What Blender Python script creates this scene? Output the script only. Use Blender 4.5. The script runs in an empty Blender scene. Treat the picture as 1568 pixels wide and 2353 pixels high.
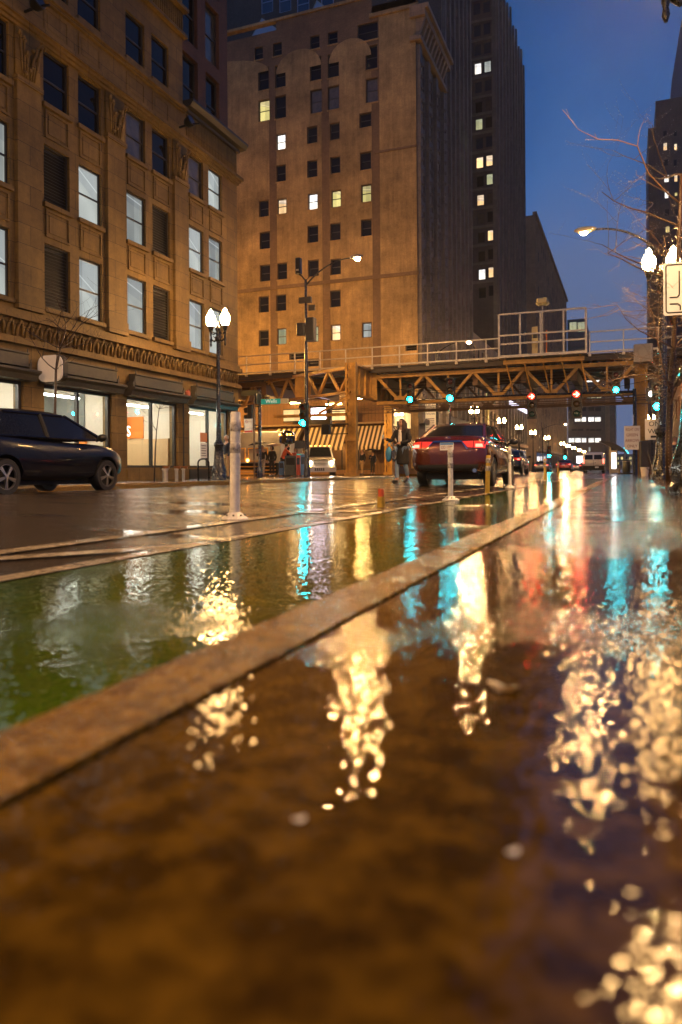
import bpy, bmesh, math, random
from mathutils import Vector, Matrix
from mathutils.bvhtree import BVHTree
R = math.radians
sc = bpy.context.scene
col = sc.collection
random.seed(7)

# ------------------------------------------------------------------ camera
FPX, CX, YH, ROLL = 1700.0, 784.0, 1081.6, R(0.4)      # focal length and horizon measured on the photo, 1568 wide
TH = R(21.25)                                           # the street runs 21.25 degrees right of the view axis
EYE = Vector((0, 0, 0.44))
cd = bpy.data.cameras.new('camera'); cam = bpy.data.objects.new('camera', cd); col.objects.link(cam)
sc.camera = cam
cd.sensor_fit = 'VERTICAL'; cd.sensor_height = 36; cd.lens = FPX / 2353 * 36
cd.shift_y = -(1176.5 - YH) / 2353
cd.clip_start = 0.02; cd.clip_end = 3000
FW = Vector((-math.sin(TH), math.cos(TH), 0)); RT = Vector((math.cos(TH), math.sin(TH), 0)); UP = Vector((0, 0, 1))
M = Matrix((RT, UP, -FW)).transposed().to_4x4()
cam.matrix_world = Matrix.Translation(EYE) @ M @ Matrix.Rotation(-ROLL, 4, 'Z')
cd.dof.use_dof = True; cd.dof.focus_distance = 19.0; cd.dof.aperture_fstop = 2.4; cd.dof.aperture_blades = 0

# ------------------------------------------------------------------ sky
w = bpy.data.worlds.new('World'); sc.world = w; w.use_nodes = True
nt = w.node_tree; nt.nodes.clear()
o_ = nt.nodes.new('ShaderNodeOutputWorld'); bg = nt.nodes.new('ShaderNodeBackground'); bg.inputs[1].default_value = 1.0
tc = nt.nodes.new('ShaderNodeTexCoord'); sp = nt.nodes.new('ShaderNodeSeparateXYZ'); rp = nt.nodes.new('ShaderNodeValToRGB')
nz = nt.nodes.new('ShaderNodeTexNoise'); nz.inputs['Scale'].default_value = 3.0; nz.inputs['Detail'].default_value = 7
ad = nt.nodes.new('ShaderNodeMath'); ad.operation = 'MULTIPLY_ADD'; ad.inputs[1].default_value = 1.0; ad.inputs[2].default_value = -0.5
a2 = nt.nodes.new('ShaderNodeMath'); a2.operation = 'ADD'
L = nt.links.new
L(tc.outputs['Generated'], sp.inputs[0]); L(tc.outputs['Generated'], nz.inputs['Vector']); L(nz.outputs['Fac'], ad.inputs[0])
L(sp.outputs['Z'], a2.inputs[0]); L(ad.outputs[0], a2.inputs[1]); L(a2.outputs[0], rp.inputs[0]); L(rp.outputs[0], bg.inputs[0]); L(bg.outputs[0], o_.inputs[0])
er = rp.color_ramp.elements
er[0].position = 0.0; er[0].color = (0.12, 0.135, 0.20, 1); er[1].position = 1.0; er[1].color = (0.005, 0.018, 0.06, 1)
for p, c in ((0.2, (0.066, 0.125, 0.29, 1)), (0.34, (0.038, 0.110, 0.30, 1)), (0.52, (0.016, 0.072, 0.235, 1))):
    e = er.new(p); e.color = c
sc.view_settings.view_transform = 'Standard'; sc.view_settings.look = 'None'; sc.view_settings.exposure = 0.28; sc.view_settings.gamma = 1
sc.cycles.use_denoising = True
try: sc.cycles.denoiser = 'OPENIMAGEDENOISE'
except Exception: pass
sc.cycles.max_bounces = 6; sc.cycles.glossy_bounces = 4; sc.cycles.diffuse_bounces = 3; sc.cycles.transparent_max_bounces = 12
sc.cycles.sample_clamp_indirect = 12; sc.cycles.sample_clamp_direct = 0; sc.cycles.caustics_reflective = False; sc.cycles.caustics_refractive = False
sc.cycles.blur_glossy = 0.0

# ------------------------------------------------------------------ measuring: a pixel of the photo (1568 wide) meets a plane of the place
def ray(px, py):
    u = px - CX; v = YH - py
    c, s = math.cos(ROLL), math.sin(ROLL)
    u, v = u * c + v * s, -u * s + v * c
    return FW + RT * (u / FPX) + UP * (v / FPX)
def on_z(px, py, z=0.0):
    d = ray(px, py); return EYE + d * ((z - EYE.z) / d.z)
def on_X(px, py, X):
    d = ray(px, py); return EYE + d * (X / d.x)
def on_Y(px, py, Y):
    d = ray(px, py); return EYE + d * (Y / d.y)
def on_D(px, py, D):
    return EYE + ray(px, py) * D

# ------------------------------------------------------------------ materials
MATS = {}
def mat(name, color=(.5, .5, .5), rough=.6, metal=0., noise=0., nscale=3., bump=0., bscale=20., emit=None, es=0., spec=.5, coat=0., coatr=.05, wet=None):
    if name in MATS: return MATS[name]
    m = bpy.data.materials.new(name); m.use_nodes = True; n = m.node_tree.nodes; l = m.node_tree.links.new
    b = n['Principled BSDF']; b.inputs['Base Color'].default_value = (*color, 1); b.inputs['Roughness'].default_value = rough
    b.inputs['Metallic'].default_value = metal; b.inputs['Specular IOR Level'].default_value = spec
    b.inputs['Coat Weight'].default_value = coat; b.inputs['Coat Roughness'].default_value = coatr
    t = n.new('ShaderNodeTexCoord')
    if noise:
        x = n.new('ShaderNodeTexNoise'); x.inputs['Scale'].default_value = nscale; x.inputs['Detail'].default_value = 8; x.inputs['Roughness'].default_value = .65
        l(t.outputs['Object'], x.inputs['Vector'])
        r = n.new('ShaderNodeMapRange'); r.inputs[1].default_value = .3; r.inputs[2].default_value = .7; r.inputs[3].default_value = 1 - noise; r.inputs[4].default_value = 1 + noise
        l(x.outputs['Fac'], r.inputs[0])
        h = n.new('ShaderNodeVectorMath'); h.operation = 'SCALE'; h.inputs[0].default_value = color; l(r.outputs[0], h.inputs['Scale']); l(h.outputs[0], b.inputs['Base Color'])
        rr = n.new('ShaderNodeMapRange'); rr.inputs[1].default_value = .3; rr.inputs[2].default_value = .7; rr.inputs[3].default_value = max(0, rough - .12); rr.inputs[4].default_value = min(1, rough + .12)
        l(x.outputs['Fac'], rr.inputs[0]); l(rr.outputs[0], b.inputs['Roughness'])
    if bump:
        y = n.new('ShaderNodeTexNoise'); y.inputs['Scale'].default_value = bscale; y.inputs['Detail'].default_value = 6
        l(t.outputs['Object'], y.inputs['Vector'])
        q = n.new('ShaderNodeBump'); q.inputs['Strength'].default_value = bump; q.inputs['Distance'].default_value = .02
        l(y.outputs['Fac'], q.inputs['Height']); l(q.outputs[0], b.inputs['Normal'])
    if emit:
        b.inputs['Emission Color'].default_value = (*emit, 1); b.inputs['Emission Strength'].default_value = es
    MATS[name] = m; return m

def masonry(name, c1, c2, mortar, bw, bh, msize=.012, stain=.35, sscale=.35, rough=.75, bump=.5, axis='YZ', vstain=True):
    """brick or block courses laid in metres on the wall plane, with broad weathering stains"""
    m = bpy.data.materials.new(name); m.use_nodes = True; n = m.node_tree.nodes; l = m.node_tree.links.new
    b = n['Principled BSDF']; b.inputs['Roughness'].default_value = rough
    g = n.new('ShaderNodeNewGeometry'); s = n.new('ShaderNodeSeparateXYZ'); l(g.outputs['Position'], s.inputs[0])
    # along-wall coordinate works on every vertical face: x + y
    sm = n.new('ShaderNodeMath'); sm.operation = 'ADD'; l(s.outputs['X'], sm.inputs[0]); l(s.outputs['Y'], sm.inputs[1])
    c = n.new('ShaderNodeCombineXYZ'); l(sm.outputs[0], c.inputs[0]); l(s.outputs['Z'], c.inputs[1])
    k = n.new('ShaderNodeTexBrick'); k.inputs['Scale'].default_value = 1; k.inputs['Brick Width'].default_value = bw; k.inputs['Row Height'].default_value = bh
    k.inputs['Mortar Size'].default_value = msize; k.inputs['Mortar Smooth'].default_value = .3
    k.inputs['Color1'].default_value = (*c1, 1); k.inputs['Color2'].default_value = (*c2, 1); k.inputs['Mortar'].default_value = (*mortar, 1); k.inputs['Bias'].default_value = -.1
    l(c.outputs[0], k.inputs['Vector'])
    x = n.new('ShaderNodeTexNoise'); x.inputs['Scale'].default_value = sscale; x.inputs['Detail'].default_value = 10; x.inputs['Roughness'].default_value = .7; l(g.outputs['Position'], x.inputs['Vector'])
    mp = n.new('ShaderNodeMapping'); mp.inputs['Scale'].default_value = (3, 3, .25); l(g.outputs['Position'], mp.inputs['Vector'])
    v = n.new('ShaderNodeTexNoise'); v.inputs['Scale'].default_value = 1.1; v.inputs['Detail'].default_value = 8; v.inputs['Roughness'].default_value = .7; l(mp.outputs[0], v.inputs['Vector'])
    f = n.new('ShaderNodeTexNoise'); f.inputs['Scale'].default_value = 9; f.inputs['Detail'].default_value = 8; f.inputs['Roughness'].default_value = .8; l(g.outputs['Position'], f.inputs['Vector'])
    def mr(src, a, z):
        r = n.new('ShaderNodeMapRange'); r.inputs[1].default_value = .32; r.inputs[2].default_value = .68; r.inputs[3].default_value = a; r.inputs[4].default_value = z; l(src, r.inputs[0]); return r.outputs[0]
    q1 = mr(x.outputs['Fac'], 1 - stain, 1 + stain * .5); q2 = mr(v.outputs['Fac'], 1 - (stain * .45 if vstain else 0), 1 + stain * .2); q3 = mr(f.outputs['Fac'], .78, 1.15)
    p1 = n.new('ShaderNodeMath'); p1.operation = 'MULTIPLY'; l(q1, p1.inputs[0]); l(q2, p1.inputs[1])
    p2 = n.new('ShaderNodeMath'); p2.operation = 'MULTIPLY'; l(p1.outputs[0], p2.inputs[0]); l(q3, p2.inputs[1])
    h = n.new('ShaderNodeVectorMath'); h.operation = 'SCALE'; l(k.outputs['Color'], h.inputs[0]); l(p2.outputs[0], h.inputs['Scale']); l(h.outputs[0], b.inputs['Base Color'])
    inv = n.new('ShaderNodeMath'); inv.operation = 'MULTIPLY_ADD'; inv.inputs[1].default_value = -1; l(k.outputs['Fac'], inv.inputs[0])
    fm = n.new('ShaderNodeMath'); fm.operation = 'MULTIPLY'; fm.inputs[1].default_value = .6; l(f.outputs['Fac'], fm.inputs[0]); l(fm.outputs[0], inv.inputs[2])
    bp = n.new('ShaderNodeBump'); bp.inputs['Strength'].default_value = bump; bp.inputs['Distance'].default_value = .012; l(inv.outputs[0], bp.inputs['Height']); l(bp.outputs[0], b.inputs['Normal'])
    MATS[name] = m; return m

def wetmat(name, dry, rmin, rmax, pscale, bumps, wetlo=.4, wethi=.6, water_rough=.02, tint=None, stretch=(1, 1, 1), pools=None, cscale=1.3):
    """rough wet surface with pools: roughness and relief follow one water mask. bumps = [(scale, distance, strength)] of the bare surface"""
    m = bpy.data.materials.new(name); m.use_nodes = True; n = m.node_tree.nodes; l = m.node_tree.links.new
    b = n['Principled BSDF']; b.inputs['IOR'].default_value = 1.36
    g = n.new('ShaderNodeNewGeometry'); mp = n.new('ShaderNodeMapping'); mp.inputs['Scale'].default_value = stretch; l(g.outputs['Position'], mp.inputs['Vector'])
    x = n.new('ShaderNodeTexNoise'); x.inputs['Scale'].default_value = pscale; x.inputs['Detail'].default_value = 6; x.inputs['Roughness'].default_value = .6; l(mp.outputs[0], x.inputs['Vector'])
    wm = n.new('ShaderNodeMapRange'); wm.interpolation_type = 'SMOOTHSTEP'; wm.inputs[1].default_value = wetlo; wm.inputs[2].default_value = wethi; l(x.outputs['Fac'], wm.inputs[0])   # 0 bare .. 1 pool
    wmo = wm.outputs[0]
    if pools:      # standing pools lie where the slab dips: (metres out along the slab, wetness 0..1), edges broken up by noise
        dt = n.new('ShaderNodeVectorMath'); dt.operation = 'DOT_PRODUCT'; dt.inputs[1].default_value = (-.3624, .932, 0); l(g.outputs['Position'], dt.inputs[0])
        n2 = n.new('ShaderNodeTexNoise'); n2.inputs['Scale'].default_value = 1.9; n2.inputs['Detail'].default_value = 5; l(g.outputs['Position'], n2.inputs['Vector'])
        n3 = n.new('ShaderNodeMath'); n3.operation = 'MULTIPLY_ADD'; n3.inputs[1].default_value = 1.1; n3.inputs[2].default_value = -.55; l(n2.outputs['Fac'], n3.inputs[0])
        n4 = n.new('ShaderNodeMath'); n4.operation = 'ADD'; l(n3.outputs[0], n4.inputs[0]); l(dt.outputs['Value'], n4.inputs[1])
        n5 = n.new('ShaderNodeMath'); n5.operation = 'DIVIDE'; n5.inputs[1].default_value = 4.; l(n4.outputs[0], n5.inputs[0])
        cr_ = n.new('ShaderNodeValToRGB'); e_ = cr_.color_ramp.elements; e_[0].position = pools[0][0] / 4; e_[0].color = (pools[0][1],) * 3 + (1,); e_[1].position = pools[-1][0] / 4; e_[1].color = (pools[-1][1],) * 3 + (1,)
        for p_, v_ in pools[1:-1]: q_ = e_.new(p_ / 4); q_.color = (v_, v_, v_, 1)
        l(n5.outputs[0], cr_.inputs[0])
        far_ = n.new('ShaderNodeMapRange'); far_.inputs[1].default_value = 3.0; far_.inputs[2].default_value = 4.2; l(dt.outputs['Value'], far_.inputs[0])
        mxx = n.new('ShaderNodeMix'); mxx.data_type = 'FLOAT'; l(far_.outputs[0], mxx.inputs[0]); l(cr_.outputs[0], mxx.inputs[2]); l(wm.outputs[0], mxx.inputs[3]); wmo = mxx.outputs[0]
    r = n.new('ShaderNodeMapRange'); r.inputs[3].default_value = rmax; r.inputs[4].default_value = rmin; l(wmo, r.inputs[0])
    l(r.outputs[0], b.inputs['Roughness'])
    cn = n.new('ShaderNodeTexNoise'); cn.inputs['Scale'].default_value = 30; cn.inputs['Detail'].default_value = 8; cn.inputs['Roughness'].default_value = .8; l(g.outputs['Position'], cn.inputs['Vector'])
    cr = n.new('ShaderNodeMapRange'); cr.inputs[1].default_value = .3; cr.inputs[2].default_value = .7; cr.inputs[3].default_value = .55; cr.inputs[4].default_value = 1.4; l(cn.outputs['Fac'], cr.inputs[0])
    cn2 = n.new('ShaderNodeTexNoise'); cn2.inputs['Scale'].default_value = cscale; cn2.inputs['Detail'].default_value = 6; l(g.outputs['Position'], cn2.inputs['Vector'])
    if tint:
        mx = n.new('ShaderNodeMix'); mx.data_type = 'RGBA'; mx.inputs[6].default_value = (*dry, 1); mx.inputs[7].default_value = (*tint, 1)
        c3 = n.new('ShaderNodeMapRange'); c3.inputs[1].default_value = .38; c3.inputs[2].default_value = .60; l(cn2.outputs['Fac'], c3.inputs[0]); l(c3.outputs[0], mx.inputs[0]); src = mx.outputs[2]
    else:
        rgb = n.new('ShaderNodeRGB'); rgb.outputs[0].default_value = (*dry, 1); src = rgb.outputs[0]
    h = n.new('ShaderNodeVectorMath'); h.operation = 'SCALE'; l(src, h.inputs[0]); l(cr.outputs[0], h.inputs['Scale']); l(h.outputs[0], b.inputs['Base Color'])
    prev = None
    for i, (s_, d_, st, both) in enumerate(bumps):
        if both == 'v': t = n.new('ShaderNodeTexVoronoi'); t.feature = 'SMOOTH_F1'; t.inputs['Smoothness'].default_value = .4; t.inputs['Scale'].default_value = s_; both = False
        else: t = n.new('ShaderNodeTexNoise'); t.inputs['Scale'].default_value = s_; t.inputs['Detail'].default_value = 3 if not both else 1
        l(g.outputs['Position'], t.inputs['Vector'])
        q = n.new('ShaderNodeBump'); q.inputs['Distance'].default_value = d_; q.inputs['Strength'].default_value = st
        if not both:
            iv = n.new('ShaderNodeMath'); iv.operation = 'MULTIPLY_ADD'; iv.inputs[1].default_value = -st; iv.inputs[2].default_value = st; l(wmo, iv.inputs[0]); l(iv.outputs[0], q.inputs['Strength'])
        l(t.outputs[0], q.inputs['Height'])
        if prev: l(prev, q.inputs['Normal'])
        prev = q.outputs[0]
    if prev: l(prev, b.inputs['Normal'])
    MATS[name] = m; return m

def emat(name, color, s):
    return mat(name, (0, 0, 0), .5, emit=color, es=s)

def glassmat(name='clear shop glass', tint=(.9, .93, .92), refl=1.0):
    m = bpy.data.materials.new(name); m.use_nodes = True; n = m.node_tree.nodes; l = m.node_tree.links.new; n.clear()
    o = n.new('ShaderNodeOutputMaterial'); t = n.new('ShaderNodeBsdfTransparent'); t.inputs[0].default_value = (*tint, 1)
    g = n.new('ShaderNodeBsdfGlossy'); g.inputs['Roughness'].default_value = .02; lw = n.new('ShaderNodeLayerWeight'); lw.inputs[0].default_value = .5; pw = n.new('ShaderNodeMath'); pw.operation = 'POWER'; pw.inputs[1].default_value = 4; l(lw.outputs['Facing'], pw.inputs[0]); f = n.new('ShaderNodeMath'); f.operation = 'MULTIPLY_ADD'; f.inputs[1].default_value = .9; f.inputs[2].default_value = .05; l(pw.outputs[0], f.inputs[0])
    x = n.new('ShaderNodeMixShader'); l(f.outputs[0], x.inputs[0]); l(t.outputs[0], x.inputs[1]); l(g.outputs[0], x.inputs[2]); l(x.outputs[0], o.inputs[0])
    MATS[name] = m; return m

def litglass(name, c_top, c_bot, s, dark=.25):
    """a lit room seen through its window: object-space blotches and ceiling band, under a glossy pane"""
    m = bpy.data.materials.new(name); m.use_nodes = True; n = m.node_tree.nodes; l = m.node_tree.links.new
    b = n['Principled BSDF']; b.inputs['Base Color'].default_value = (.01, .01, .01, 1); b.inputs['Roughness'].default_value = .05
    # the room behind: wall below, ceiling above meeting on a slanted line, one bright tube on the ceiling; each window's room differs
    g = n.new('ShaderNodeTexCoord'); oi = n.new('ShaderNodeObjectInfo'); sx = n.new('ShaderNodeSeparateXYZ'); l(g.outputs['Object'], sx.inputs[0])
    def M_(op, a, b_=None, c_=None, clamp=False):
        q = n.new('ShaderNodeMath'); q.operation = op; q.use_clamp = clamp
        for i_, v_ in enumerate((a, b_, c_)):
            if v_ is None: continue
            if isinstance(v_, (int, float)): q.inputs[i_].default_value = v_
            else: l(v_, q.inputs[i_])
        return q.outputs[0]
    R1 = oi.outputs['Random']; R2 = M_('FRACT', M_('MULTIPLY', R1, 17.3)); R3 = M_('FRACT', M_('MULTIPLY', R1, 53.7))
    u = M_('ADD', sx.outputs[0], sx.outputs[1]); sl_ = M_('MULTIPLY_ADD', R2, .5, .1)
    t_ = M_('ADD', M_('MULTIPLY_ADD', u, sl_, sx.outputs[2]), M_('MULTIPLY_ADD', R1, .7, -.55))
    ceil = M_('MULTIPLY', t_, 30., None, True)
    tube_ = M_('SUBTRACT', 1., M_('MULTIPLY', M_('ABSOLUTE', M_('SUBTRACT', t_, M_('MULTIPLY_ADD', R3, .5, .12))), 24.), None, True)
    wallv = M_('MULTIPLY_ADD', M_('LESS_THAN', M_('FRACT', M_('MULTIPLY_ADD', u, .7, R3)), .3), -.22, 1.)
    x = n.new('ShaderNodeTexNoise'); x.inputs['Scale'].default_value = 1.3; x.inputs['Detail'].default_value = 1; l(g.outputs['Object'], x.inputs['Vector'])
    val = M_('MULTIPLY', wallv, M_('MULTIPLY_ADD', R2, 1 - dark, dark)); val = M_('MULTIPLY', val, M_('MULTIPLY_ADD', x.outputs['Fac'], .5, .75))
    val = M_('ADD', M_('MULTIPLY', val, M_('MULTIPLY_ADD', ceil, -.3, 1.)), M_('MULTIPLY', tube_, .4))
    mx = n.new('ShaderNodeMix'); mx.data_type = 'RGBA'; mx.inputs[6].default_value = (*c_bot, 1); mx.inputs[7].default_value = (*c_top, 1); l(M_('MAXIMUM', M_('MULTIPLY', ceil, .6), tube_), mx.inputs[0])
    l(mx.outputs[2], b.inputs['Emission Color']); l(M_('MULTIPLY', val, s), b.inputs['Emission Strength'])
    MATS[name] = m; return m

# ------------------------------------------------------------------ mesh building
class MB:
    def __init__(s): s.v = []; s.f = []; s.mi = []; s.m = 0
    def add(s, vs, fs):
        k = len(s.v); s.v += [Vector(p) for p in vs]; s.f += [tuple(i + k for i in f) for f in fs]; s.mi += [s.m] * len(fs); return s
    def box(s, x0, x1, y0, y1, z0, z1):
        if x0 > x1: x0, x1 = x1, x0
        if y0 > y1: y0, y1 = y1, y0
        if z0 > z1: z0, z1 = z1, z0
        return s.add([(x0, y0, z0), (x1, y0, z0), (x1, y1, z0), (x0, y1, z0), (x0, y0, z1), (x1, y0, z1), (x1, y1, z1), (x0, y1, z1)],
                     [(0, 3, 2, 1), (4, 5, 6, 7), (0, 1, 5, 4), (1, 2, 6, 5), (2, 3, 7, 6), (3, 0, 4, 7)])
    def bbox(s, x0, x1, y0, y1, z0, z1, b=.01):
        """box with chamfered vertical and top edges"""
        if x0 > x1: x0, x1 = x1, x0
        if y0 > y1: y0, y1 = y1, y0
        def ring(i, z): return [(x0 + i + b, y0 + i, z), (x1 - i - b, y0 + i, z), (x1 - i, y0 + i + b, z), (x1 - i, y1 - i - b, z), (x1 - i - b, y1 - i, z), (x0 + i + b, y1 - i, z), (x0 + i, y1 - i - b, z), (x0 + i, y0 + i + b, z)]
        vs = ring(0, z0) + ring(0, z1 - b) + ring(b, z1); fs = [tuple(range(7, -1, -1)), tuple(range(16, 24))]
        for k in (0, 8):
            for i in range(8): j = (i + 1) % 8; fs.append((k + i, k + j, k + 8 + j, k + 8 + i))
        return s.add(vs, fs)
    def quad(s, a, b, c, d): return s.add([a, b, c, d], [(0, 1, 2, 3)])
    def bar(s, a, b, w, h=None, up=(0, 0, 1)):
        """square bar from a to b"""
        a, b = Vector(a), Vector(b); h = h or w; d = (b - a).normalized(); up = Vector(up)
        if abs(d.dot(up)) > .98: up = Vector((1, 0, 0))
        x = d.cross(up).normalized() * w / 2; y = x.cross(d).normalized() * h / 2
        vs = [p + q for p in (a, b) for q in (-x - y, x - y, x + y, -x + y)]
        return s.add(vs, [(3, 2, 1, 0), (4, 5, 6, 7), (0, 1, 5, 4), (1, 2, 6, 5), (2, 3, 7, 6), (3, 0, 4, 7)])
    def tube(s, pts, rad, n=8, cap=True):
        pts = [Vector(p) for p in pts]; rad = rad if hasattr(rad, '__len__') else [rad] * len(pts)
        vs = []; ref = None
        for i, p in enumerate(pts):
            d = (pts[min(i + 1, len(pts) - 1)] - pts[max(i - 1, 0)]).normalized()
            if ref is None: ref = Vector((0, 0, 1)) if abs(d.z) < .9 else Vector((1, 0, 0))
            x = d.cross(ref).normalized(); y = x.cross(d).normalized(); ref = y
            for k in range(n): a = 2 * math.pi * k / n; vs.append(p + (x * math.cos(a) + y * math.sin(a)) * rad[i])
        fs = []
        for i in range(len(pts) - 1):
            for k in range(n): j = (k + 1) % n; fs.append((i * n + k, i * n + j, (i + 1) * n + j, (i + 1) * n + k))
        if cap: fs.append(tuple(range(n - 1, -1, -1))); fs.append(tuple(range((len(pts) - 1) * n, len(pts) * n)))
        return s.add(vs, fs)
    def lathe(s, prof, c=(0, 0, 0), n=16, flute=0, fd=0., cap=True):
        vs = []; c = Vector(c)
        for r, z in prof:
            for k in range(n):
                a = 2 * math.pi * k / n; rr = r * (1 - (fd if flute and k % 2 else 0)); vs.append(c + Vector((rr * math.cos(a), rr * math.sin(a), z)))
        fs = []
        for i in range(len(prof) - 1):
            for k in range(n): j = (k + 1) % n; fs.append((i * n + k, i * n + j, (i + 1) * n + j, (i + 1) * n + k))
        if cap: fs.append(tuple(range(n - 1, -1, -1))); fs.append(tuple(range((len(prof) - 1) * n, len(prof) * n)))
        return s.add(vs, fs)
    def ball(s, c, r, n=12, m=8, sx=1, sy=1, sz=1):
        c = Vector(c); prof = []
        vs = []; fs = []
        for i in range(m + 1):
            t = math.pi * i / m
            for k in range(n): a = 2 * math.pi * k / n; vs.append(c + Vector((r * sx * math.sin(t) * math.cos(a), r * sy * math.sin(t) * math.sin(a), r * sz * math.cos(t))))
        for i in range(m):
            for k in range(n): j = (k + 1) % n; fs.append((i * n + k, (i + 1) * n + k, (i + 1) * n + j, i * n + j))
        return s.add(vs, fs)
    def prism(s, poly, a, b, axis='y'):
        """poly of (u, z) extruded from a to b along axis; u runs along the other horizontal axis"""
        n = len(poly)
        def P(u, z, t): return (u, t, z) if axis == 'y' else ((t, u, z) if axis == 'x' else (u, z, t))
        vs = [P(u, z, a) for u, z in poly] + [P(u, z, b) for u, z in poly]
        fs = [tuple(range(n)), tuple(range(2 * n - 1, n - 1, -1))] + [(i, i + n, (i + 1) % n + n, (i + 1) % n) for i in range(n)]
        return s.add(vs, fs)
    def xf(s, m, k=0):
        for i in range(k, len(s.v)): s.v[i] = m @ s.v[i]
        return s
    def build(s, name, m, parent=None, world=False, smooth=False, fix=True):
        me = bpy.data.meshes.new(name); off = Vector((0, 0, 0))
        if world and parent is not None:
            q = parent
            while q is not None: off += q.location; q = q.parent
        vs = [v - off for v in s.v]
        me.from_pydata([tuple(v) for v in vs], [], s.f)
        ms = m if isinstance(m, (list, tuple)) else [m]
        for x in ms: me.materials.append(x)
        me.polygons.foreach_set('material_index', s.mi)
        if fix:
            bm = bmesh.new(); bm.from_mesh(me); bmesh.ops.remove_doubles(bm, verts=bm.verts, dist=1e-5); bmesh.ops.recalc_face_normals(bm, faces=bm.faces); bm.to_mesh(me); bm.free()
        if smooth:
            me.polygons.foreach_set('use_smooth', [True] * len(me.polygons))
            if smooth is not True: me.set_sharp_from_angle(angle=R(smooth))
        o = bpy.data.objects.new(name, me); col.objects.link(o)
        if parent is not None: o.parent = parent
        return o

def tag(o, label=None, cat=None, group=None, kind=None):
    if label: o['label'] = label
    if cat: o['category'] = cat
    if group: o['group'] = group
    if kind: o['kind'] = kind
    return o
def struct(o): o['kind'] = 'structure'; return o
def thing(name, label, cat, loc=(0, 0, 0), rz=0., group=None):
    o = bpy.data.objects.new(name, None); o.empty_display_size = .2; col.objects.link(o); o.location = loc; o.rotation_euler = (0, 0, rz)
    return tag(o, label, cat, group)
def kids(o): return [c for c in bpy.data.objects if c.parent == o]
def dup(o, loc=None, rz=None, label=None, group=None, parent=None, keep=False):
    c = o.copy(); col.objects.link(c)
    if parent is not None or keep: c.parent = parent
    for ch in kids(o): dup(ch, parent=c)
    if loc is not None: c.location = loc
    if rz is not None: c.rotation_euler = (0, 0, rz)
    if label: c['label'] = label
    if group: c['group'] = group
    return c
def text(s, size, m, loc, rot, parent, name='lettering', ext=.002, align='CENTER', shear=0, sx=1.0):
    cu = bpy.data.curves.new(name, 'FONT'); cu.body = s; cu.size = size; cu.extrude = ext; cu.align_x = align; cu.align_y = 'CENTER'; cu.shear = shear; cu.resolution_u = 3
    t = bpy.data.objects.new('tmp', cu); col.objects.link(t); bpy.context.view_layer.update()
    me = bpy.data.meshes.new_from_object(t.evaluated_get(bpy.context.evaluated_depsgraph_get())); bpy.data.objects.remove(t)
    me.name = name; me.materials.clear(); me.materials.append(m)
    o = bpy.data.objects.new(name, me); col.objects.link(o); o.location = loc; o.rotation_euler = rot; o.scale = (sx, 1, 1)
    if parent is not None: o.parent = parent
    return o

def wall_holes(mb, axis, plane, u0, u1, z0, z1, holes, depth):
    """one wall face with real openings and their reveals. axis 'X': wall lies at X=plane and runs along Y; 'Y': at Y=plane along X. depth is signed, into the building"""
    def P(u, z, d=0.): return (plane + d, u, z) if axis == 'X' else (u, plane + d, z)
    hs = [h for h in holes if h[1] > u0 and h[0] < u1 and h[3] > z0 and h[2] < z1]
    us = sorted({u0, u1} | {min(max(v, u0), u1) for h in hs for v in h[:2]}); zs = sorted({z0, z1} | {min(max(v, z0), z1) for h in hs for v in h[2:4]})
    for i in range(len(us) - 1):
        for j in range(len(zs) - 1):
            cu, cz = (us[i] + us[i + 1]) / 2, (zs[j] + zs[j + 1]) / 2
            if any(h[0] < cu < h[1] and h[2] < cz < h[3] for h in hs): continue
            mb.quad(P(us[i], zs[j]), P(us[i + 1], zs[j]), P(us[i + 1], zs[j + 1]), P(us[i], zs[j + 1]))
    for a, b, c, d in [h[:4] for h in hs]:
        mb.quad(P(a, c), P(a, d), P(a, d, depth), P(a, c, depth)); mb.quad(P(b, c), P(b, d), P(b, d, depth), P(b, c, depth))
        mb.quad(P(a, d), P(b, d), P(b, d, depth), P(a, d, depth)); mb.quad(P(a, c), P(b, c), P(b, c, depth), P(a, c, depth))

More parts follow.
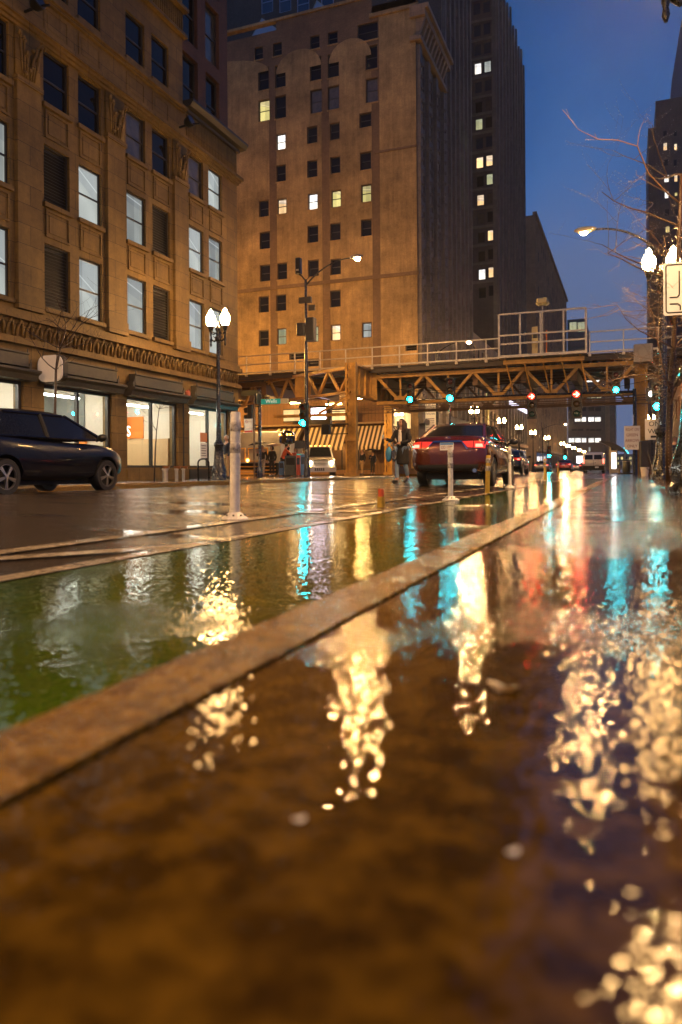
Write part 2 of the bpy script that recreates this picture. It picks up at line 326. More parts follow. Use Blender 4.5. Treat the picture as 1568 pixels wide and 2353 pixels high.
_wc = {}
def window(parent, axis, plane, u0, u1, z0, z1, fm, pm, depth=.25, fw=.06, mid=True, sill=None, inward=-1, name='window', louver=False, mull=0, sash=.5):
    """one window: frame mesh with pane (and sill) as children; equal windows share meshes. inward: -1 if the building lies towards smaller coordinates"""
    w_, h_ = round(u1 - u0, 2), round(z1 - z0, 2); key = (axis, w_, h_, fm.name, pm.name, mid, inward, louver, mull, fw, sill and sill.name, sash)
    loc = Vector((plane + inward * depth, (u0 + u1) / 2, (z0 + z1) / 2)) if axis == 'X' else Vector(((u0 + u1) / 2, plane + inward * depth, (z0 + z1) / 2))
    q = parent; 
    while q is not None: loc -= q.location; q = q.parent
    if key in _wc:
        o = dup(_wc[key], keep=True, parent=parent); o.location = loc; return o
    def B(mb, a, b, c, d, e, f):   # u range, z range, depth range (towards the outside)
        e, f = -inward * e, -inward * f
        return mb.box(e, f, a, b, c, d) if axis == 'X' else mb.box(a, b, e, f, c, d)
    W, H = w_ / 2, h_ / 2; mb = MB()
    B(mb, -W, -W + fw, -H, H, 0, .08); B(mb, W - fw, W, -H, H, 0, .08); B(mb, -W + fw, W - fw, H - fw, H, 0, .08); B(mb, -W + fw, W - fw, -H, -H + fw, 0, .08)
    if mid: zc = -H + h_ * sash; B(mb, -W + fw, W - fw, zc - fw * .45, zc + fw * .45, .02, .07)
    for i in range(mull): c = -W + w_ * (i + 1) / (mull + 1); B(mb, c - fw * .5, c + fw * .5, -H + fw, H - fw, .0, .075)
    o = mb.build(name, fm, parent); o.location = loc; _wc[key] = o
    pm_ = MB()
    if louver:
        nl = int(h_ / .11)
        for i in range(nl):
            zz = -H + fw + (h_ - 2 * fw) * i / nl; e = -inward
            if axis == 'X': pm_.add([(0, -W + fw, zz), (0, W - fw, zz), (e * .06, W - fw, zz - .05), (e * .06, -W + fw, zz - .05), (0, -W + fw, zz + .012), (0, W - fw, zz + .012), (e * .06, W - fw, zz - .038), (e * .06, -W + fw, zz - .038)], [(0, 1, 2, 3), (4, 5, 6, 7), (2, 3, 7, 6), (0, 1, 5, 4)])
        B(pm_, -W + fw, W - fw, -H + fw, H - fw, -.02, -.01)
        pm_.build('louver_panel', pm, o)
    else:
        B(pm_, -W + fw, W - fw, -H + fw, H - fw, .015, .025); pm_.build('pane', pm, o)
    if sill:
        sm = MB(); B(sm, -W - .08, W + .08, -H - .12, -H - .003, .05, depth + .07); sm.build('sill', sill, o)
    return o
# ------------------------------------------------------------------ materials of the place
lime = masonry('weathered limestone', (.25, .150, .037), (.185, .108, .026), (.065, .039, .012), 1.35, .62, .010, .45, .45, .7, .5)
brickB = masonry('old red brown brick', (.27, .165, .085), (.22, .135, .07), (.15, .10, .06), .23, .075, .008, .35)
plast = masonry('painted beige brick', (.58, .39, .17), (.52, .345, .145), (.36, .24, .10), .23, .075, .006, .62, .22, .8, .7)
darkbr = masonry('dark tower brick', (.115, .09, .075), (.10, .08, .065), (.05, .04, .035), .4, .2, .01, .3)
greyst = masonry('grey tower stone', (.20, .17, .14), (.17, .145, .12), (.1, .08, .07), 1.2, .6, .01, .35)
brownst = masonry('brown tower stone', (.36, .25, .15), (.31, .215, .13), (.12, .09, .06), 1.5, .8, .01, .3)
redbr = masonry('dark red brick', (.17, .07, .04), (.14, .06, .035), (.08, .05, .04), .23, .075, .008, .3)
bronze = mat('dark bronze trim', (.035, .03, .024), .45, noise=.3)
blackm = mat('black painted metal', (.012, .012, .012), .35, coat=.3)
iron = mat('black cast iron', (.014, .014, .014), .28, noise=.2, nscale=20, coat=.5)
darkg = mat('dark window glass', (.010, .009, .009), .06, spec=.22)
dimg = mat('window glass with blind', (.10, .085, .06), .12, noise=.4, nscale=2, spec=.7)
blueg = mat('bluish window glass', (.03, .04, .07), .05, spec=1)  # dark glass with a bluish base colour
louv = mat('dark louvre metal', (.022, .019, .016), .5)
steel = mat('rusty painted steel', (.46, .25, .05), .55, noise=.45, nscale=1.6, bump=.35, bscale=14)
steeld = mat('dark brown steel', (.13, .07, .03), .6, noise=.4, nscale=2, bump=.3, bscale=10)  # darker steel colour for rear truss, floor beams and conduits
galv = mat('galvanised rail', (.50, .46, .38), .4, metal=.3, noise=.2, nscale=5)
greybox = mat('grey sheet metal', (.30, .27, .22), .4, noise=.15)
conc = mat('damp concrete', (.26, .22, .17), .5, noise=.3, nscale=4, bump=.4, bscale=60)
litW = litglass('lit office room', (.88, .95, .93), (.66, .70, .64), .62, .55)
litY = litglass('lit yellow room', (1., .82, .42), (.85, .72, .25), 1.1, .5)
litP = litglass('bright warm room', (1., .86, .7), (1., .62, .28), 1.5, .55)
litB = litglass('bright cool room', (1., .96, 1.), (.95, .9, .8), 1.7, .6)
shopd = litglass('dim shopfront', (1., .7, .35), (.8, .45, .15), .35, .2)
litG = litglass('lit pale green room', (.80, .83, .55), (.55, .55, .3), .7, .5)

# ------------------------------------------------------------------ ground
FX = -17.3                      # street wall on the left
roadM = wetmat('wet asphalt', (.040, .029, .018), .06, .20, 1.1, [(70, .005, 1., 'v'), (14, .02, .12, True), (1.2, .08, .05, True)], .47, .62, stretch=(.35, 1.2, 1))
greenM = wetmat('wet green lane paint', (.040, .090, .001), .03, .20, .8, [(80, .004, 1., False), (7, .02, .09, True), (30, .010, .22, True)], .30, .50, tint=(.022, .045, .001))
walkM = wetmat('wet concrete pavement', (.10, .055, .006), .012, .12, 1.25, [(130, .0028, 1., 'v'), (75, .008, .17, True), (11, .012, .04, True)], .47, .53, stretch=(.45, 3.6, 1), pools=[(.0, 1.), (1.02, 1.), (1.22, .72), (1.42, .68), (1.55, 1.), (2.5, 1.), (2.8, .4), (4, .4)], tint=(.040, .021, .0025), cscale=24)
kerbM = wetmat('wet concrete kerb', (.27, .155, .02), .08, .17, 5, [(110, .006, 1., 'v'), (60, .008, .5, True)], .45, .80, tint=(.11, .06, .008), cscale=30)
lineM = wetmat('worn white road paint', (.42, .36, .27), .12, .32, 2, [(90, .008, .4, False), (20, .01, .12, True)], .4, .6, tint=(.16, .13, .09))
ground = MB().quad((-400, -60, -.02), (400, -60, -.02), (400, 900, -.02), (-400, 900, -.02)); struct(ground.build('ground', roadM))
def crown(x):
    if x > -2.6 or x < -12.3: return 0.
    return .11 * math.sin(math.pi * (-x - 2.6) / 9.7) ** .9
road = MB(); xs_ = [-.69, -2.6] + [-2.6 - 9.7 * k / 14 for k in range(1, 15)]; ys_ = [-40, 0, 10, 20, 41, 80, 160, 600]
for i in range(len(xs_) - 1):
    for j in range(len(ys_) - 1): road.quad((xs_[i + 1], ys_[j], crown(xs_[i + 1])), (xs_[i], ys_[j], crown(xs_[i])), (xs_[i], ys_[j + 1], crown(xs_[i])), (xs_[i + 1], ys_[j + 1], crown(xs_[i + 1])))
struct(road.build('road', roadM, smooth=True))
cs = MB(); cs.quad((-90, 41, .004), (-12.3, 41, .004), (-12.3, 53, .004), (-90, 53, .004)); cs.quad((-.69, 41, .004), (60, 41, .004), (60, 53, .004), (-.69, 53, .004)); struct(cs.build('cross_street', roadM))
bl = MB().quad((-2.32, -12, .004), (-.69, -12, .004), (-.69, 34, .004), (-2.32, 34, .004)); struct(bl.build('bike_lane', greenM))
# pavements: raised slabs with a kerb along each edge
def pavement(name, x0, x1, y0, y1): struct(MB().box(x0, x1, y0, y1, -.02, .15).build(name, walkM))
pavement('left_pavement', FX - 8, -12.48, -30, 40.8)
pavement('far_left_pavement', FX - 30, -12.48, 53.2, 500)
pavement('right_pavement', -.50, 16, -8, 40.8)
pavement('far_right_pavement', -.50, 16, 53.2, 500)
kp = MB()
rngk = random.Random(3)
def kerb(name, x0, x1, y0, y1, seg=1.9):
    k = MB(); y = y0
    while y < y1 - .01:
        e = min(y + seg, y1); dz = rngk.uniform(-.004, .004)
        # slightly bowed outer edge, rounded nose
        n = 6; prof = [(x0, -.02), (x0, .10 + dz), (x0 + (.025 if x1 > x0 else -.025), .146 + dz), (x1, .153 + dz), (x1, -.02)]
        k.prism([(u, z) for u, z in prof], y + .004, e - .004, 'y'); y = e
    return struct(k.build(name, kerbM))
kerb('right_kerb', -.692, -.515, -3, 40.8); kerb('far_right_kerb', -.692, -.515, 53.2, 240, 3)
kerb('left_kerb', -12.3, -12.47, -20, 40.8, 3); kerb('far_left_kerb', -12.3, -12.47, 53.2, 240, 3)
ck = MB(); ck.box(FX - 8, -12.3, 40.8, 40.98, -.02, .15); struct(ck.build('corner_kerb', kerbM))
# the dark joint between kerb and pavement
jm = mat('joint filler', (.01, .008, .006), .9)
# painted lines
ln = MB()
def stripe(x0, x1, y0, y1, z=.008):
    n = max(1, int(abs(x1 - x0) / .8))
    for k in range(n): a, b = x0 + (x1 - x0) * k / n, x0 + (x1 - x0) * (k + 1) / n; ln.quad((a, y0, z + crown(a)), (b, y0, z + crown(b)), (b, y1, z + crown(b)), (a, y1, z + crown(a)))
for x in (-2.46, -3.12):
    y = -12
    while y < 31: stripe(x, x + .12, y, y + 3.93); y += 4
for y in (-6, -1.8, 2.4, 6.6, 10.8, 27): ln.quad((-3.0, y, .008 + crown(-3.)), (-2.46, y + 1.1, .008), (-2.46, y + 1.4, .008), (-3.0, y + .3, .008 + crown(-3.)))
for x in (-6.3, -9.4):
    for k in range(-2, 3): stripe(x, x + .12, k * 9.0 + 3, k * 9.0 + 6)
for yy in (32.2,): stripe(-12.2, -2.5, yy, yy + .5)
for k in range(13): stripe(-12 + k * .88, -11.6 + k * .88, 34.3, 37.4)      # crosswalk bars
for k in range(13): stripe(-12 + k * .88, -11.6 + k * .88, 54.0, 57.0)
stripe(-15.4, -15.1, 41.5, 52.5, .012); stripe(-18, -17.7, 41.5, 52.5, .012)
for x in (-5.6, -9.0):
    for k in range(12): stripe(x, x + .12, 60 + k * 12, 63 + k * 12)
struct(ln.build('road_markings', lineM))

# ------------------------------------------------------------------ left office building
B = thing('office_building', 'weathered limestone office block with carved frieze, paired sash windows and lit shopfronts', 'building', (FX - 6, 10, .15))
def PX(x): return on_X(x, 1000, FX).y
pitch = 4.17; y0 = 18.5
shops = []; ups = []; holes = []
bays = [y0 + pitch * k for k in range(-9, 3)]
for i, b in enumerate(bays):
    sh = (b, b + 3.32, .62, 3.25); shops.append(sh); holes.append(sh)
    for (za, zb) in ((5.72, 7.78), (9.08, 10.95), (12.26, 13.98), (15.9, 17.65)):
        if i == len(bays) - 1 and za > 15: continue
        for c in (0.06, 1.66): h = (b + c, b + c + 1.16, za, zb); ups.append((i, c > 1, za, h)); holes.append(h)
YE = 31.05
wm = MB(); wall_holes(wm, 'X', FX, -30, YE, .1, 14.2, holes, -.42); wall_holes(wm, 'X', FX, -30, 26.5, 14.2, 26, [h for h in holes if h[2] > 15] + [(b + c, b + c + 1, 19.9 + 3.6 * k, 22 + 3.6 * k) for b in bays[:-1] for c in (.08, 1.68) for k in (0,)], -.42)
wm.quad((FX, YE, .1), (FX - 20, YE, .1), (FX - 20, YE, 14.2), (FX, YE, 14.2)); wm.quad((FX, 26.5, 14.2), (FX - 3, 26.5, 14.2), (FX - 3, 26.5, 26), (FX, 26.5, 26))
wm.quad((FX, -30, 26), (FX - 20, -30, 26), (FX - 20, 26.5, 26), (FX, 26.5, 26)); wm.quad((FX, -30, 14.2), (FX, YE, 14.2), (FX - 20, YE, 14.2), (FX - 20, -30, 14.2))
wm.quad((FX, -30, 0), (FX - 20, -30, 0), (FX - 20, -30, 26), (FX, -30, 26)); wm.quad((FX - 20, -30, 0), (FX - 20, YE, 0), (FX - 20, YE, 26), (FX - 20, -30, 26))
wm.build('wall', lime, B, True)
# rows of mouldings, kept proud of the wall
tr = MB()
def band(y0_, y1_, z0_, z1_, d, m=tr): m.box(FX + .004, FX + d, y0_, y1_, z0_, z1_)
band(-30, YE + .1, 4.36, 4.50, .16); band(-30, YE + .06, 4.50, 4.56, .10)
band(-30, YE + .1, 5.12, 5.30, .18); band(-30, YE + .04, 5.30, 5.42, .09)
band(-30, YE + .08, 14.14, 14.24, .20); band(-30, YE + .14, 14.24, 14.38, .30); band(-30, YE + .05, 14.04, 14.14, .10)
band(-30, 26.6, 15.55, 15.66, .22); band(-30, 26.55, 15.45, 15.55, .12); band(-30, 26.6, 18.55, 18.68, .22); band(-30, 26.6, 19.62, 19.75, .28)
tr.build('string_course', lime, B, True)
fr = MB()                                                             # carved leaf frieze: one relief band
y = -8.; k = 0
while y < YE:
    for (a, r) in ((0, .055), (.16, .03)):
        pts = [(FX + .02, y + a - .13 * (a == 0), 4.60), (FX + .07, y + a - .10 * (a == 0), 4.85), (FX + .10, y + a, 5.06), (FX + .07, y + a + .10 * (a == 0), 4.85), (FX + .02, y + a + .13 * (a == 0), 4.60)]
        fr.tube(pts, [r * .5, r, r * 1.1, r, r * .5] if a == 0 else [r] * 5, 5)
    y += .38; k += 1
fr.build('carved_frieze', lime, B, True, smooth=True)
fl = MB(); y = 26.75
while y < YE - .05: fl.tube([(FX + .02, y, 14.45), (FX + .02, y, 15.5)], .045, 6); y += .13
fl.build('fluted_band', lime, B, True, smooth=True); fl = MB(); y = 17.0
while y < 26.45: fl.tube([(FX + .02, y, 18.7), (FX + .02, y, 19.6)], .04, 5); y += .15
fl.build('fluted_band', lime, B, True, smooth=True)
# spandrel panels: raised frames and inner field
sp_ = MB()
def panel(yc, za, zb, w_, m=sp_, d=.05):
    a, b = yc - w_ / 2, yc + w_ / 2
    for (p, q, r, s) in ((a, a + .07, za, zb), (b - .07, b, za, zb), (a + .07, b - .07, za, za + .07), (a + .07, b - .07, zb - .07, zb)): m.box(FX + .003, FX + d, p, q, r, s)
    m.box(FX + .002, FX + d * .5, a + .16, b - .16, za + .16, zb - .16)
for i, b in enumerate(bays):
    if i < 5: continue
    for c in (.08, 1.68):
        for (za_, zb_, ww_, dd_) in ((7.98, 8.86, 1.08, .05), (11.15, 12.05, 1.08, .05)) + (((14.55, 15.35, 1.1, .03),) if i < len(bays) - 1 else ()):
            sp_ = MB(); panel(b + c + .56, za_, zb_, ww_, sp_, dd_); sp_.build('spandrel_panel', lime, B, True)
# sills and heads
sl = MB()
for (i, c, za, h) in ups:
    if i < 4: continue
    sl.box(FX + .003, FX + .12, h[0] - .08, h[1] + .08, za - .16, za - .02)
    sl.build('window_sill', lime, B, True); sl = MB()
# pier pilasters with carved capitals
for i, b in enumerate(bays):
    if i < 6: continue
    ya, yb = b - 1.37 + .22, b - .22 + .05
    pm = MB(); pm.box(FX + .003, FX + .13, ya, yb, 5.44, 12.35); pm.box(FX + .003, FX + .19, ya - .05, yb + .05, 12.35, 12.5); pm.box(FX + .003, FX + .19, ya - .05, yb + .05, 5.44, 5.9)
    pm.build('pilaster', lime, B, True)
    cp = MB(); yc = (ya + yb) / 2
    cp.box(FX + .003, FX + .10, ya, yb, 12.52, 14.02)
    for s in (-1, 1):
        for q in range(3):                                             # scrolls rising and curling outward
            o = s * (.12 + .15 * q); z_ = 12.6; top = 13.85 - .28 * (q == 0) - .1 * (2 - q)
            cp.tube([(FX + .10, yc + o * .6, z_), (FX + .15, yc + o * .8, (z_ + top) / 2), (FX + .20, yc + o, top - .12), (FX + .25, yc + o + s * .05, top), (FX + .27, yc + o + s * .12, top - .05), (FX + .22, yc + o + s * .10, top - .16)], [.03, .04, .05, .05, .045, .03], 6)
    for q in range(7): cp.ball((FX + .14, yc + (q % 3 - 1) * .17, 12.7 + q * .17), .07, 7, 5)
    cp.build('carved_capital', lime, B, True, smooth=True)
rw = random.Random(5)
lit_map = {}
def ust(i, second, za):
    """which windows glow in the photograph (bay, left/right window, row)"""
    if za > 14: return 'd'
    j = i - (len(bays) - 1)                       # 0 the corner bay, -1, -2, -3 ...
    if za > 12: return {(-2, 1): 'd', (-1, 0): 'p', (0, 0): 'p', (0, 1): 'w', (-3, 1): 'd'}.get((j, int(second)), 'd')
    if j == 0: return 'w' if za < 10 else 'p'
    if j in (-1,): return 'l' if second else 'w'
    if j in (-2,): return 'w' if second else 'l'
    if j == -3: return 'w' if second else 'l'
    return rw.choice('wldd')
for (i, c, za, h) in ups:
    if i < 5: continue
    st = ust(i, c, za)
    window(B, 'X', FX, *h, bronze, {'w': litW, 'p': dimg, 'd': darkg, 'l': louv}[st], depth=.17, fw=.06, mid=st != 'l', louver=st == 'l', sash=.48)
# shopfronts with real rooms behind the glass
shopglass = glassmat()
roomw = mat('white painted room', (.72, .66, .56), .7); roomf = mat('room floor', (.25, .2, .15), .5)
tube_l = emat('shop ceiling tube', (1., .93, .82), 48.)
fasc = mat('dark green bronze fascia', (.085, .075, .052), .45, noise=.25, nscale=6)
warmw = mat('orange painted partition', (.75, .22, .03), .6)
for i, (a, b, za, zb) in enumerate(shops):
    if i < 6: continue
    j = i - len(shops) + 1
    W = thing('shop_window', '', ''); W.parent = B; W.location = Vector((FX, (a + b) / 2, za)) - B.location
    f = MB()
    for (p, q, r, s) in ((a, a + .09, za, zb), (b - .12, b, za, zb), (a + .09, b - .12, za, za + .08), (a + .09, b - .12, zb - .10, zb), ((a + b) / 2 - .05, (a + b) / 2 + .05, za + .08, zb - .1)): f.box(FX - .22, FX - .10, p, q, r, s)
    f.build('frame', bronze, W, True)
    MB().box(FX - .165, FX - .155, a + .09, b - .12, za + .08, zb - .10).build('pane', shopglass, W, True)
    rm = MB(); xb = FX - 5.2; aa, bb = a - .3, b + .3
    rm.quad((xb, aa, za - .3), (xb, bb, za - .3), (xb, bb, zb + .25), (xb, aa, zb + .25)); rm.quad((FX - .43, aa, zb + .25), (xb, aa, zb + .25), (xb, bb, zb + .25), (FX - .43, bb, zb + .25))
    rm.quad((FX - .43, aa, za - .3), (xb, aa, za - .3), (xb, aa, zb + .25), (FX - .43, aa, zb + .25)); rm.quad((FX - .43, bb, za - .3), (xb, bb, za - .3), (xb, bb, zb + .25), (FX - .43, bb, zb + .25))
    rm.m = 1; rm.quad((FX - .43, aa, za - .3), (xb, aa, za - .3), (xb, bb, za - .3), (FX - .43, bb, za - .3))
    rm.build('room', [roomw, roomf], W, True)
    pt = MB()
    yw = b + .24
    if j == -1: pt.box(FX - .46, FX - 3.0, yw - .3, yw + .04, za - .29, za + 1.2); pt.m = 1; pt.box(FX - 1.9, FX - 2.8, yw, yw + .04, za + 1.25, zb - .45)
    if j == -2: pt.box(FX - .46, FX - 1.2, yw - .5, yw + .04, za - .29, za + .5); pt.m = 2; pt.box(FX - 1.45, FX - 4.0, yw, yw + .04, za + 1.2, zb + .1); pt.m = 1; pt.box(FX - 1.35, FX - 1.75, yw - .1, yw + .04, za - .2, za + 1.3); pt.box(FX - 2.2, FX - 2.9, yw - .1, yw - .02, za + 1.5, za + 1.8)
    if j == -3: pt.m = 0; pt.prism([(FX - .6, za - .2), (FX - 3.5, za - .2), (FX - 3.5, zb - .6)], yw - .05, yw + .04, 'y')
    if pt.v: pt.build('partition', [mat('tan counter panel', (.62, .42, .22), .6), warmw, mat('grey ceiling void', (.16, .17, .16), .7)], W, True)
    tb = MB()
    for (d, p, q) in ((1.2, a + .2, b - .3), (2.9, a, b - .9)): tb.box(FX - d, FX - d - .10, p, q, zb - .16 + .1 * (d > 2), zb - .10 + .1 * (d > 2))
    tb.build('ceiling_light', tube_l, W, True)
    # bronze hood over the window
    hd = MB()
    prof = [(.02, 3.26), (.34, 3.26), (.40, 3.42), (.52, 3.50), (.52, 3.56), (.36, 3.60), (.30, 3.66), (.30, 4.02), (.34, 4.05), (.34, 4.09), (.02, 4.09)]
    hd.prism([(FX + u, z) for u, z in prof[:6]] + [(FX + .02, 3.60)], a - .22, b + .22, 'y'); hd.prism([(FX + .02, 3.602)] + [(FX + u, z) for u, z in prof[6:-1]] + [(FX + .02, 4.09)], a + .1, b - .1, 'y')
    for e in (a - .02, b - .06):                                      # stepped ears and small finials at the ends
        hd.box(FX + .02, FX + .3, e, e + .1, 3.6, 3.78); hd.tube([(FX + .3, e + .05, 3.78), (FX + .3, e + .05, 3.9)], [.03, .012], 6)
    for e in (a + .12, b - .14): hd.tube([(FX + .3, e, 4.09), (FX + .3, e, 4.22)], [.03, .012], 6)
    hd.build('window_hood', fasc, W, True)
    b2 = MB(); b2.box(FX + .003, FX + .06, a - .05, b + .05, .15, .55); b2.build('stall_riser', bronze if j != -1 else lime, W, True)
# posters in the corner shop window
ps = MB(); ps.box(FX - .13, FX - .14, 27.9, 28.45, 1.75, 2.15); ps.m = 1; ps.box(FX - .13, FX - .14, 27.9, 28.45, 1.05, 1.7); ps.m = 2
for k in range(5): ps.box(FX - .126, FX - .13, 27.97, 28.38 - .06 * (k % 2), 1.12 + k * .11, 1.16 + k * .11)
ps.build('window_poster', [emat('orange poster', (.9, .22, .05), .35), mat('paper poster', (.75, .72, .68), .6), mat('poster print', (.2, .18, .17), .6)], B, True)
text('S', .55, emat('white neon', (1., .85, .7), 4), Vector((FX - .10, 22.88, 1.95)) - B.location, (R(90), 0, R(90)), B, 'window_letter')
# dark recessed corner bay above the cornice
cbm = MB(); hl = [(27.05, 28.25, 15.9 + 3.2 * k, 18.5 + 3.2 * k) for k in range(6)] + [(28.9, 30.1, 15.9 + 3.2 * k, 18.5 + 3.2 * k) for k in range(6)]
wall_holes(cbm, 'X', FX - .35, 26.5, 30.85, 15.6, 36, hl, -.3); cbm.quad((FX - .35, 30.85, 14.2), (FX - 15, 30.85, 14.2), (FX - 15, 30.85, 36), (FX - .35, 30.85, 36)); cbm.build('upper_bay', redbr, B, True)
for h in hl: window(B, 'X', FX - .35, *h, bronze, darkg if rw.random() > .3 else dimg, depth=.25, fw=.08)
cb = MB(); cb.box(FX - .36, FX + .002, 26.5, YE, 14.4, 15.58)
cb.build('corner_parapet', lime, B, True)
cc = MB(); cc.box(FX - .3, FX + .12, 26.6, YE + .12, 15.6, 15.72); cc.prism([(FX - .3, 15.72), (FX + .3, 15.78), (FX + .45, 15.95), (FX + .45, 16.05), (FX - .3, 16.05)], 26.6, YE + .35, 'y'); cc.build('cornice', bronze, B, True)
# pipe, drain and small fittings on the facade
pp = MB(); p = on_X(437, 760, FX).y; pp.tube([(FX + .08, 22.4, 5.4), (FX + .08, 22.4, 7.9)], .03, 6); pp.tube([(FX + .06, 26.3, .15), (FX + .06, 26.3, 3.3)], .025, 6); pp.build('drain_pipe', blackm, B, True)
al = MB(); q = on_X(735, 1575 / 1.741, FX); q = on_X(735 / 1.0 if False else 423, 905, FX); al.lathe([(.0, 0), (.16, 0), (.17, .04), (.12, .09), (.0, .1)], (0, 0, 0), 16); al.xf(Matrix.Translation((FX + .16, q.y, q.z)) @ Matrix.Rotation(R(90), 4, 'Y')); al.build('alarm_bell', mat('red enamel', (.45, .09, .03), .4), B, True)
# round white sign by the shop
q = on_X(102, 852, FX); sgn = thing('round_top_sign', 'blank white sign with rounded corners fixed to the stone pier behind the bare tree', 'sign', (FX + .1, q.y, q.z))
def rrect(w_, h_, r, n=5):
    out = []
    for (cx, cy, a0) in ((w_ / 2 - r, h_ / 2 - r, 0), (-w_ / 2 + r, h_ / 2 - r, 90), (-w_ / 2 + r, -h_ / 2 + r, 180), (w_ / 2 - r, -h_ / 2 + r, 270)):
        for k in range(n + 1): a = R(a0 + 90 * k / n); out.append((cx + r * math.cos(a), cy + r * math.sin(a)))
    return out
MB().prism(rrect(.95, .82, .26), .30, .36, 'y').build('face', mat('milky sign face', (.75, .68, .6), .5, emit=(1, .7, .45), es=.12), sgn)
MB().prism(rrect(.99, .86, .27), .10, .298, 'y').build('case', bronze, sgn)
sgn.rotation_euler = (0, 0, R(180)); sgn.location = (FX + .55, q.y, q.z)
MB().bar((.0, .18, 0), (.55, .18, 0), .05).build('bracket', blackm, sgn)

# ------------------------------------------------------------------ beige brick building
YB = 63.5
WB = thing('brick_building', 'tall beige painted brick wall with dark brick stripes and small scattered windows, behind the railway', 'building', (-30, YB + 5, .15))
def rz(x0, y0_, x1, y1_, Y=YB): a = on_Y(x0, y0_, Y); b = on_Y(x1, y1_, Y); return [a.x, b.x, b.z, a.z]
Z3 = [(147,230,182,283,'d'),(235,210,273,265,'d'),(415,175,455,230,'d'),(500,158,542,208,'d'),(645,120,733,185,'d'),(165,333,210,430,'d'),(246,318,290,417,'d'),(415,282,462,383,'d'),(500,265,547,368,'d'),(683,225,733,328,'d'),
(167,487,213,580,'y'),(246,467,292,567,'d'),(417,437,465,540,'p'),(500,420,548,523,'p'),(685,382,735,488,'p'),(252,650,290,718,'b'),(401,615,443,688,'d'),(510,597,551,670,'d'),(654,550,703,610,'d'),(252,800,291,873,'d'),(402,778,443,852,'d'),(512,760,554,833,'d'),(657,738,703,815,'d')]
Z4 = [(220,163,272,258,'d'),(333,153,383,240,'o'),(527,120,579,212,'b'),(672,100,725,197,'y'),(860,65,915,165,'y'),(225,362,279,460,'d'),(525,323,582,420,'d'),(666,307,722,405,'d'),(860,283,917,380,'d'),(227,568,281,664,'d'),(334,556,387,652,'d'),(528,537,585,633,'d'),(668,530,724,622,'d'),
(218,765,272,860,'d'),(326,754,381,850,'d'),(665,728,722,826,'d'),(219,977,272,1072,'d'),(332,965,382,1062,'g'),(530,952,583,1046,'g'),(670,942,722,1036,'o'),(865,928,917,1018,'w'),(412,1120,496,1155,'d'),(525,1157,585,1200,'d'),(1140,1068,1200,1100,'d')]
wl = [(900 + a / 1.206, b / 1.206, 900 + c / 1.206, d / 1.206, s) for a, b, c, d, s in Z3] + [(900 + a / 1.568, 700 + b / 1.568, 900 + c / 1.568, 700 + d / 1.568, s) for a, b, c, d, s in Z4]
wins = []
for a, b, c, d, s in wl:
    r_ = rz(a / 1.741, b / 1.741, c / 1.741, d / 1.741); cx_ = (r_[0] + r_[1]) / 2; cz_ = (r_[2] + r_[3]) / 2
    wins.append((cx_ - .56 * abs(r_[1] - r_[0]), cx_ + .56 * abs(r_[1] - r_[0]), cz_ - .5 * abs(r_[3] - r_[2]), cz_ + .5 * abs(r_[3] - r_[2]), s))
XL = -46; ZT = on_Y(955, 18, YB).z; ZL = on_Y(600, 92, YB).z
xs1 = on_Y(858, 500, YB).x
base = MB()
hs = [h[:4] for h in wins]
wall_holes(base, 'Y', YB, XL, FX, .1, ZL + .6, hs, .25)
base.quad((FX, YB, ZL + .6), (xs1, YB, ZL + .6), (xs1, YB, ZT), (FX, YB, ZT)); base.quad((xs1, YB, ZL + .6), (XL + 15, YB, ZL + .6), (XL + 15, YB, ZL + 1.4), (xs1, YB, ZL + 1.4))
base.quad((XL, YB, ZL + .6), (FX, YB, ZL + .6), (FX, YB + 9.5, ZL + .6), (XL, YB + 9.5, ZL + .6)); base.quad((FX, YB, ZT), (xs1, YB, ZT), (xs1, YB + 9.5, ZT), (FX, YB + 9.5, ZT)); base.quad((xs1, YB, ZL), (xs1, YB + 9.5, ZL), (xs1, YB + 9.5, ZT), (xs1, YB, ZT))
base.quad((XL, YB, 0), (XL, YB + 9.5, 0), (XL, YB + 9.5, ZL + .6), (XL, YB, ZL + .6))
base.build('wall', brickB, WB, True)
# render coat: beige sheets between the brick stripes, arched at the top, 25 mm proud, with the window openings left free
def sheet(px0, px1, top, arch, zlow=.6, xr=None):
    a = on_Y(px0, 500, YB).x if px0 > 549 else XL; b = xr if xr is not None else on_Y(px1, 500, YB).x
    zt = on_Y((px0 + px1) / 2, top, YB).z; m = MB(); r_ = (b - a) / 2; d = -.025
    zsp = zt - min(r_, 1.9) * arch
    hh = [(h[0] - .06, h[1] + .06, h[2] - .06, h[3] + .06) for h in hs]
    if arch: hh = hh
    wall_holes(m, 'Y', YB + d, a, b, zlow, zsp, [(max(h[0], a - 1), min(h[1], b + 1), h[2], h[3]) for h in hh if h[0] < b and h[1] > a and h[2] < zsp], .024)
    if arch:
        n = 14; cx_ = (a + b) / 2
        pts = [(cx_ + (b - a) / 2 * math.cos(math.pi * k / n), YB + d, zsp + (zt - zsp) * math.sin(math.pi * k / n)) for k in range(n + 1)]
        m.add(pts + [(cx_, YB + d, zsp)], [(n + 1, k, k + 1) for k in range(n)])
    return m.build('render_coat', plast, WB, True)
sheet(500, 620.5, 130, 1); sheet(637, 741, 113, 1); sheet(758.5, 856, 88, 1); sheet(874, 963, 18, 0, xr=FX - .01)
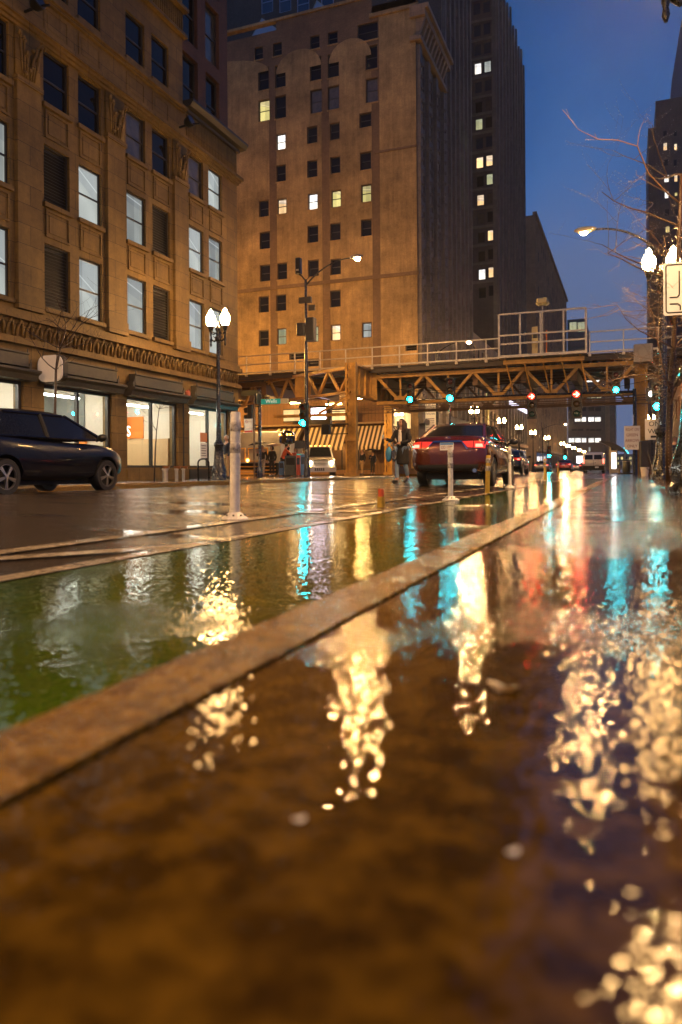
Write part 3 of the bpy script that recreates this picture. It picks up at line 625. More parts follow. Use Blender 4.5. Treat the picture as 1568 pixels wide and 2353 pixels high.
# string course crossing the wall
sc_ = MB(); z_ = on_Y(963, 625, YB).z; sc_.box(XL, FX + .12, YB - .16, YB - .028, z_ - .22, z_ + .10); z2 = on_Y(900, 345, YB).z; sc_.box(on_Y(860, 345, YB).x, FX + .05, YB - .10, YB - .028, z2 - .1, z2 + .1)
sc_.build('string_course', brickB, WB, True)
cop = MB(); cop.box(xs1 - .2, FX + .25, YB - .2, YB + .4, ZT, ZT + .35); cop.box(XL, xs1 - .21, YB - .15, YB + .4, ZL + 1.4, ZL + 1.65); cop.build('coping', plast, WB, True)
gm = {'d': darkg, 'p': dimg, 'y': litY, 'b': litB, 'o': litP, 'g': litG, 'w': litW}
for x0, x1, za, zb, s in wins:
    window(WB, 'Y', YB, x0, x1, za, zb, bronze, gm[s], depth=.22, fw=.07, inward=1, sill=plast if x1 - x0 < 2 else None, mid=(x1 - x0) < 2)
# side facade on the street, ornate with dark tall windows
YC = YB + 9.8
sf = MB(); hcol = []
for k in range(3):
    ya = YB + 1.1 + k * 3.0
    for f_ in range(9): hcol.append((ya, ya + 1.7, 8.2 + 3.35 * f_, 10.7 + 3.35 * f_))
wall_holes(sf, 'X', FX, YB, YC, .1, ZT, hcol, -.4); sf.build('street_facade', greyst, WB, True)
for h in hcol: window(WB, 'X', FX, *h, bronze, darkg, depth=.3, fw=.1)
of = MB()
for k in range(4):
    ya = YB + .1 + 3.0 * k
    of.box(FX + .003, FX + .35, ya, ya + .7, 5, ZT - 3.2); 
    for j in range(30): of.ball((FX + .36, ya + .35, 6 + j * 1.05), .2, 6, 4)
of.box(FX + .004, FX + .4, YB + .1, YC, 4.6, 5.0)
of.build('ornate_pier', greyst, WB, True, smooth=40)
cn = MB(); cn.box(FX - .5, FX + .55, YB - .35, YC, ZT - 3.0, ZT - 2.6); cn.box(FX - .5, FX + .9, YB - .3, YC, ZT - .9, ZT - .3); cn.box(FX - .5, FX + 1.2, YB - .3, YC, ZT - .3, ZT + .1)
y = YB
while y < YC - .4: cn.prism([(FX, ZT - 2.59), (FX + .3, ZT - 2.4), (FX + .85, ZT - .92), (FX, ZT - .92)], y, y + .35, 'y'); y += .95
cn.build('cornice', brownst, WB, True)
for (px, py) in ((627, 78), (755, 38)):
    p_ = on_Y(px, py, YB + 3); sk = thing('skylight_tent', 'pale pyramid skylight on the roof edge of the beige building, %s one' % ('left' if px < 700 else 'right'), 'skylight', (p_.x, YB + 3, ZL + .6)); h_ = p_.z - ZL + 1.2
    MB().add([(-2.2, -1.5, 0), (2.4, -1.5, 0), (2.4, 1.5, 0), (-2.2, 1.5, 0), (-1.2, 0, h_)], [(0, 1, 4), (1, 2, 4), (2, 3, 4), (3, 0, 4), (0, 3, 2, 1)]).build('canvas', mat('pale canvas', (.42, .45, .52), .7), sk)
    m_ = MB(); [m_.tube([a, (-1.2, 0, h_ + .02)], .05, 5) for a in ((-2.2, -1.5, 0), (2.4, -1.5, 0), (2.4, 1.5, 0), (-2.2, 1.5, 0))]; m_.build('frame', galv, sk)

# ------------------------------------------------------------------ taller buildings up the street
def tower(name, label, x0, x1, y0_, y1_, h, mt, loc=None):
    T = thing(name, label, 'building', ((x0 + x1) / 2, (y0_ + y1_) / 2, .0)); return T
T2 = tower('office_tower', 'dark high-rise with close stone piers directly behind the beige brick building', -52, FX, YC, 87, 85, darkbr)
Y2 = on_X(1083, 700, FX).y
w2 = MB(); fh = 3.45; hol = []
nb = 6
for f_ in range(2, 15):
    for b_ in range(nb): ya = YC + .9 + b_ * (Y2 - YC - 1.2) / nb; hol.append((ya, ya + 1.35, 6 + fh * f_, 6 + fh * f_ + 2.3))
wall_holes(w2, 'X', FX, YC, Y2, 0, 90, hol, -.45)
w2.m = 1; fw2 = []
for (px, py) in ((623, 15), (664, 12), (705, 20), (760, 5), (800, -30), (860, 60), (930, 20)): a = on_Y(px, py, YC + 1); fw2.append((a.x - .75, a.x + .75, a.z - 1.3, a.z + 1.3))
wall_holes(w2, 'Y', YC, -60, FX, 30, 90, fw2, .3); w2.quad((FX, Y2, 0), (-60, Y2, 0), (-60, Y2, 90), (FX, Y2, 90)); w2.quad((-60, YC, 90), (FX, YC, 90), (FX, Y2, 90), (-60, Y2, 90))
w2.build('wall', [greyst, darkbr], T2, True)
pr = MB()
for b_ in range(nb + 1): ya = YC + .15 + b_ * (Y2 - YC - 1.2) / nb; pr.box(FX + .004, FX + .35, ya, ya + .42, 6, 90)
for b_ in range(nb): ya = YC + .9 + b_ * (Y2 - YC - 1.2) / nb; pr.box(FX - .2, FX + .18, ya + .62, ya + .74, 11, 90)
pr.build('pier', greyst, T2, True)
sd = MB()
for f_ in range(1, 24): sd.box(FX + .003, FX + .12, YC + .57, Y2 - .1, 6 + fh * f_ + 2.45, 6 + fh * f_ + 3.3)
sd.build('spandrel', redbr, T2, True)
rr = random.Random(9)
for h in hol:
    s = darkg; 
    if 26 < h[2] < 34 and h[0] > 80: s = dimg
    window(T2, 'X', FX, *h, bronze, litG if (abs(h[2] - 33.6) < 3.5 and 80 < h[0] < 85) else (dimg if rr.random() < .25 else s), depth=.35, fw=.08, mid=False)
for h in fw2: window(T2, 'Y', YC, *h, mat('pale window frame', (.3, .36, .48), .5), blueg, depth=.2, fw=.12, inward=1)

T3 = tower('stepped_tower', 'darkest tall tower with paired windows, a few glowing orange, beside the blue sky', -40, FX, 108, 137, 73, darkbr)
Y3 = 107.0; Y3e = on_X(1206, 500, FX).y; H3 = 72.5
w3 = MB(); hf = []
rows = [16, 66, 110, 153, 196, 242, 281, 325, 369, 412, 455, 498, 541, 584, 626, 668]
stt = {153: ('b', 'w'), 281: ('g', 'd'), 369: ('o', 'o'), 455: ('o', 'p'), 626: ('b', 'o'), 541: ('d', 'o'), 498: ('p', 'd'), 412: ('d', 'g'), 66: ('u', 'u'), 110: ('u', 'u'), 196: ('u', 'u'), 16: ('u', 'u'), 325: ('u', 'u'), 242: ('d', 'p')}
for r0 in rows:
    for q, (xa, xb) in enumerate(((1093, 1110), (1115.5, 1132))):
        dx = (r0 - 300) * .02; a = on_Y(xa + dx, r0 - 11 + 4 - 5 * q, Y3); b = on_Y(xb + dx, r0 + 12 + 4 - 5 * q, Y3); hf.append((a.x, b.x, b.z, a.z, stt.get(r0, ('d', 'd'))[q]))
wall_holes(w3, 'Y', Y3, -40, FX - .6, 0, 78, [h[:4] for h in hf], .3)
hs3 = []
n3 = 9
for f_ in range(19):
    for b_ in range(n3): ya = Y3 + 1.2 + b_ * (Y3e - Y3 - 1.6) / n3; hs3.append((ya, ya + 1.4, 5 + 3.45 * f_, 7.1 + 3.45 * f_))
hs3 = hs3[:]
wall_holes(w3, 'X', FX, Y3, Y3e, 0, H3, hs3, -.35)
w3.quad((FX, Y3e, 0), (-40, Y3e, 0), (-40, Y3e, H3), (FX, Y3e, H3)); w3.quad((-40, Y3, H3), (FX, Y3, H3), (FX, Y3e, H3), (-40, Y3e, H3)); w3.build('wall', darkbr, T3, True)
c3 = MB(); c3.box(FX - .6, FX + .002, Y3 - .25, Y3 - .002, 0, 78)
for k in range(n3 + 1): ya = Y3 + .25 + k * (Y3e - Y3 - 1.6) / n3; c3.box(FX + .004, FX + .3, ya, ya + .6, 5, H3 + (.6 if k % 2 else 1.8))
for r0 in rows: z_ = on_Y(1115, r0 - 18, Y3).z; c3.box(-32, FX - .62, Y3 - .12, Y3 - .003, z_, z_ + .35)
c3.build('pier', greyst, T3, True)
ms = {'d': darkg, 'u': blueg, 'p': dimg, 'b': litB, 'w': litW, 'g': litG, 'o': litP}
for h in hf: window(T3, 'Y', Y3, *h[:4], blackm, ms[h[4]], depth=.15, fw=.07, inward=1, mid=False)
for h in rr.sample(hs3, 66):
    if True: window(T3, 'X', FX, *h, blackm, darkg if rr.random() > .06 else litG, depth=.3, fw=.1, mid=False)
st3 = MB(); st3.box(FX + .31, FX + .55, 115, 147, 10.4, 11.0); st3.build('light_strip', emat('cool light strip', (.85, .8, 1.), 1.6), T3, True)

T4 = tower('brown_building', 'long brown windowless looking block whose roofline slopes down to the blue sky', -40, FX, 154, 231, 51, brownst)
w4 = MB(); Y4, Y4e, H4 = 152., on_X(1303, 800, FX).y, 51.3; h4 = []
for f_ in range(13):
    for b_ in range(22): ya = Y4 + 1.3 + b_ * 3.45; h4.append((ya, ya + 1.6, 5 + 3.5 * f_, 7 + 3.5 * f_))
h4 = [h for h in h4 if h[1] < Y4e - .5]
wall_holes(w4, 'X', FX, Y4, Y4e, 0, H4, h4[:0], -.3); w4.quad((FX, Y4, 0), (-45, Y4, 0), (-45, Y4, H4), (FX, Y4, H4)); w4.quad((FX, Y4e, 0), (-45, Y4e, 0), (-45, Y4e, H4), (FX, Y4e, H4)); w4.quad((-45, Y4, H4), (FX, Y4, H4), (FX, Y4e, H4), (-45, Y4e, H4))
w4.build('wall', brownst, T4, True)
p4 = MB()
for b_ in range(23): ya = Y4 + .1 + b_ * 3.45; (ya < Y4e) and p4.box(FX + .004, FX + .25, ya, ya + .8, 4, H4)
p4.box(FX - .3, FX + .5, Y4, Y4e, H4 + .003, H4 + .7); p4.build('pier', brownst, T4, True)
for h in rr.sample(h4, 95): window(T4, 'X', FX + .06, *h, blackm, darkg, depth=.0, fw=.1, mid=False)

# lit office block closing the view, and the pale slab beside it
YF = 300.
def far(px, py): return on_Y(px, py, YF)
a = far(1304, 735); b = far(1389, 735); T5 = thing('glass_office', 'distant office block with bright horizontal bands of lit offices, over the end of the street', 'building', ((a.x + b.x) / 2, YF + 15, 0))
hh5 = []
bands = [(1346, 1382, 868, 878, 'b'), (1318, 1383, 906, 915, 'g'), (1320, 1382, 958, 969, 'b'), (1313, 1383, 985, 990, 'd'), (1306, 1382, 1006, 1017, 'b'), (1322, 1350, 1032, 1037, 'p'), (1352, 1358, 1027, 1038, 'w'), (1312, 1382, 893, 899, 'd'), (1306, 1382, 935, 945, 'd'),
         (1308, 1345, 775, 785, 'p'), (1308, 1345, 797, 806, 'p'), (1308, 1350, 818, 827, 'd'), (1310, 1345, 845, 854, 'd'), (1308, 1345, 740, 762, 'g')]
for xa, xb, ya, yb, s in bands:
    n = max(1, int((xb - xa) / 13)); st_ = (xb - xa) / n
    for k in range(n): p_ = far(xa + st_ * k + .3, ya); q = far(xa + st_ * (k + 1) - .3, yb); hh5.append((p_.x, q.x, q.z, p_.z, s))
xm = far(1346, 800).x; zm = far(1360, 862).z; w5 = MB(); wall_holes(w5, 'Y', YF, a.x, xm, 0, a.z, [h[:4] for h in hh5 if h[1] <= xm + 1], .5); wall_holes(w5, 'Y', YF + .01, xm, b.x, 0, zm, [h[:4] for h in hh5 if h[1] > xm + 1], .5); w5.quad((b.x, YF, 0), (b.x, YF + 30, 0), (b.x, YF + 30, zm), (b.x, YF, zm)); w5.quad((xm, YF, zm), (b.x, YF, zm), (b.x, YF + 30, zm), (xm, YF + 30, zm)); w5.quad((xm, YF, zm), (xm, YF + 30, zm), (xm, YF + 30, a.z), (xm, YF, a.z)); w5.quad((a.x, YF, a.z), (xm, YF, a.z), (xm, YF + 30, a.z), (a.x, YF + 30, a.z)); w5.quad((a.x, YF, 0), (a.x, YF + 30, 0), (a.x, YF + 30, a.z), (a.x, YF, a.z)); w5.build('wall', darkbr, T5, True)
for h in hh5: window(T5, 'Y', YF, *h[:4], blackm, ms[h[4]], depth=.3, fw=.12, inward=1, mid=False)
a = far(1389, 800); b = far(1413, 800); T6 = thing('concrete_slab_tower', 'plain pale concrete tower standing right of the lit office block', 'building', ((a.x + b.x) / 2, YF + 2, 0))
MB().box(a.x + .02, b.x, YF + 2, YF + 30, 0, far(1400, 838).z).build('wall', greyst, T6, True)
s6 = MB(); c_ = far(1395, 800); s6.box(c_.x - .8, c_.x + .8, YF + 1.4, YF + 1.99, 0, far(1400, 838).z - 2); s6.build('brown_rib', brownst, T6, True)  # rib in a browner stone than the wall
# far end of the street
a = on_Y(1413, 1060, 520.); b = on_Y(1470, 1060, 520.); T7 = thing('distant_block', 'low dim block on the horizon at the very end of the street', 'building', ((a.x + b.x) / 2, 525, 0))
w7 = MB(); hz = [(a.x + 1 + 2.6 * k, a.x + 2.6 + 2.6 * k, 3 + 3.4 * j, 5 + 3.4 * j) for k in range(6) for j in range(2)]; wall_holes(w7, 'Y', 520, a.x, b.x, 0, 10, hz, .3); w7.quad((a.x, 520, 10), (b.x, 520, 10), (b.x, 540, 10), (a.x, 540, 10)); w7.build('wall', brownst, T7, True)
for h in hz: window(T7, 'Y', 520, *h, blackm, rr.choice([darkg, litY, litP]), depth=.2, fw=.1, inward=1, mid=False)

# low left-hand street fronts beyond the crossing are parts of the towers' bases
def shopbase(T, ya, yb, n, mt, z1=4.2):
    m = MB(); m.box(FX + .004, FX + .5, ya, yb, z1, z1 + .5); m.build('shop_cornice', mt, T, True)
    st_ = (yb - ya) / n
    for k in range(n):
        u = ya + st_ * k + .5; f = MB(); f.box(FX + .02, FX + .06, u, u + st_ - 1, .7, z1 - .4); f.build('shopfront', rr.choice([shopd, dimg, dimg, darkg, darkg]), T, True)
shopbase(T2, YC + .5, Y2 - .5, 3, greyst); shopbase(T3, Y3 + 1, Y3e - 1, 6, brownst); shopbase(T4, Y4 + 1, Y4e - 2, 12, brownst)
# small block between the two towers
T8 = thing('low_brick_shop', 'low dim brick shop building between the two dark towers up the street', 'building', (FX - 8, 97, 0))
w8 = MB(); h8 = [(Y2 + 1 + 2.9 * k, Y2 + 2.7 + 2.9 * k, 6 + 3.6 * j, 8.4 + 3.6 * j) for k in range(6) for j in range(3)]; wall_holes(w8, 'X', FX, Y2, Y3 - .3, 0, 17, h8, -.3); w8.quad((FX, Y2, 17), (FX, Y3, 17), (FX - 15, Y3, 17), (FX - 15, Y2, 17)); w8.build('wall', brownst, T8, True)
for h in h8: window(T8, 'X', FX, *h, blackm, rr.choice([darkg, dimg, darkg, litY]), depth=.2, fw=.1)
shopbase(T8, Y2 + .6, Y3 - 1, 5, greyst)
q = on_X(1105, 950, FX)
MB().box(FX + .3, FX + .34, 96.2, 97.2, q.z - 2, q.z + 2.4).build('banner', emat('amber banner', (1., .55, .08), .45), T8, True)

# right-hand side: spired tower, low shops
XR = 4.3
T9 = thing('spired_tower', 'dark setback tower with a tall pointed spire and two columns of lit windows', 'building', (20, 190, 0))
YR = 187.
def rt(px, py): return on_Y(px, py, YR)
w9 = MB(); h9 = []
w9l = [(1524, 328, 1534, 345, 'o'), (1526, 402, 1538, 418, 'b'), (1527, 440, 1538, 455, 'b'), (1549, 402, 1558, 417, 'o'), (1550, 442, 1558, 450, 'y'), (1549, 330, 1557, 344, 'o'), (1524, 300, 1533, 312, 'd'), (1526, 366, 1536, 380, 'd'), (1548, 366, 1556, 380, 'd'), (1528, 480, 1539, 495, 'd'), (1550, 480, 1559, 495, 'd'), (1529, 520, 1540, 534, 'y'), (1530, 558, 1541, 572, 'd'), (1551, 545, 1560, 560, 'd'), (1548, 300, 1556, 312, 'd')]
for xa, ya, xb, yb, s in w9l: p_ = rt(xa, ya); q = rt(xb, yb); h9.append((p_.x, q.x, q.z, p_.z, s))
a = rt(1492, 600); zt1 = rt(1495, 291).z; zt2 = rt(1510, 232).z; x2 = rt(1508, 400).x
wall_holes(w9, 'Y', YR, x2, 45, 0, zt2, [h[:4] for h in h9], .4); w9.quad((a.x, YR + .8, 0), (x2, YR + .8, 0), (x2, YR + .8, zt1), (a.x, YR + .8, zt1)); w9.quad((x2, YR, 0), (x2, YR + .8, 0), (x2, YR + .8, zt2), (x2, YR, zt2)); w9.quad((a.x, YR + .8, 0), (a.x, YR + 25, 0), (a.x, YR + 25, zt1), (a.x, YR + .8, zt1)); w9.quad((a.x, YR + .8, zt1), (x2, YR + .8, zt1), (x2, YR + 25, zt1), (a.x, YR + 25, zt1)); w9.quad((x2, YR, zt2), (45, YR, zt2), (45, YR + 25, zt2), (x2, YR + 25, zt2)); w9.quad((x2, YR + .8, zt1), (x2, YR + 25, zt1), (x2, YR + 25, zt2), (x2, YR + .8, zt2)); w9.build('wall', darkbr, T9, True)
for h in h9: window(T9, 'Y', YR, *h[:4], blackm, dict(ms, y=litY)[h[4]], depth=.2, fw=.1, inward=1, mid=False)
xc = rt(1575, 200).x; s9 = MB(); zs = rt(1560, 95).z; s9.add([(rt(1542, 200).x, YR + 3, zt2), (rt(1608, 200).x, YR + 3, zt2), (rt(1608, 200).x, YR + 12, zt2), (rt(1542, 200).x, YR + 12, zt2), (rt(1546, 180).x, YR + 4, zt2 + (zs - zt2) * .45), (rt(1604, 180).x, YR + 4, zt2 + (zs - zt2) * .45), (rt(1604, 180).x, YR + 11, zt2 + (zs - zt2) * .45), (rt(1546, 180).x, YR + 11, zt2 + (zs - zt2) * .45), (xc - .2, YR + 7, zs + 9)], [(0, 1, 5, 4), (1, 2, 6, 5), (2, 3, 7, 6), (3, 0, 4, 7), (4, 5, 8), (5, 6, 8), (6, 7, 8), (7, 4, 8)]); s9.build('spire', mat('blue grey slate', (.10, .12, .17), .5), T9, True)
T10 = thing('corner_restaurant', 'low brick shop block with a glowing orange canopy, behind the wrapped tree trunk', 'building', (12, 70, 0))
wA = MB(); hA = [(XR - 0, XR + 0, 0, 0)]; hA = [(64.5 + 4.2 * k, 67.6 + 4.2 * k, .8, 3.2) for k in range(14)] + [(64.5 + 4.2 * k, 66 + 4.2 * k, 5.2, 7) for k in range(14)]
wall_holes(wA, 'X', XR, 56, 125, 0, 8.5, hA, .3); wA.quad((XR, 56, 0), (30, 56, 0), (30, 56, 8.5), (XR, 56, 8.5)); wA.quad((XR, 56, 8.5), (30, 56, 8.5), (30, 125, 8.5), (XR, 125, 8.5)); wA.build('wall', redbr, T10, True)
for k, h in enumerate(hA): window(T10, 'X', XR, *h, blackm, rr.choice([litY, litP, dimg, darkg]) if h[2] < 2 else darkg, depth=.2, fw=.08, inward=1, mid=False)
cA = MB(); q = on_Y(1545, 980, 55.4)
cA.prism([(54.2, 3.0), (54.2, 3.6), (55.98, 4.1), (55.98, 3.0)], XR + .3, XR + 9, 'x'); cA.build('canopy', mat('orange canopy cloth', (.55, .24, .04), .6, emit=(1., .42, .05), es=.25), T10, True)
# ------------------------------------------------------------------ elevated railway
E = thing('elevated_railway', 'rusty orange steel elevated railway crossing the street on lattice trusses with a pipe railing', 'railway bridge', (-8, 42, .15))
YE1 = 40.5; YRL = 40.0
def EP(px, py, Y=YE1): return on_Y(px, py, Y)
xl = EP(868, 900).x; xr = EP(1462, 900).x; zb_, zt_ = 4.30, 6.02
def truss(mb, A, Bp, z0, z1, n, w_=.16, vert=True, plates=True, gus=None):
    A = Vector(A); Bp = Vector(Bp); d = (Bp - A); nrm = Vector((-d.y, d.x, 0)).normalized()
    def P(t, z): q = A + d * t; return Vector((q.x, q.y, z))
    mb.bar(P(0, z0), P(1, z0), w_ * 1.6, w_ * .9); mb.bar(P(0, z1), P(1, z1), w_ * 1.6, w_ * 1.1)
    for k in range(n):
        t0, t1, t2 = k / n, (k + .5) / n, (k + 1) / n
        mb.bar(P(t0, z1), P(t1, z0), w_, w_ * .8); mb.bar(P(t1, z0), P(t2, z1), w_, w_ * .8)
        if vert: mb.bar(P(t1, z0), P(t1, z1), w_ * .55)
        if plates:
            g_ = d.normalized() * .38
            q0, q1 = P(t1, z0 - .1) - g_ * 1.2, P(t1, z0 - .1) + g_ * 1.2; q2, q3 = P(t1, z0 + .34) + g_ * .55, P(t1, z0 + .34) - g_ * .55
            for s_ in (-1, 1): o = nrm * s_ * (w_ * .95); mb.add([q0 + o, q1 + o, q2 + o, q3 + o, q0 + o * 1.08, q1 + o * 1.08, q2 + o * 1.08, q3 + o * 1.08], [(0, 1, 2, 3), (4, 5, 6, 7), (0, 1, 5, 4), (1, 2, 6, 5), (2, 3, 7, 6), (3, 0, 4, 7)])
t1 = MB(); truss(t1, (xl, YE1, 0), (xr, YE1, 0), zb_, zt_ - .2, 5, .19); t1.build('truss', steel, E, True)
t2 = MB(); truss(t2, (-15, 46.5, 0), (xr + 1, 46.5, 0), zb_, zt_ - .2, 6, .17); t2.build('truss', steeld, E, True)
xcol = EP(808, 900, 37.6).x
t3 = MB(); a61 = R(61); A_ = Vector((xcol, 37.6, 0)); B_ = A_ + Vector((-math.sin(a61), math.cos(a61), 0)) * 17.5
truss(t3, A_, B_, 4.72, 6.05, 9, .15, vert=False, plates=False)
d_ = (B_ - A_).normalized()
for q in (.25,): c_ = A_ + d_ * 17.5 * q; t3.bar((c_.x, c_.y, 4.8), (c_.x, c_.y, 5.98), 1.0, .08, up=(0, 1, 0))
t3.build('truss', steel, E, True)
# end girder along the street side, plated
pg = MB(); x_ = xcol
pg.box(x_ + .08, x_ + .14, 37.75, 46.3, 4.62, 6.12); pg.box(x_ - .1, x_ + .32, 37.7, 46.4, 4.5, 4.61); pg.box(x_ - .1, x_ + .32, 37.7, 46.4, 6.13, 6.24)
for k in range(9): y = 38.3 + k * .95; pg.box(x_ + .141, x_ + .26, y, y + .07, 4.62, 6.12)
# rivets in rows
for k in range(32): pg.ball((x_ + .33, 37.9 + k * .26, 4.56), .03, 5, 3)
pg.build('plate_girder', steel, E, True)
pgs = MB(); pgs.box(x_ + .15, xl, 40.40, 40.46, 4.5, 6.1); pgs.box(-60, xr + 14, 40.56, 40.62, 6.05, 6.25); pgs.build('fascia_girder', steel, E, True)
# cross beams under the deck
xb = MB(); x = -34.
while x < 12: xb.box(x, x + .3, 40.65, 46.3, 5.1, 5.75); x += 2.6
for y in (41.4, 42.9, 44.2, 45.6): xb.box(-40, 14, y, y + .25, 5.76, 6.06)
xb.build('floor_beam', steeld, E, True)
dk = MB(); x = -45.
while x < 15: dk.box(x, x + .22, 40.2, 47.2, 6.08, 6.27); x += .42
dk.box(-45, 15, 40.0, 40.9, 6.28, 6.34); dk.box(-45, 15, 46.6, 47.2, 6.28, 6.34)
for y in (41.6, 43.1, 44.3, 45.8): dk.box(-45, 15, y, y + .07, 6.28, 6.42)
dk.box(-45, 15, 40.05, 40.19, 6.02, 6.26)
dk.build('deck', mat('old dark timber ties', (.045, .032, .022), .6, noise=.4, nscale=3), E, True)
# columns
def column(x, y, w_=.42, z1=6.0, m_=steel):
    m = MB()
    for s in (-1, 1): m.box(x + s * w_ / 2 - .05, x + s * w_ / 2 + .05, y - .17, y + .17, .15, z1)
    z = .8
    k = 0
    while z < z1 - .5: m.bar((x - w_ / 2 + .05, y - .15, z), (x + w_ / 2 - .05, y - .15, z + .38), .05, .02, up=(0, 1, 0)); m.bar((x + w_ / 2 - .05, y - .15, z), (x - w_ / 2 + .05, y - .15, z + .38), .05, .02, up=(0, 1, 0)); z += .38
    m.box(x - w_ / 2 + .06, x + w_ / 2 - .06, y - .02, y + .02, .2, z1)
    m.box(x - w_ / 2 - .1, x + w_ / 2 + .1, y - .25, y + .25, .15, .3); m.box(x - w_ / 2 - .08, x + w_ / 2 + .08, y - .22, y + .22, 2.05, 2.2)
    return m.build('column', m_, E, True)
column(xcol, 37.6, .50, 6.3); column(xl - 1.2, 46.4); column(.62, 40.6, .5, 6.1); column(.62, 46.4, .5, 6.1); column(-24, 42.5); column(-31, 46.2); column(9.5, 40.8); column(9.5, 46.2)
kb = MB(); kb.bar((xcol - .1, 37.5, 4.45), (xcol - 1.9, 37.5, 3.6), .12); kb.box(xcol - 4.6, xcol, 37.43, 37.56, 3.42, 3.58); kb.build('brace', steel, E, True)
# railing
def railing(mb, xa, xb_, y, z0, hs, step, pr_=.028):
    for h in hs: mb.bar((xa, y, z0 + h), (xb_, y, z0 + h), pr_ * 2)
    x = xa
    while x <= xb_ + .01: mb.bar((x, y, z0 - .12), (x, y, z0 + max(hs)), pr_ * 2); mb.box(x - .07, x + .07, y - .07, y + .07, z0 - .16, z0 - .04); x += step
rl = MB(); xp0, xp1 = EP(1147, 760, 39.5).x, EP(1347, 760, 39.5).x
railing(rl, -46, xp0 - .1, YRL, 6.38, (.06, .56, 1.08), 1.62, .03); railing(rl, xp1 + .15, 14, YRL, 6.38, (.06, .56, 1.08), 1.62, .03); railing(rl, -46, 14, 47.1, 6.38, (.56, 1.08), 1.62, .025)
rl.build('railing', galv, E, True)
pl = MB()
for h in (6.42, 7.05, 7.5, 8.62): pl.bar((xp0, 39.5, h), (xp1, 39.5, h), .085)
n = 4
for k in range(n + 1): x = xp0 + (xp1 - xp0) * (k / n if k not in (2,) else .49); pl.bar((x, 39.5, 6.35), (x, 39.5, 8.62), .10 if k % 2 == 0 else .09)
pl.box(xp0, xp1, 39.3, 40.1, 6.30, 6.36); pl.build('signal_platform', galv, E, True)
pb = MB(); pb.box(xp0 + .2, xp1 - .1, 39.55, 39.7, 5.98, 6.2)
for k in range(5): x = xp0 + .3 + (xp1 - xp0 - .6) * k / 4; pb.bar((x, 39.5, 6.3), (x + .35, 40.3, 4.4), .06); 
pb.build('platform_bracket', steel, E, True)
x = EP(1247, 760, 39.7).x
md = MB(); md.bar((x, 39.8, 6.4), (x, 39.8, 9.15), .06); md.build('lamp_mast', galv, E, True)
lh = MB(); lh.bbox(x - .28, x + .28, 39.55, 40.0, 9.1, 9.36, .06); lh.add([(x - .34, 39.5, 9.1), (x + .34, 39.5, 9.1), (x + .34, 40.05, 9.1), (x - .34, 40.05, 9.1), (x - .2, 39.6, 8.98), (x + .2, 39.6, 8.98), (x + .2, 39.95, 8.98), (x - .2, 39.95, 8.98)], [(0, 1, 5, 4), (1, 2, 6, 5), (2, 3, 7, 6), (3, 0, 4, 7), (4, 5, 6, 7)]); lh.build('lamp_head', mat('pale lamp housing', (.5, .42, .2), .4), E, True)
bx = MB(); bx.box(x - .55, x - .25, 39.75, 39.95, 6.4, 7.9); bx.m = 1; bx.box(x - .5, x - .3, 39.73, 39.749, 7.3, 7.6); bx.build('relay_box', [mat('yellowed box', (.5, .4, .2), .5), blackm], E, True)
ob = MB(); ob.box(x + .15, x + .22, 39.8, 39.9, 6.4, 7.7); ob.build('orange_marker', mat('orange marker paint', (.7, .2, .03), .5), E, True)
a = on_Y(1456, 796, 39.9); b = on_Y(1500, 834, 39.9); gb = MB(); gb.bbox(a.x, b.x, 39.2, 39.95, b.z, a.z, .03); gb.build('equipment_box', greybox, E, True)
# pipes and conduits slung below the trusses
cdm = MB()
for (z, y) in ((4.16, 40.3), (4.02, 40.4), (3.9, 40.2), (3.72, 40.35)): cdm.bar((xl - 3, y, z), (xr + .8, y, z), .05)
cdm.build('conduit', steeld, E, True)
# slung cables, a slightly sagging bundle
cb_ = MB()
for k, (x0, x1, z, s_) in enumerate(((xl, -5, 5.2, .35), (-7, 1, 4.9, .5), (-4, 0.5, 5.3, .6), (-12, -3, 5.0, .4))):
    cb_.tube([(x0 + (x1 - x0) * i / 12, 40.28, z - s_ * math.sin(math.pi * i / 12)) for i in range(13)], .014, 5)
cb_.build('cable', blackm, E, True)

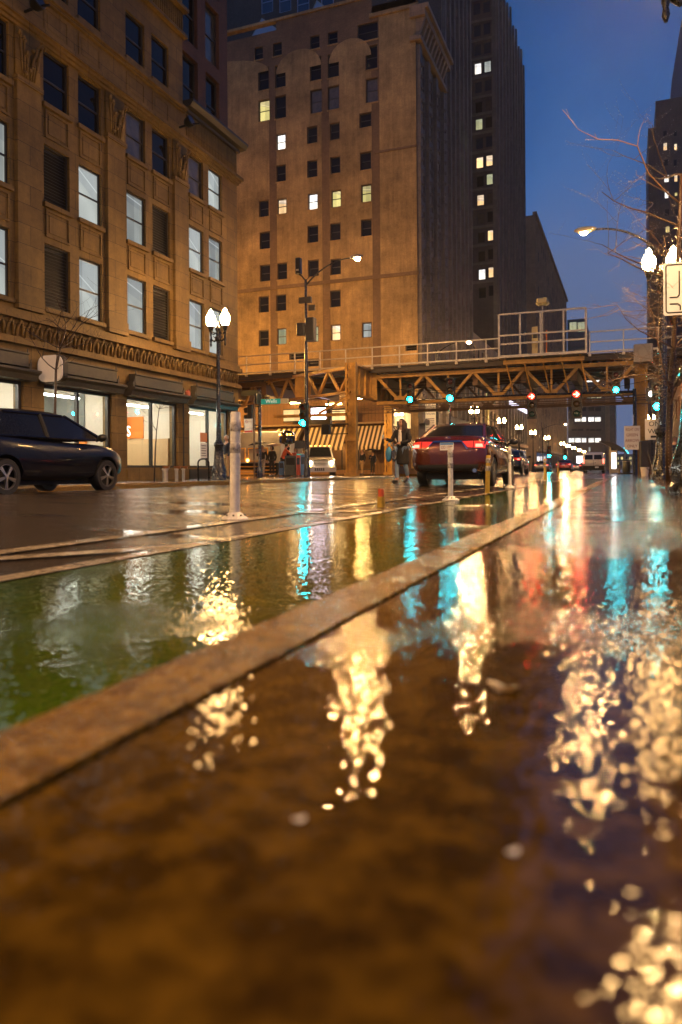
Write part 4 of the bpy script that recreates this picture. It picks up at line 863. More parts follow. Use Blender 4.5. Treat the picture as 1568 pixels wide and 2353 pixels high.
# ------------------------------------------------------------------ lamps
acornL = emat('acorn globe glow', (1., .56, .20), 150.)
midL = emat('corner sodium lens glow', (1., .54, .20), 2600.)
ptL = emat('tall pole sodium lens glow', (1., .54, .20), 3600.)
crossL = emat('added wall lamp lens glow', (1., .48, .09), 34000.)
backL = emat('far sodium lens glow', (1., .46, .07), 350.)
cobraL = emat('sodium lens glow', (1., .54, .20), 6000.)
def acorn_lamp(label, loc, rz=0., group='twin globe street lamps', scale=1.0, gm=None):
    T = thing('twin_globe_street_lamp', label, 'street lamp', loc, rz, group)
    p = MB()
    p.lathe([(.31, 0), (.31, .10), (.27, .14), (.29, .30), (.25, .42), (.20, .60), (.165, 1.0), (.15, 1.22), (.19, 1.27), (.19, 1.36), (.13, 1.42), (.11, 1.5)], (0, 0, 0), 24, 1, .09)
    p.build('base', iron, T, smooth=50)
    q = MB(); q.lathe([(.095, 1.5), (.075, 3.2), (.062, 5.2)], (0, 0, 0), 20, 1, .1); q.lathe([(.09, 3.5), (.11, 3.53), (.09, 3.56)], (0, 0, 0), 16); q.lathe([(.07, 5.2), (.12, 5.25), (.12, 5.35), (.08, 5.42), (.07, 5.6), (.11, 5.66), (.09, 5.78), (.03, 5.86), (.05, 5.92), (.0, 6.0)], (0, 0, 0), 16); q.build('post', iron, T, smooth=50)
    ar = MB()
    for s in (-1, 1):
        ar.tube([(s * .06, 0, 5.30), (s * .16, 0, 5.22), (s * .28, 0, 5.30), (s * .31, 0, 5.45), (s * .31, 0, 5.62)], [.04, .035, .035, .035, .05], 8)
        ar.tube([(s * .08, 0, 5.55), (s * .2, 0, 5.48), (s * .29, 0, 5.55)], .022, 6); ar.tube([(s * .2, 0, 5.42), (s * .14, 0, 5.36), (s * .10, 0, 5.42), (s * .14, 0, 5.48)], .018, 6)
        ar.lathe([(.02, -.22), (.045, -.15), (.03, -.07), (.05, 0), (.035, .1)], (s * .31, 0, 5.25), 10)          # hanging finial
        ar.lathe([(.05, 5.58), (.075, 5.64), (.10, 5.72), (.12, 5.78), (.125, 5.80)], (s * .31, 0, 0), 14)
    ar.build('arm', iron, T, smooth=50)
    for s in (-1, 1):
        g = MB(); g.lathe([(.11, 5.803), (.155, 5.90), (.185, 6.03), (.175, 6.16), (.12, 6.26), (.075, 6.30), (.085, 6.34), (.07, 6.39), (.03, 6.43), (.0, 6.47)], (s * .31, 0, 0), 16)
        g.build('globe', gm or acornL, T, smooth=True)
    T.scale = (scale, scale, scale); return T
P = on_D(503, 1000, 28.0)
lampA = acorn_lamp('black twin-globe iron street lamp in front of the corner shop window', (P.x, P.y, .15))
P = on_D(1522, 1000, 20.6); acorn_lamp('twin-globe lamp with wet twigs around it, just left of the white lane sign', (P.x, P.y, .15), group='twin globe street lamps')
P = on_D(1605, 1000, 7.85); acorn_lamp('nearest lamp post, only its dark fluted base showing at the right edge', (P.x, P.y, .15), R(20))
ys = [71.9, 88.6, 103.8, 119.5, 141, 175, 192, 212, 236, 262, 292, 330, 375]
for k, y in enumerate(ys):
    lab = {0: 'twin-globe lamp nearest behind the railway, above the red car\'s rear window', 1: 'second twin-globe lamp behind the railway, above the red car\'s side windows', 2: 'third twin-globe lamp behind the railway, under the slanting white light strip', 3: 'fourth twin-globe lamp behind the railway, above the green distant signal'}.get(k, 'tiny twin-globe lamp in the far row converging over the queue of cars')
    if k > 3: lab = ('fifth', 'sixth', 'seventh', 'eighth', 'ninth', 'tenth', 'eleventh', 'twelfth', 'last')[k - 4] + ' and ever smaller twin-globe lamp of the row beyond the railway'
    d = dup(lampA, (-14.0, y, .15), 0, lab)
    if k > 3: d['group'] = 'far street lamps'
for k, y in enumerate((70, 92, 130, 170)): dup(lampA, (2.4, y, .15), 0, ('nearest', 'second', 'third', 'farthest')[k] + ' small twin-globe lamp on the far right pavement beyond the railway')['group'] = 'far right street lamps'
# unseen lamps along the pavements, the left ones added to light the facade
for x, y, lab in ((-13.2, 3.5, 'added unseen twin-globe lamp on the left pavement just outside the picture'), (-13.2, -9.5, 'added unseen twin-globe lamp on the left pavement well behind the camera'), (.8, -5, 'twin-globe lamp on the right pavement behind the camera')): dup(lampA, (x, y, .15), 0, lab)['group'] = 'street lamps behind the camera'

downL = emat('shielded sodium lens glow', (1., .55, .20), 11000.)
def cobra_lamp(label, base, head, h_pole, name='arm_street_lamp', arm_only=False, r=.085, en=cobraL, lens=.11, group='tall arm street lamps', flat=False):
    """pole at base; lamp head at the world point head"""
    T = thing(name, label, 'street lamp', base, 0, group); b = Vector(base); hd = Vector(head) - b
    if not arm_only:
        p = MB(); p.lathe([(.17, 0), (.17, .3), (.12, .36), (r * 1.2, .5), (r, h_pole * .6), (r * .7, h_pole)], (0, 0, 0), 12); p.build('pole', iron, T, smooth=40)
    a = MB(); n = 10; s0 = Vector((0, 0, h_pole - .3)); mid = s0.lerp(hd, .45) + Vector((0, 0, .42 * (hd.z - s0.z) + .25))
    pts = [(s0 * (1 - t) ** 2 + mid * 2 * t * (1 - t) + hd * t * t) for t in [i / n for i in range(n + 1)]]
    a.tube(pts, [.045 - .015 * i / n for i in range(n + 1)], 8)
    a.build('arm', iron, T, smooth=True)
    d = Vector((hd.x, hd.y, 0)).normalized(); yaw = math.atan2(d.y, d.x)
    H = MB(); H.ball((0, 0, 0), 1, 12, 8, .36, .15, .10); H.xf(Matrix.Translation(hd + d * .15 + Vector((0, 0, .03))) @ Matrix.Rotation(yaw, 4, 'Z')); H.build('lamp_head', greybox, T, smooth=True)
    l_ = MB()
    if flat: l_.add([(lens * math.cos(2 * math.pi * k / 16), lens * math.sin(2 * math.pi * k / 16), 0) for k in range(16)], [tuple(range(16))])
    else: l_.ball((0, 0, 0), 1, 14, 8, lens * 1.3, lens, lens * .9)
    l_.xf(Matrix.Translation(hd + d * .2 + Vector((0, 0, -.07))) @ Matrix.Rotation(yaw, 4, 'Z')); l_.build('lens', en, T, smooth=True)
    return T
# corner pole with the camera box and cabinets
PB = on_D(706, 1095, 37.0); PB.z = .15
hd = on_Y(813, 592, PB.y - .2); hz = hd.z
PT = cobra_lamp('tall corner pole with camera box, cabinets and a glowing sodium lamp on a long arm', PB, hd, hz - .9, en=ptL)
fx = MB(); y_ = 0
def lz(py): return on_D(700, py, 37.0).z - .15
fx.bbox(-.52, -.24, -.14, .14, lz(628), lz(591), .03); fx.m = 1; fx.box(-.46, -.32, -.15, -.141, lz(622), lz(618)); fx.m = 0
fx.tube([(0, 0, lz(645)), (-.2, 0, lz(634)), (-.36, 0, lz(628))], .04, 6); fx.tube([(0, 0, lz(645)), (.22, 0, lz(636)), (.3, -.05, lz(622))], .02, 6); fx.build('camera_box', [blackm, galv], PT)
c1 = MB(); c1.box(-.36, .3, -.09, .09, lz(696), lz(683)); c1.bbox(.06, .52, -.25, .14, lz(785), lz(732), .03); c1.bbox(-.46, -.1, -.2, .12, lz(770), lz(742), .03); c1.box(.15, .5, -.03, .03, lz(715), lz(702)); c1.build('cabinet', mat('dark grey cabinet', (.05, .045, .04), .5), PT)
c2 = MB(); c2.lathe([(.15, 0), (.15, .7), (.12, .8), (.105, 3.6), (.12, 3.62), (.12, 3.7)], (0, 0, 0), 12); c2.build('sleeve', iron, PT, smooth=40)
# right cobra lamp, its pole lost behind the tree
PR = on_D(1530, 1095, 23.0); PR.z = .15; hd = on_Y(1357, 529, PR.y - .1)
cobra_lamp('sodium lamp on a long thin arm against the open sky', PR, hd, hd.z - .9, r=.06, lens=.075, en=midL)
hd = on_X(1072, 785, -11.8); cobra_lamp('glowing sodium street lamp just above the railway railing', (-14.2, hd.y, .15), hd, hd.z - .7)
for k, (px, py) in enumerate(((1297, 974),)):
    hd = on_X(px, py, -10.5); cobra_lamp('small far sodium lamp below the railway, over the distant queue of cars', (-14.2, hd.y, .15), hd, hd.z - .7, en=cobraL)
# top right lamp read from its glint; three unseen lamps added for light
for (bx_, by_, hx, hy, lab) in ((3.4, 14.2, .9, 13.9, 'shielded arm lamp just above the top right corner of the picture'), (-13.2, -2.0, -11.2, -2.0, 'added unseen arm lamp over the left kerb just outside the picture'), (-13.2, -22, -11.2, -22, 'added unseen arm lamp over the left kerb far behind the camera'), (3.4, -13, 1.0, -13, 'added unseen arm lamp over the right pavement behind the camera')):
    c_ = cobra_lamp(lab, (bx_, by_, .15), (hx, hy, 9.6), 8.8, en=downL, flat=True, lens=.13); c_['group'] = 'arm street lamps behind the camera'

cobra_lamp('added unseen street lamp lighting the beige wall from behind the limestone building', (-39, 41.0, .15), (-38.5, 43.5, 11.), 10.2, en=crossL, lens=.16)  # added out of sight to light the beige wall evenly
for x in (-29, -22, -15.6):      # lamps slung under the deck
    m = MB(); m.bbox(x - .25, x + .25, 43.4, 43.8, 4.95, 5.08, .03); m.build('under_deck_lamp', blackm, E, True); m = MB(); m.add([(x + .17 * math.cos(2 * math.pi * k / 14), 43.6 + .17 * math.sin(2 * math.pi * k / 14), 4.93) for k in range(14)], [tuple(range(14))]); m.build('lamp_lens', emat('under deck lamp glow', (1., .54, .16), 1500.), E, True)
# ------------------------------------------------------------------ traffic signals
hous = mat('signal housing', (.02, .019, .016), .45)
gl_g = emat('green signal light', (.0035, .80, .88), 130.); gl_r = emat('red arrow light', (1., .016, .008), 150.); off_r = mat('unlit red lens', (.08, .01, .008), .2); off_y = mat('unlit amber lens', (.07, .035, .005), .2); off_g = mat('unlit green lens', (.005, .05, .04), .2)
def signal(label, lit_at, state, Y=None, D=None, size=.2, mount=None, group='traffic signals over the street', faces=True, arrow=False):
    """3-lamp head facing down the street (towards the viewer); lit_at = pixel of the glowing lamp"""
    p = on_Y(*lit_at, Y); k = {'g': 0, 'y': 1, 'r': 2}[state]; pit = size * 1.45
    T = thing('traffic_signal', label, 'traffic signal', (p.x, Y, p.z - k * pit), 0, group)
    h = MB(); h.bbox(-size * .75, size * .75, .02, .24, -pit * .5, pit * 2.5, .02); h.build('housing', hous, T)
    b = MB(); 
    for i in range(3):
        z = pit * i; n = 12; pts0 = []; pts1 = []
        for j in range(n + 1): a_ = R(-25 + 230 * j / n); pts0.append((size * .56 * math.cos(a_), .02, z + size * .56 * math.sin(a_))); pts1.append((size * .56 * math.cos(a_), -.16, z + size * .56 * math.sin(a_) * .96))
        b.add(pts0 + pts1, [(j, j + 1, n + 2 + j, n + 1 + j) for j in range(n)])
    b.build('visor', hous, T)
    if arrow: dk_ = MB(); dk_.add([(size * .5 * math.cos(2 * math.pi * j / 16), .012, k * pit + size * .5 * math.sin(2 * math.pi * j / 16)) for j in range(16)], [tuple(range(16))]); dk_.build('halo_disc', emat('red halo glow', (1., .03, .015), 2.2), T)  # glowing disc added behind the arrow to imitate its red halo
    for i, (on, offm) in enumerate((('g', off_g), ('y', off_y), ('r', off_r))):
        l_ = MB(); z = pit * i
        if state == on and arrow: l_.add([(x_ * size, .0, z + z_ * size) for x_, z_ in ((-.45, -.09), (.02, -.09), (-.12, -.38), (.08, -.38), (.45, 0), (.08, .38), (-.12, .38), (.02, .09), (-.45, .09))], [(0, 1, 7, 8), (1, 2, 3, 4), (7, 1, 4), (7, 4, 5, 6)])
        else: l_.ball((0, .02, z), size * .5, 14, 6, 1, .25, 1)
        l_.build('lens', {'g': gl_g, 'r': gl_r}[state] if state == on else offm, T, smooth=not (state == on and arrow))
    return T
signal('green signal hanging below the railway left end, above the printer sign', (943, 918), 'g', 39.6, size=.26)
signal('large green signal below the railway, directly above the red car roof', (1035, 915), 'g', 36.0, size=.28)
signal('left red arrow signal hanging below the railway', (1222, 911), 'r', 39.5, arrow=True, size=.32)
signal('right red arrow signal hanging below the railway', (1325, 906), 'r', 39.5, arrow=True, size=.34)
signal('green signal below the railway near its right column', (1416, 896), 'g', 39.4, size=.26)
signal('green signal beside the lamp post and the white one-way sign at the right', (1510, 934), 'g', 30.0, size=.24, group='traffic signals at the corners')
signal('green signal on the tall corner pole, left of the bright screen', (697, 972), 'g', PB.y - .3, size=.27, group='traffic signals at the corners')
for px, py, s, Y, lab in ((1262, 1048, 'g', 92, 'far green signal left of the other, over the distant cars'), (1299, 1051, 'g', 110, 'far green signal directly under the small red one'), (1299, 1035, 'r', 112, 'far red signal over the distant cars')):
    signal(lab, (px, py), s, Y, size=.34, group='far traffic signals')
sm_ = thing('signal_mast', 'dark horizontal mast arm under the railway carrying the hanging signals', 'signal mast', (0.3, 39.9, .15)); m = MB(); m.tube([(0, 0, 0), (0, 0, 4.3)], [.12, .09], 10); m.build('post', iron, sm_); m = MB(); m.tube([(0, 0, 4.15), (-5.5, 0, 4.22), (-12.6, 0, 4.2)], [.07, .05, .05], 8); m.build('arm', iron, sm_)
q = on_D(1512, 1000, 32.5)
# standing signals: poles
def pole(label, x, y, h, r=.05, name='signal_pole', base=.15): T = thing(name, label, 'pole', (x, y, base)); m = MB(); m.lathe([(r * 2, 0), (r * 2, .12), (r, .2), (r, h)], (0, 0, 0), 10); m.build('shaft', iron, T, smooth=40); return T
p = on_Y(1035, 1090, 36.3); pole('slim dark pole behind the red car carrying the large green signal', p.x, 36.3, 4.6, base=0)
p = on_Y(1518, 1090, 30.3); pole('slim pole of the right corner signal next to the lamp post', p.x, 30.3, 3.9)
for px, Y in ((1262, 92.3), (1299, 112.3)): p = on_Y(px, 1080, Y); pole('thin far signal pole under the distant green light, %s one' % ('left' if px < 1280 else 'right'), p.x, Y, 4.0, base=0)
# the signal seen from its side, by the left corner post
P1 = on_D(598, 1095, 35.5); P1.z = .15
T = thing('signal_post', 'black corner post with a green street name sign at its top', 'post', P1); m = MB(); m.lathe([(.14, 0), (.14, .4), (.08, .5), (.075, 4.1), (.1, 4.12), (.0, 4.3)], (0, 0, 0), 12); m.build('shaft', iron, T, smooth=40); m = MB(); m.bbox(-.06, .06, -.4, -.05, 3.5, 4.0, .02); m.build('push_button_box', blackm, T)
T = thing('side_signal', 'dark traffic signal seen edge-on left of the street name post', 'traffic signal', (P1.x - .45, P1.y, .15)); m = MB(); m.bbox(-.13, .13, -.2, .2, 2.35, 3.5, .03); [m.prism([(-.12, z), (-.34, z - .03), (-.34, z + .2), (-.12, z + .22)], -.13, .13, 'y') for z in (2.45, 2.8, 3.15)]; m.build('housing', hous, T); m = MB(); m.bar((0, 0, 2.5), (.42, 0, 2.5), .05); m.bar((0, 0, 3.4), (.42, 0, 3.4), .05); m.build('bracket', iron, T); m = MB(); m.ball((-.3, -.0, 2.55), .09, 8, 5, .3, 1, 1); m.build('lens', gl_g, T)
T = thing('street_name_sign', 'green street name sign reading Wells with a pale end panel', 'sign', (P1.x, P1.y - .05, .15)); m = MB(); za, zb2 = on_D(610, 929, 35.3).z - .15, on_D(610, 921, 35.3).z - .15
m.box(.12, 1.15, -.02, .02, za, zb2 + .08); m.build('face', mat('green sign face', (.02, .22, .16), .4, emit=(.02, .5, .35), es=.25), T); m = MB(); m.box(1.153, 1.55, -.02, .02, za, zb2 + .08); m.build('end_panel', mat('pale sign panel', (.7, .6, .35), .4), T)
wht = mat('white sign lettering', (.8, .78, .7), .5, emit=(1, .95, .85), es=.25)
text('Wells', .26, wht, (.66, -.025, (za + zb2) / 2 + .04), (R(90), 0, 0), T)
m = MB(); m.bar((-.02, 0, zb2 + .02), (.14, 0, zb2 + .02), .04); m.build('bracket', iron, T)
T = thing('street_name_sign', 'second street name sign left of the post, turned edgeways', 'sign', (P1.x, P1.y + .0, .15)); m = MB(); m.box(-1.0, -.08, -.015, .015, 3.95, 4.2); m.build('face', mat('green brown sign back', (.10, .10, .05), .5), T)
# parking sign on thin pole
P2 = on_D(585, 1098, 34.0); P2.z = .15
T = thing('parking_sign', 'small white no-parking sign with an arrow, on a thin pole behind the nearest bollard', 'sign', P2); m = MB(); m.bar((0, 0, 0), (0, 0, 3.75), .06); m.build('pole', steeld, T)
za = on_D(575, 990, 34).z - .15; zb2 = on_D(575, 966, 34).z - .15; m = MB(); m.box(-.48, -.05, -.05, -.03, za - .08, zb2 + .08); m.build('face', mat('sign white', (.75, .7, .62), .4), T)
redp = mat('red sign print', (.5, .05, .03), .5); m = MB(); m.bar((-.24, -.054, zb2 - .06), (-.09, -.054, zb2 - .06), .02, .004); m.tube([(-.36 + .06 * math.cos(k * .63), -.054, zb2 - .06 + .06 * math.sin(k * .63)) for k in range(11)], .009, 4); m.bar((-.4, -.054, zb2 - .02), (-.32, -.054, zb2 - .1), .015, .004); m.box(-.47, -.06, -.056, -.051, za - .07, za + .02); m.build('print', redp, T)
# pedestrian signals
T = thing('pedestrian_signal', 'dark pedestrian signal box facing away, fixed to the left railway column', 'pedestrian signal', (xcol - 1.35, 37.3, 0)); zc = on_D(775, 979, 38).z; m = MB(); m.bbox(-.3, .22, -.12, .2, zc - .32, zc + .25, .05); m.build('housing', hous, T); m = MB(); m.bar((.2, 0, zc + .22), (1.25, 0, zc + .22), .05); m.bar((.2, 0, zc - .3), (1.25, 0, zc - .3), .05); m.build('bracket', iron, T)
p = on_Y(1498, 905, 34.0); T = thing('pedestrian_signal', 'bright white walking-man signal above the right corner signal', 'pedestrian signal', (p.x, 34.0, .15)); m = MB(); m.bbox(-.22, .22, .02, .2, p.z - .45, p.z + .1, .02); m.build('housing', hous, T); m = MB(); m.ball((0, 0, p.z - .15), .12, 10, 6, 1, .2, 1); m.build('lamp', emat('white walk light', (.9, .95, 1.), 14.), T); m = MB(); m.bar((.0, .1, 0), (0, .1, p.z - .46), .07); m.build('pole', iron, T)

# ------------------------------------------------------------------ signs
P = on_D(1560, 663, 16.0); T = thing('lane_control_sign', 'white lane control sign with black border and bent arrow strokes, cut by the right edge', 'sign', P)
s = 16.0 / FPX; m = MB(); m.prism(rrect(66 * s * 1.0, 122 * s, 6 * s), -.01, .012, 'y'); 
m.build('face', mat('cream sign face', (.50, .55, .66), .35), T)
def ringbar(m, w_, h_, r, t, y): 
    o = rrect(w_, h_, r); i_ = rrect(w_ - 2 * t, h_ - 2 * t, r - t); n = len(o); m.add([(x, y, z) for x, z in o] + [(x, y, z) for x, z in i_], [(k, (k + 1) % n, n + (k + 1) % n, n + k) for k in range(n)])
blk = mat('black sign paint', (.012, .012, .012), .4); m = MB(); ringbar(m, 58 * s, 113 * s, 7 * s, 3.2 * s, -.014)
def st(x0, y0, x1, y1): m.bar((x0 * s, -.014, -y0 * s), (x1 * s, -.014, -y1 * s), 3 * s, .004, up=(0, 1, 0))
st(1, -40, 1, 14); st(1, 14, -3, 20); st(-3, 20, -20, 20); st(-20, 35, -2, 35); st(-2, 35, 3, 40); st(3, 40, 3, 50); st(14, -20, 14, 50); st(24, -40, 24, 30)
m.build('print', blk, T); T.rotation_euler = (0, 0, R(8))
m = MB(); m.bar((0, .04, 30 * s), (1.2, .6, 30 * s), .04); m.bar((0, .04, -30 * s), (1.2, .6, -30 * s), .04); m.bar((1.2, .6, -P.z + .15), (1.2, .6, 1.2), .09); m.build('bracket', iron, T)
P = on_Y(1484.5, 1006, 39.0); T = thing('turn_arrow_sign', 'white sign reading RIGHT ON GREEN ARROW ONLY, left of the rusty column', 'sign', (P.x - .62, 38.6, P.z)); m = MB(); m.box(-.36, .36, .0, .02, -.58, .58); m.build('face', mat('sign white', (1, 1, 1)), T)
for k, t_ in enumerate(('RIGHT ON', 'GREEN', 'ARROW', 'ONLY')): text(t_, .20, mat('brown sign print', (.25, .07, .03), .5), (0, -.004, .40 - k * .27), (R(90), 0, 0), T, sx=.62 if k == 0 else .85)
m = MB(); m.bar((0, .03, -.3), (0, 1.8, -.3), .04); m.bar((0, 1.8, -.3), (.9, 1.8, -.3), .04); m.build('bracket', iron, T)
P = on_Y(1503, 985, 30.0); T = thing('one_way_sign', 'white ONE WAY sign partly hidden by the lamp post', 'sign', (P.x, 30.5, P.z)); m = MB(); m.box(-.3, .5, 0, .02, -.4, .4); m.build('face', mat('sign white', (1, 1, 1)), T)
text('ONE', .26, blk, (.1, -.004, .2), (R(90), 0, 0), T); text('WAY', .26, blk, (.1, -.004, -.08), (R(90), 0, 0), T); m = MB(); m.box(-.1, .4, -.004, 0, -.32, -.24); m.build('arrow_bar', blk, T); m = MB(); m.bar((.1, .05, -P.z + .15), (.1, .05, .3), .05); m.build('pole', iron, T)
# printer's sign
a = on_Y(977, 1000, 66.); b = on_Y(1002, 921, 66.); T = thing('printer_sign', 'tall cream vertical shop sign reading MI-TI PRINTING AND STATIONERS', 'sign', ((a.x + b.x) / 2, 66, (a.z + b.z) / 2)); w_, h_ = b.x - a.x, b.z - a.z
m = MB(); m.box(-w_ / 2, w_ / 2, -.12, .12, -h_ / 2, h_ / 2); m.build('box', mat('cream lit sign', (.7, .6, .4), .5, emit=(1., .75, .4), es=.32), T); m = MB(); m.box(-w_ / 2 - .6, -w_ / 2 - .002, -.05, .05, h_ / 4, h_ / 4 + .1); m.box(-w_ / 2 - .6, -w_ / 2 - .002, -.05, .05, -h_ / 4, -h_ / 4 + .1); m.build('bracket', iron, T)
text('MI-TI', .46, blk, (0, -.125, h_ * .41), (R(90), 0, 0), T, shear=.3, sx=.8)
for k, t_ in enumerate(('PRINTING', 'AND', 'STATIONERS')): text(t_, .26, blk, (0, -.125, h_ * (.29 - .085 * k)), (R(90), 0, 0), T, sx=.66)
m = MB()
for k in range(6): m.box(-w_ * .38, w_ * .38, -.124, -.121, h_ * (-.04 - .06 * k), h_ * (-.015 - .06 * k))
m.build('small_print', mat('brown sign print', (1, 1, 1)), T); m = MB(); m.box(-w_ * .4, w_ * .4, -.124, -.121, -h_ * .455, -h_ * .42); m.build('red_print', redp, T)

# ------------------------------------------------------------------ restaurant on the far corner
YQ = 56.; xq = on_Y(886, 1000, YQ).x
Q = thing('corner_diner', 'brown corner diner with striped awnings and lit picture panels under the railway', 'building', (xq - 10, YQ + 3, .15))
wood = masonry('brown timber cladding', (.20, .10, .045), (.16, .08, .035), (.05, .03, .02), .3, 3.0, .012, .3)
hq = [(xq - 5.2 - 5.6 * k, xq - .9 - 5.6 * k, .5, 2.75) for k in range(6)]
m = MB(); wall_holes(m, 'Y', YQ, -48, xq, .1, 6.6, hq, .3); wall_holes(m, 'X', xq, YQ, YB - .2, .1, 6.6, [(57.5, 58.6, .2, 2.6), (59.4, 62.6, .8, 2.6)], -.3); m.quad((-48, YQ, 6.6), (xq, YQ, 6.6), (xq, YB - .2, 6.6), (-48, YB - .2, 6.6)); m.build('wall', wood, Q, True)
m = MB(); m.quad((-48, YQ + 5, .1), (xq, YQ + 5, .1), (xq, YQ + 5, 6), (-48, YQ + 5, 6)); m.build('room_back', mat('warm dim room wall', (.3, .16, .06), .7), Q, True)
for h in hq: window(Q, 'Y', YQ, *h, blackm, shopglass, depth=.2, fw=.08, inward=1, mid=False, mull=2)
m = MB()
for k in range(14): m.ball((xq - 1.2 - k * 2.1, YQ + 2 + (k % 3), 2.45), .09, 6, 4)
m.build('interior_lamp', emat('diner lamp glow', (1., .55, .2), 160.), Q, True)
cream = mat('cream awning canvas', (.68, .55, .34), .7); brn = mat('dark brown awning canvas', (.06, .04, .025), .7)
def awning(parent, p0, p1, out, zt, zb, n, va=.22):
    p0, p1, out = Vector(p0), Vector(p1), Vector(out); m = MB()
    for k in range(n):
        a_ = p0.lerp(p1, k / n); b_ = p0.lerp(p1, (k + 1) / n); m.m = k % 2
        A, Bq = a_ + Vector((0, 0, zt)), b_ + Vector((0, 0, zt)); C, D = b_ + out + Vector((0, 0, zb)), a_ + out + Vector((0, 0, zb)); m.quad(A, Bq, C, D); m.quad(D, C, C - Vector((0, 0, va)), D - Vector((0, 0, va)))
    return m.build('awning', [cream, brn], parent, True)
zt_a, zb_a = on_Y(830, 979, YQ).z, on_Y(830, 1030, YQ - 1.3).z + .1
xa = on_Y(805, 1000, YQ).x
awning(Q, (xa + .3, YQ - .01, 0), (xq, YQ - .01, 0), (0, -1.3, 0), zt_a, zb_a, 15); awning(Q, (on_Y(705, 1000, YQ).x, YQ - .01, 0), (xa - .2, YQ - .01, 0), (0, -1.3, 0), zt_a, zb_a, 17); awning(Q, (on_Y(640, 1000, YQ).x, YQ - .01, 0), (on_Y(700, 1000, YQ).x, YQ - .01, 0), (0, -1.1, 0), zt_a, zt_a - .9, 10)
awning(Q, (xq + .01, YQ - .1, 0), (xq + .01, YQ + 5.2, 0), (1.2, 0, 0), zt_a, zb_a, 13)
m = MB(); z1 = on_Y(700, 960, YQ).z; m.box(-48, xq + .1, YQ - .35, YQ - .01, zt_a + .15, zt_a + .3); m.box(-48, xq + .2, YQ - .5, YQ - .01, 6.4, 6.75); m.build('fascia_rail', brownst, Q, True)
def panelsign(px0, py0, px1, py1, Y, nm, mt, mb_=blackm):
    a_ = on_Y(px0, py1, Y); b_ = on_Y(px1, py0, Y); m = MB(); m.box(a_.x, b_.x, Y, Y + .12, a_.z, b_.z); o = m.build(nm, mt, Q, True); f = MB(); f.box(a_.x - .1, b_.x + .1, Y + .125, Y + .2, a_.z - .1, b_.z + .1); f.build('sign_back', mb_, Q, True); return a_, b_
flame = litglass('lit picture panel', (1., .78, .35), (1., .4, .08), 2.4, .55)
panelsign(652, 941, 698, 968, YQ - .8, 'picture_panel', flame); panelsign(757, 940, 793, 966, YQ - .8, 'picture_panel', flame)
# bracket strip lights above the panels
m = MB()
for px0, px1, py in ((750, 785, 931), (668, 690, 928)): a_ = on_Y(px0, py, YQ - .7); b_ = on_Y(px1, py, YQ - .7); m.box(a_.x, b_.x, YQ - .75, YQ - .65, a_.z, a_.z + .12)
m.build('strip_light', emat('warm strip light', (1., .6, .22), 45.), Q, True)
a_ = on_Y(917, 962, 57.5)
T = thing('neon_blade_sign', 'narrow black blade sign with stacked white neon marks, above the woman', 'sign', (xq + .75, 55.2, 0)); za, zb2 = on_Y(907, 966, 55.2).z, on_Y(907, 938, 55.2).z
m = MB(); m.bbox(-.2, .2, -.28, .28, za - .25, zb2 + .2, .08); m.build('box', blackm, T); m = MB()
for k in range(5): z = za + (zb2 - za) * (k + .1) / 5; m.box(-.12, .12, -.30, -.285, z, z + (zb2 - za) * .07); m.box(-.12 + .17 * (k % 2), -.05 + .17 * (k % 2), -.30, -.285, z, z + (zb2 - za) * .15)
m.build('neon', emat('white neon tube', (.75, .88, 1.), 9.), T); m = MB(); m.bar((-.2, .1, zb2), (-.75, .1, zb2), .05); m.bar((-.2, .1, za), (-.75, .1, za), .05); m.build('bracket', iron, T)
m = MB(); ya, yb2 = 58.0, 62.8; m.box(xq + .02, xq + .15, ya, yb2, 4.1, 5.4); m.build('side_panel_sign', flame, Q, True); m = MB(); m.box(xq + .155, xq + .3, 58.6, 61.2, 4.0, 4.5); m.build('side_lettering_panel', blackm, Q, True)
text('VIET', .55, emat('pale lettering glow', (1., .8, .5), 3.), Vector((xq + .32, 59.6, 4.62)) - Q.location, (R(90), 0, R(90)), Q, 'lettering')
# open doorway light
m = MB(); m.box(xq - .28, xq - .24, 57.6, 58.5, .2, 2.55); m.build('door', emat('lit doorway', (1., .6, .28), 1.8), Q, True)
# bright screen on the corner pole line
a_ = on_Y(716, 964, 46.); b_ = on_Y(749, 937, 46.)
T = thing('video_screen', 'bright white and pink video screen in a dark frame, right of the corner pole', 'screen', ((a_.x + b_.x) / 2, 46, a_.z)); w_, h_ = b_.x - a_.x, b_.z - a_.z
m = MB(); m.box(-w_ / 2, w_ / 2, -.02, .0, 0, h_); m.build('panel', emat('screen white', (1., .86, 1.), 9.), T); m = MB(); m.box(-w_ / 2 - .12, w_ / 2 + .3, .003, .4, -.35, h_ + .15); m.build('case', blackm, T)
pk = emat('screen pink', (1., .35, .6), 5.); m = MB(); [m.box(-w_ * .3, w_ * .28, -.03, -.021, h_ * q, h_ * (q + .05)) for q in (.25, .75)]; m.box(-w_ * .3, -w_ * .26, -.03, -.021, h_ * .301, h_ * .749); m.box(w_ * .24, w_ * .28, -.03, -.021, h_ * .5, h_ * .749); m.build('picture', pk, T)
m = MB(); m.bar((w_ / 2 + .1, .2, h_), (w_ / 2 + .1, .2, 5.2 - a_.z + .0), .1); m.build('hanger', iron, T)
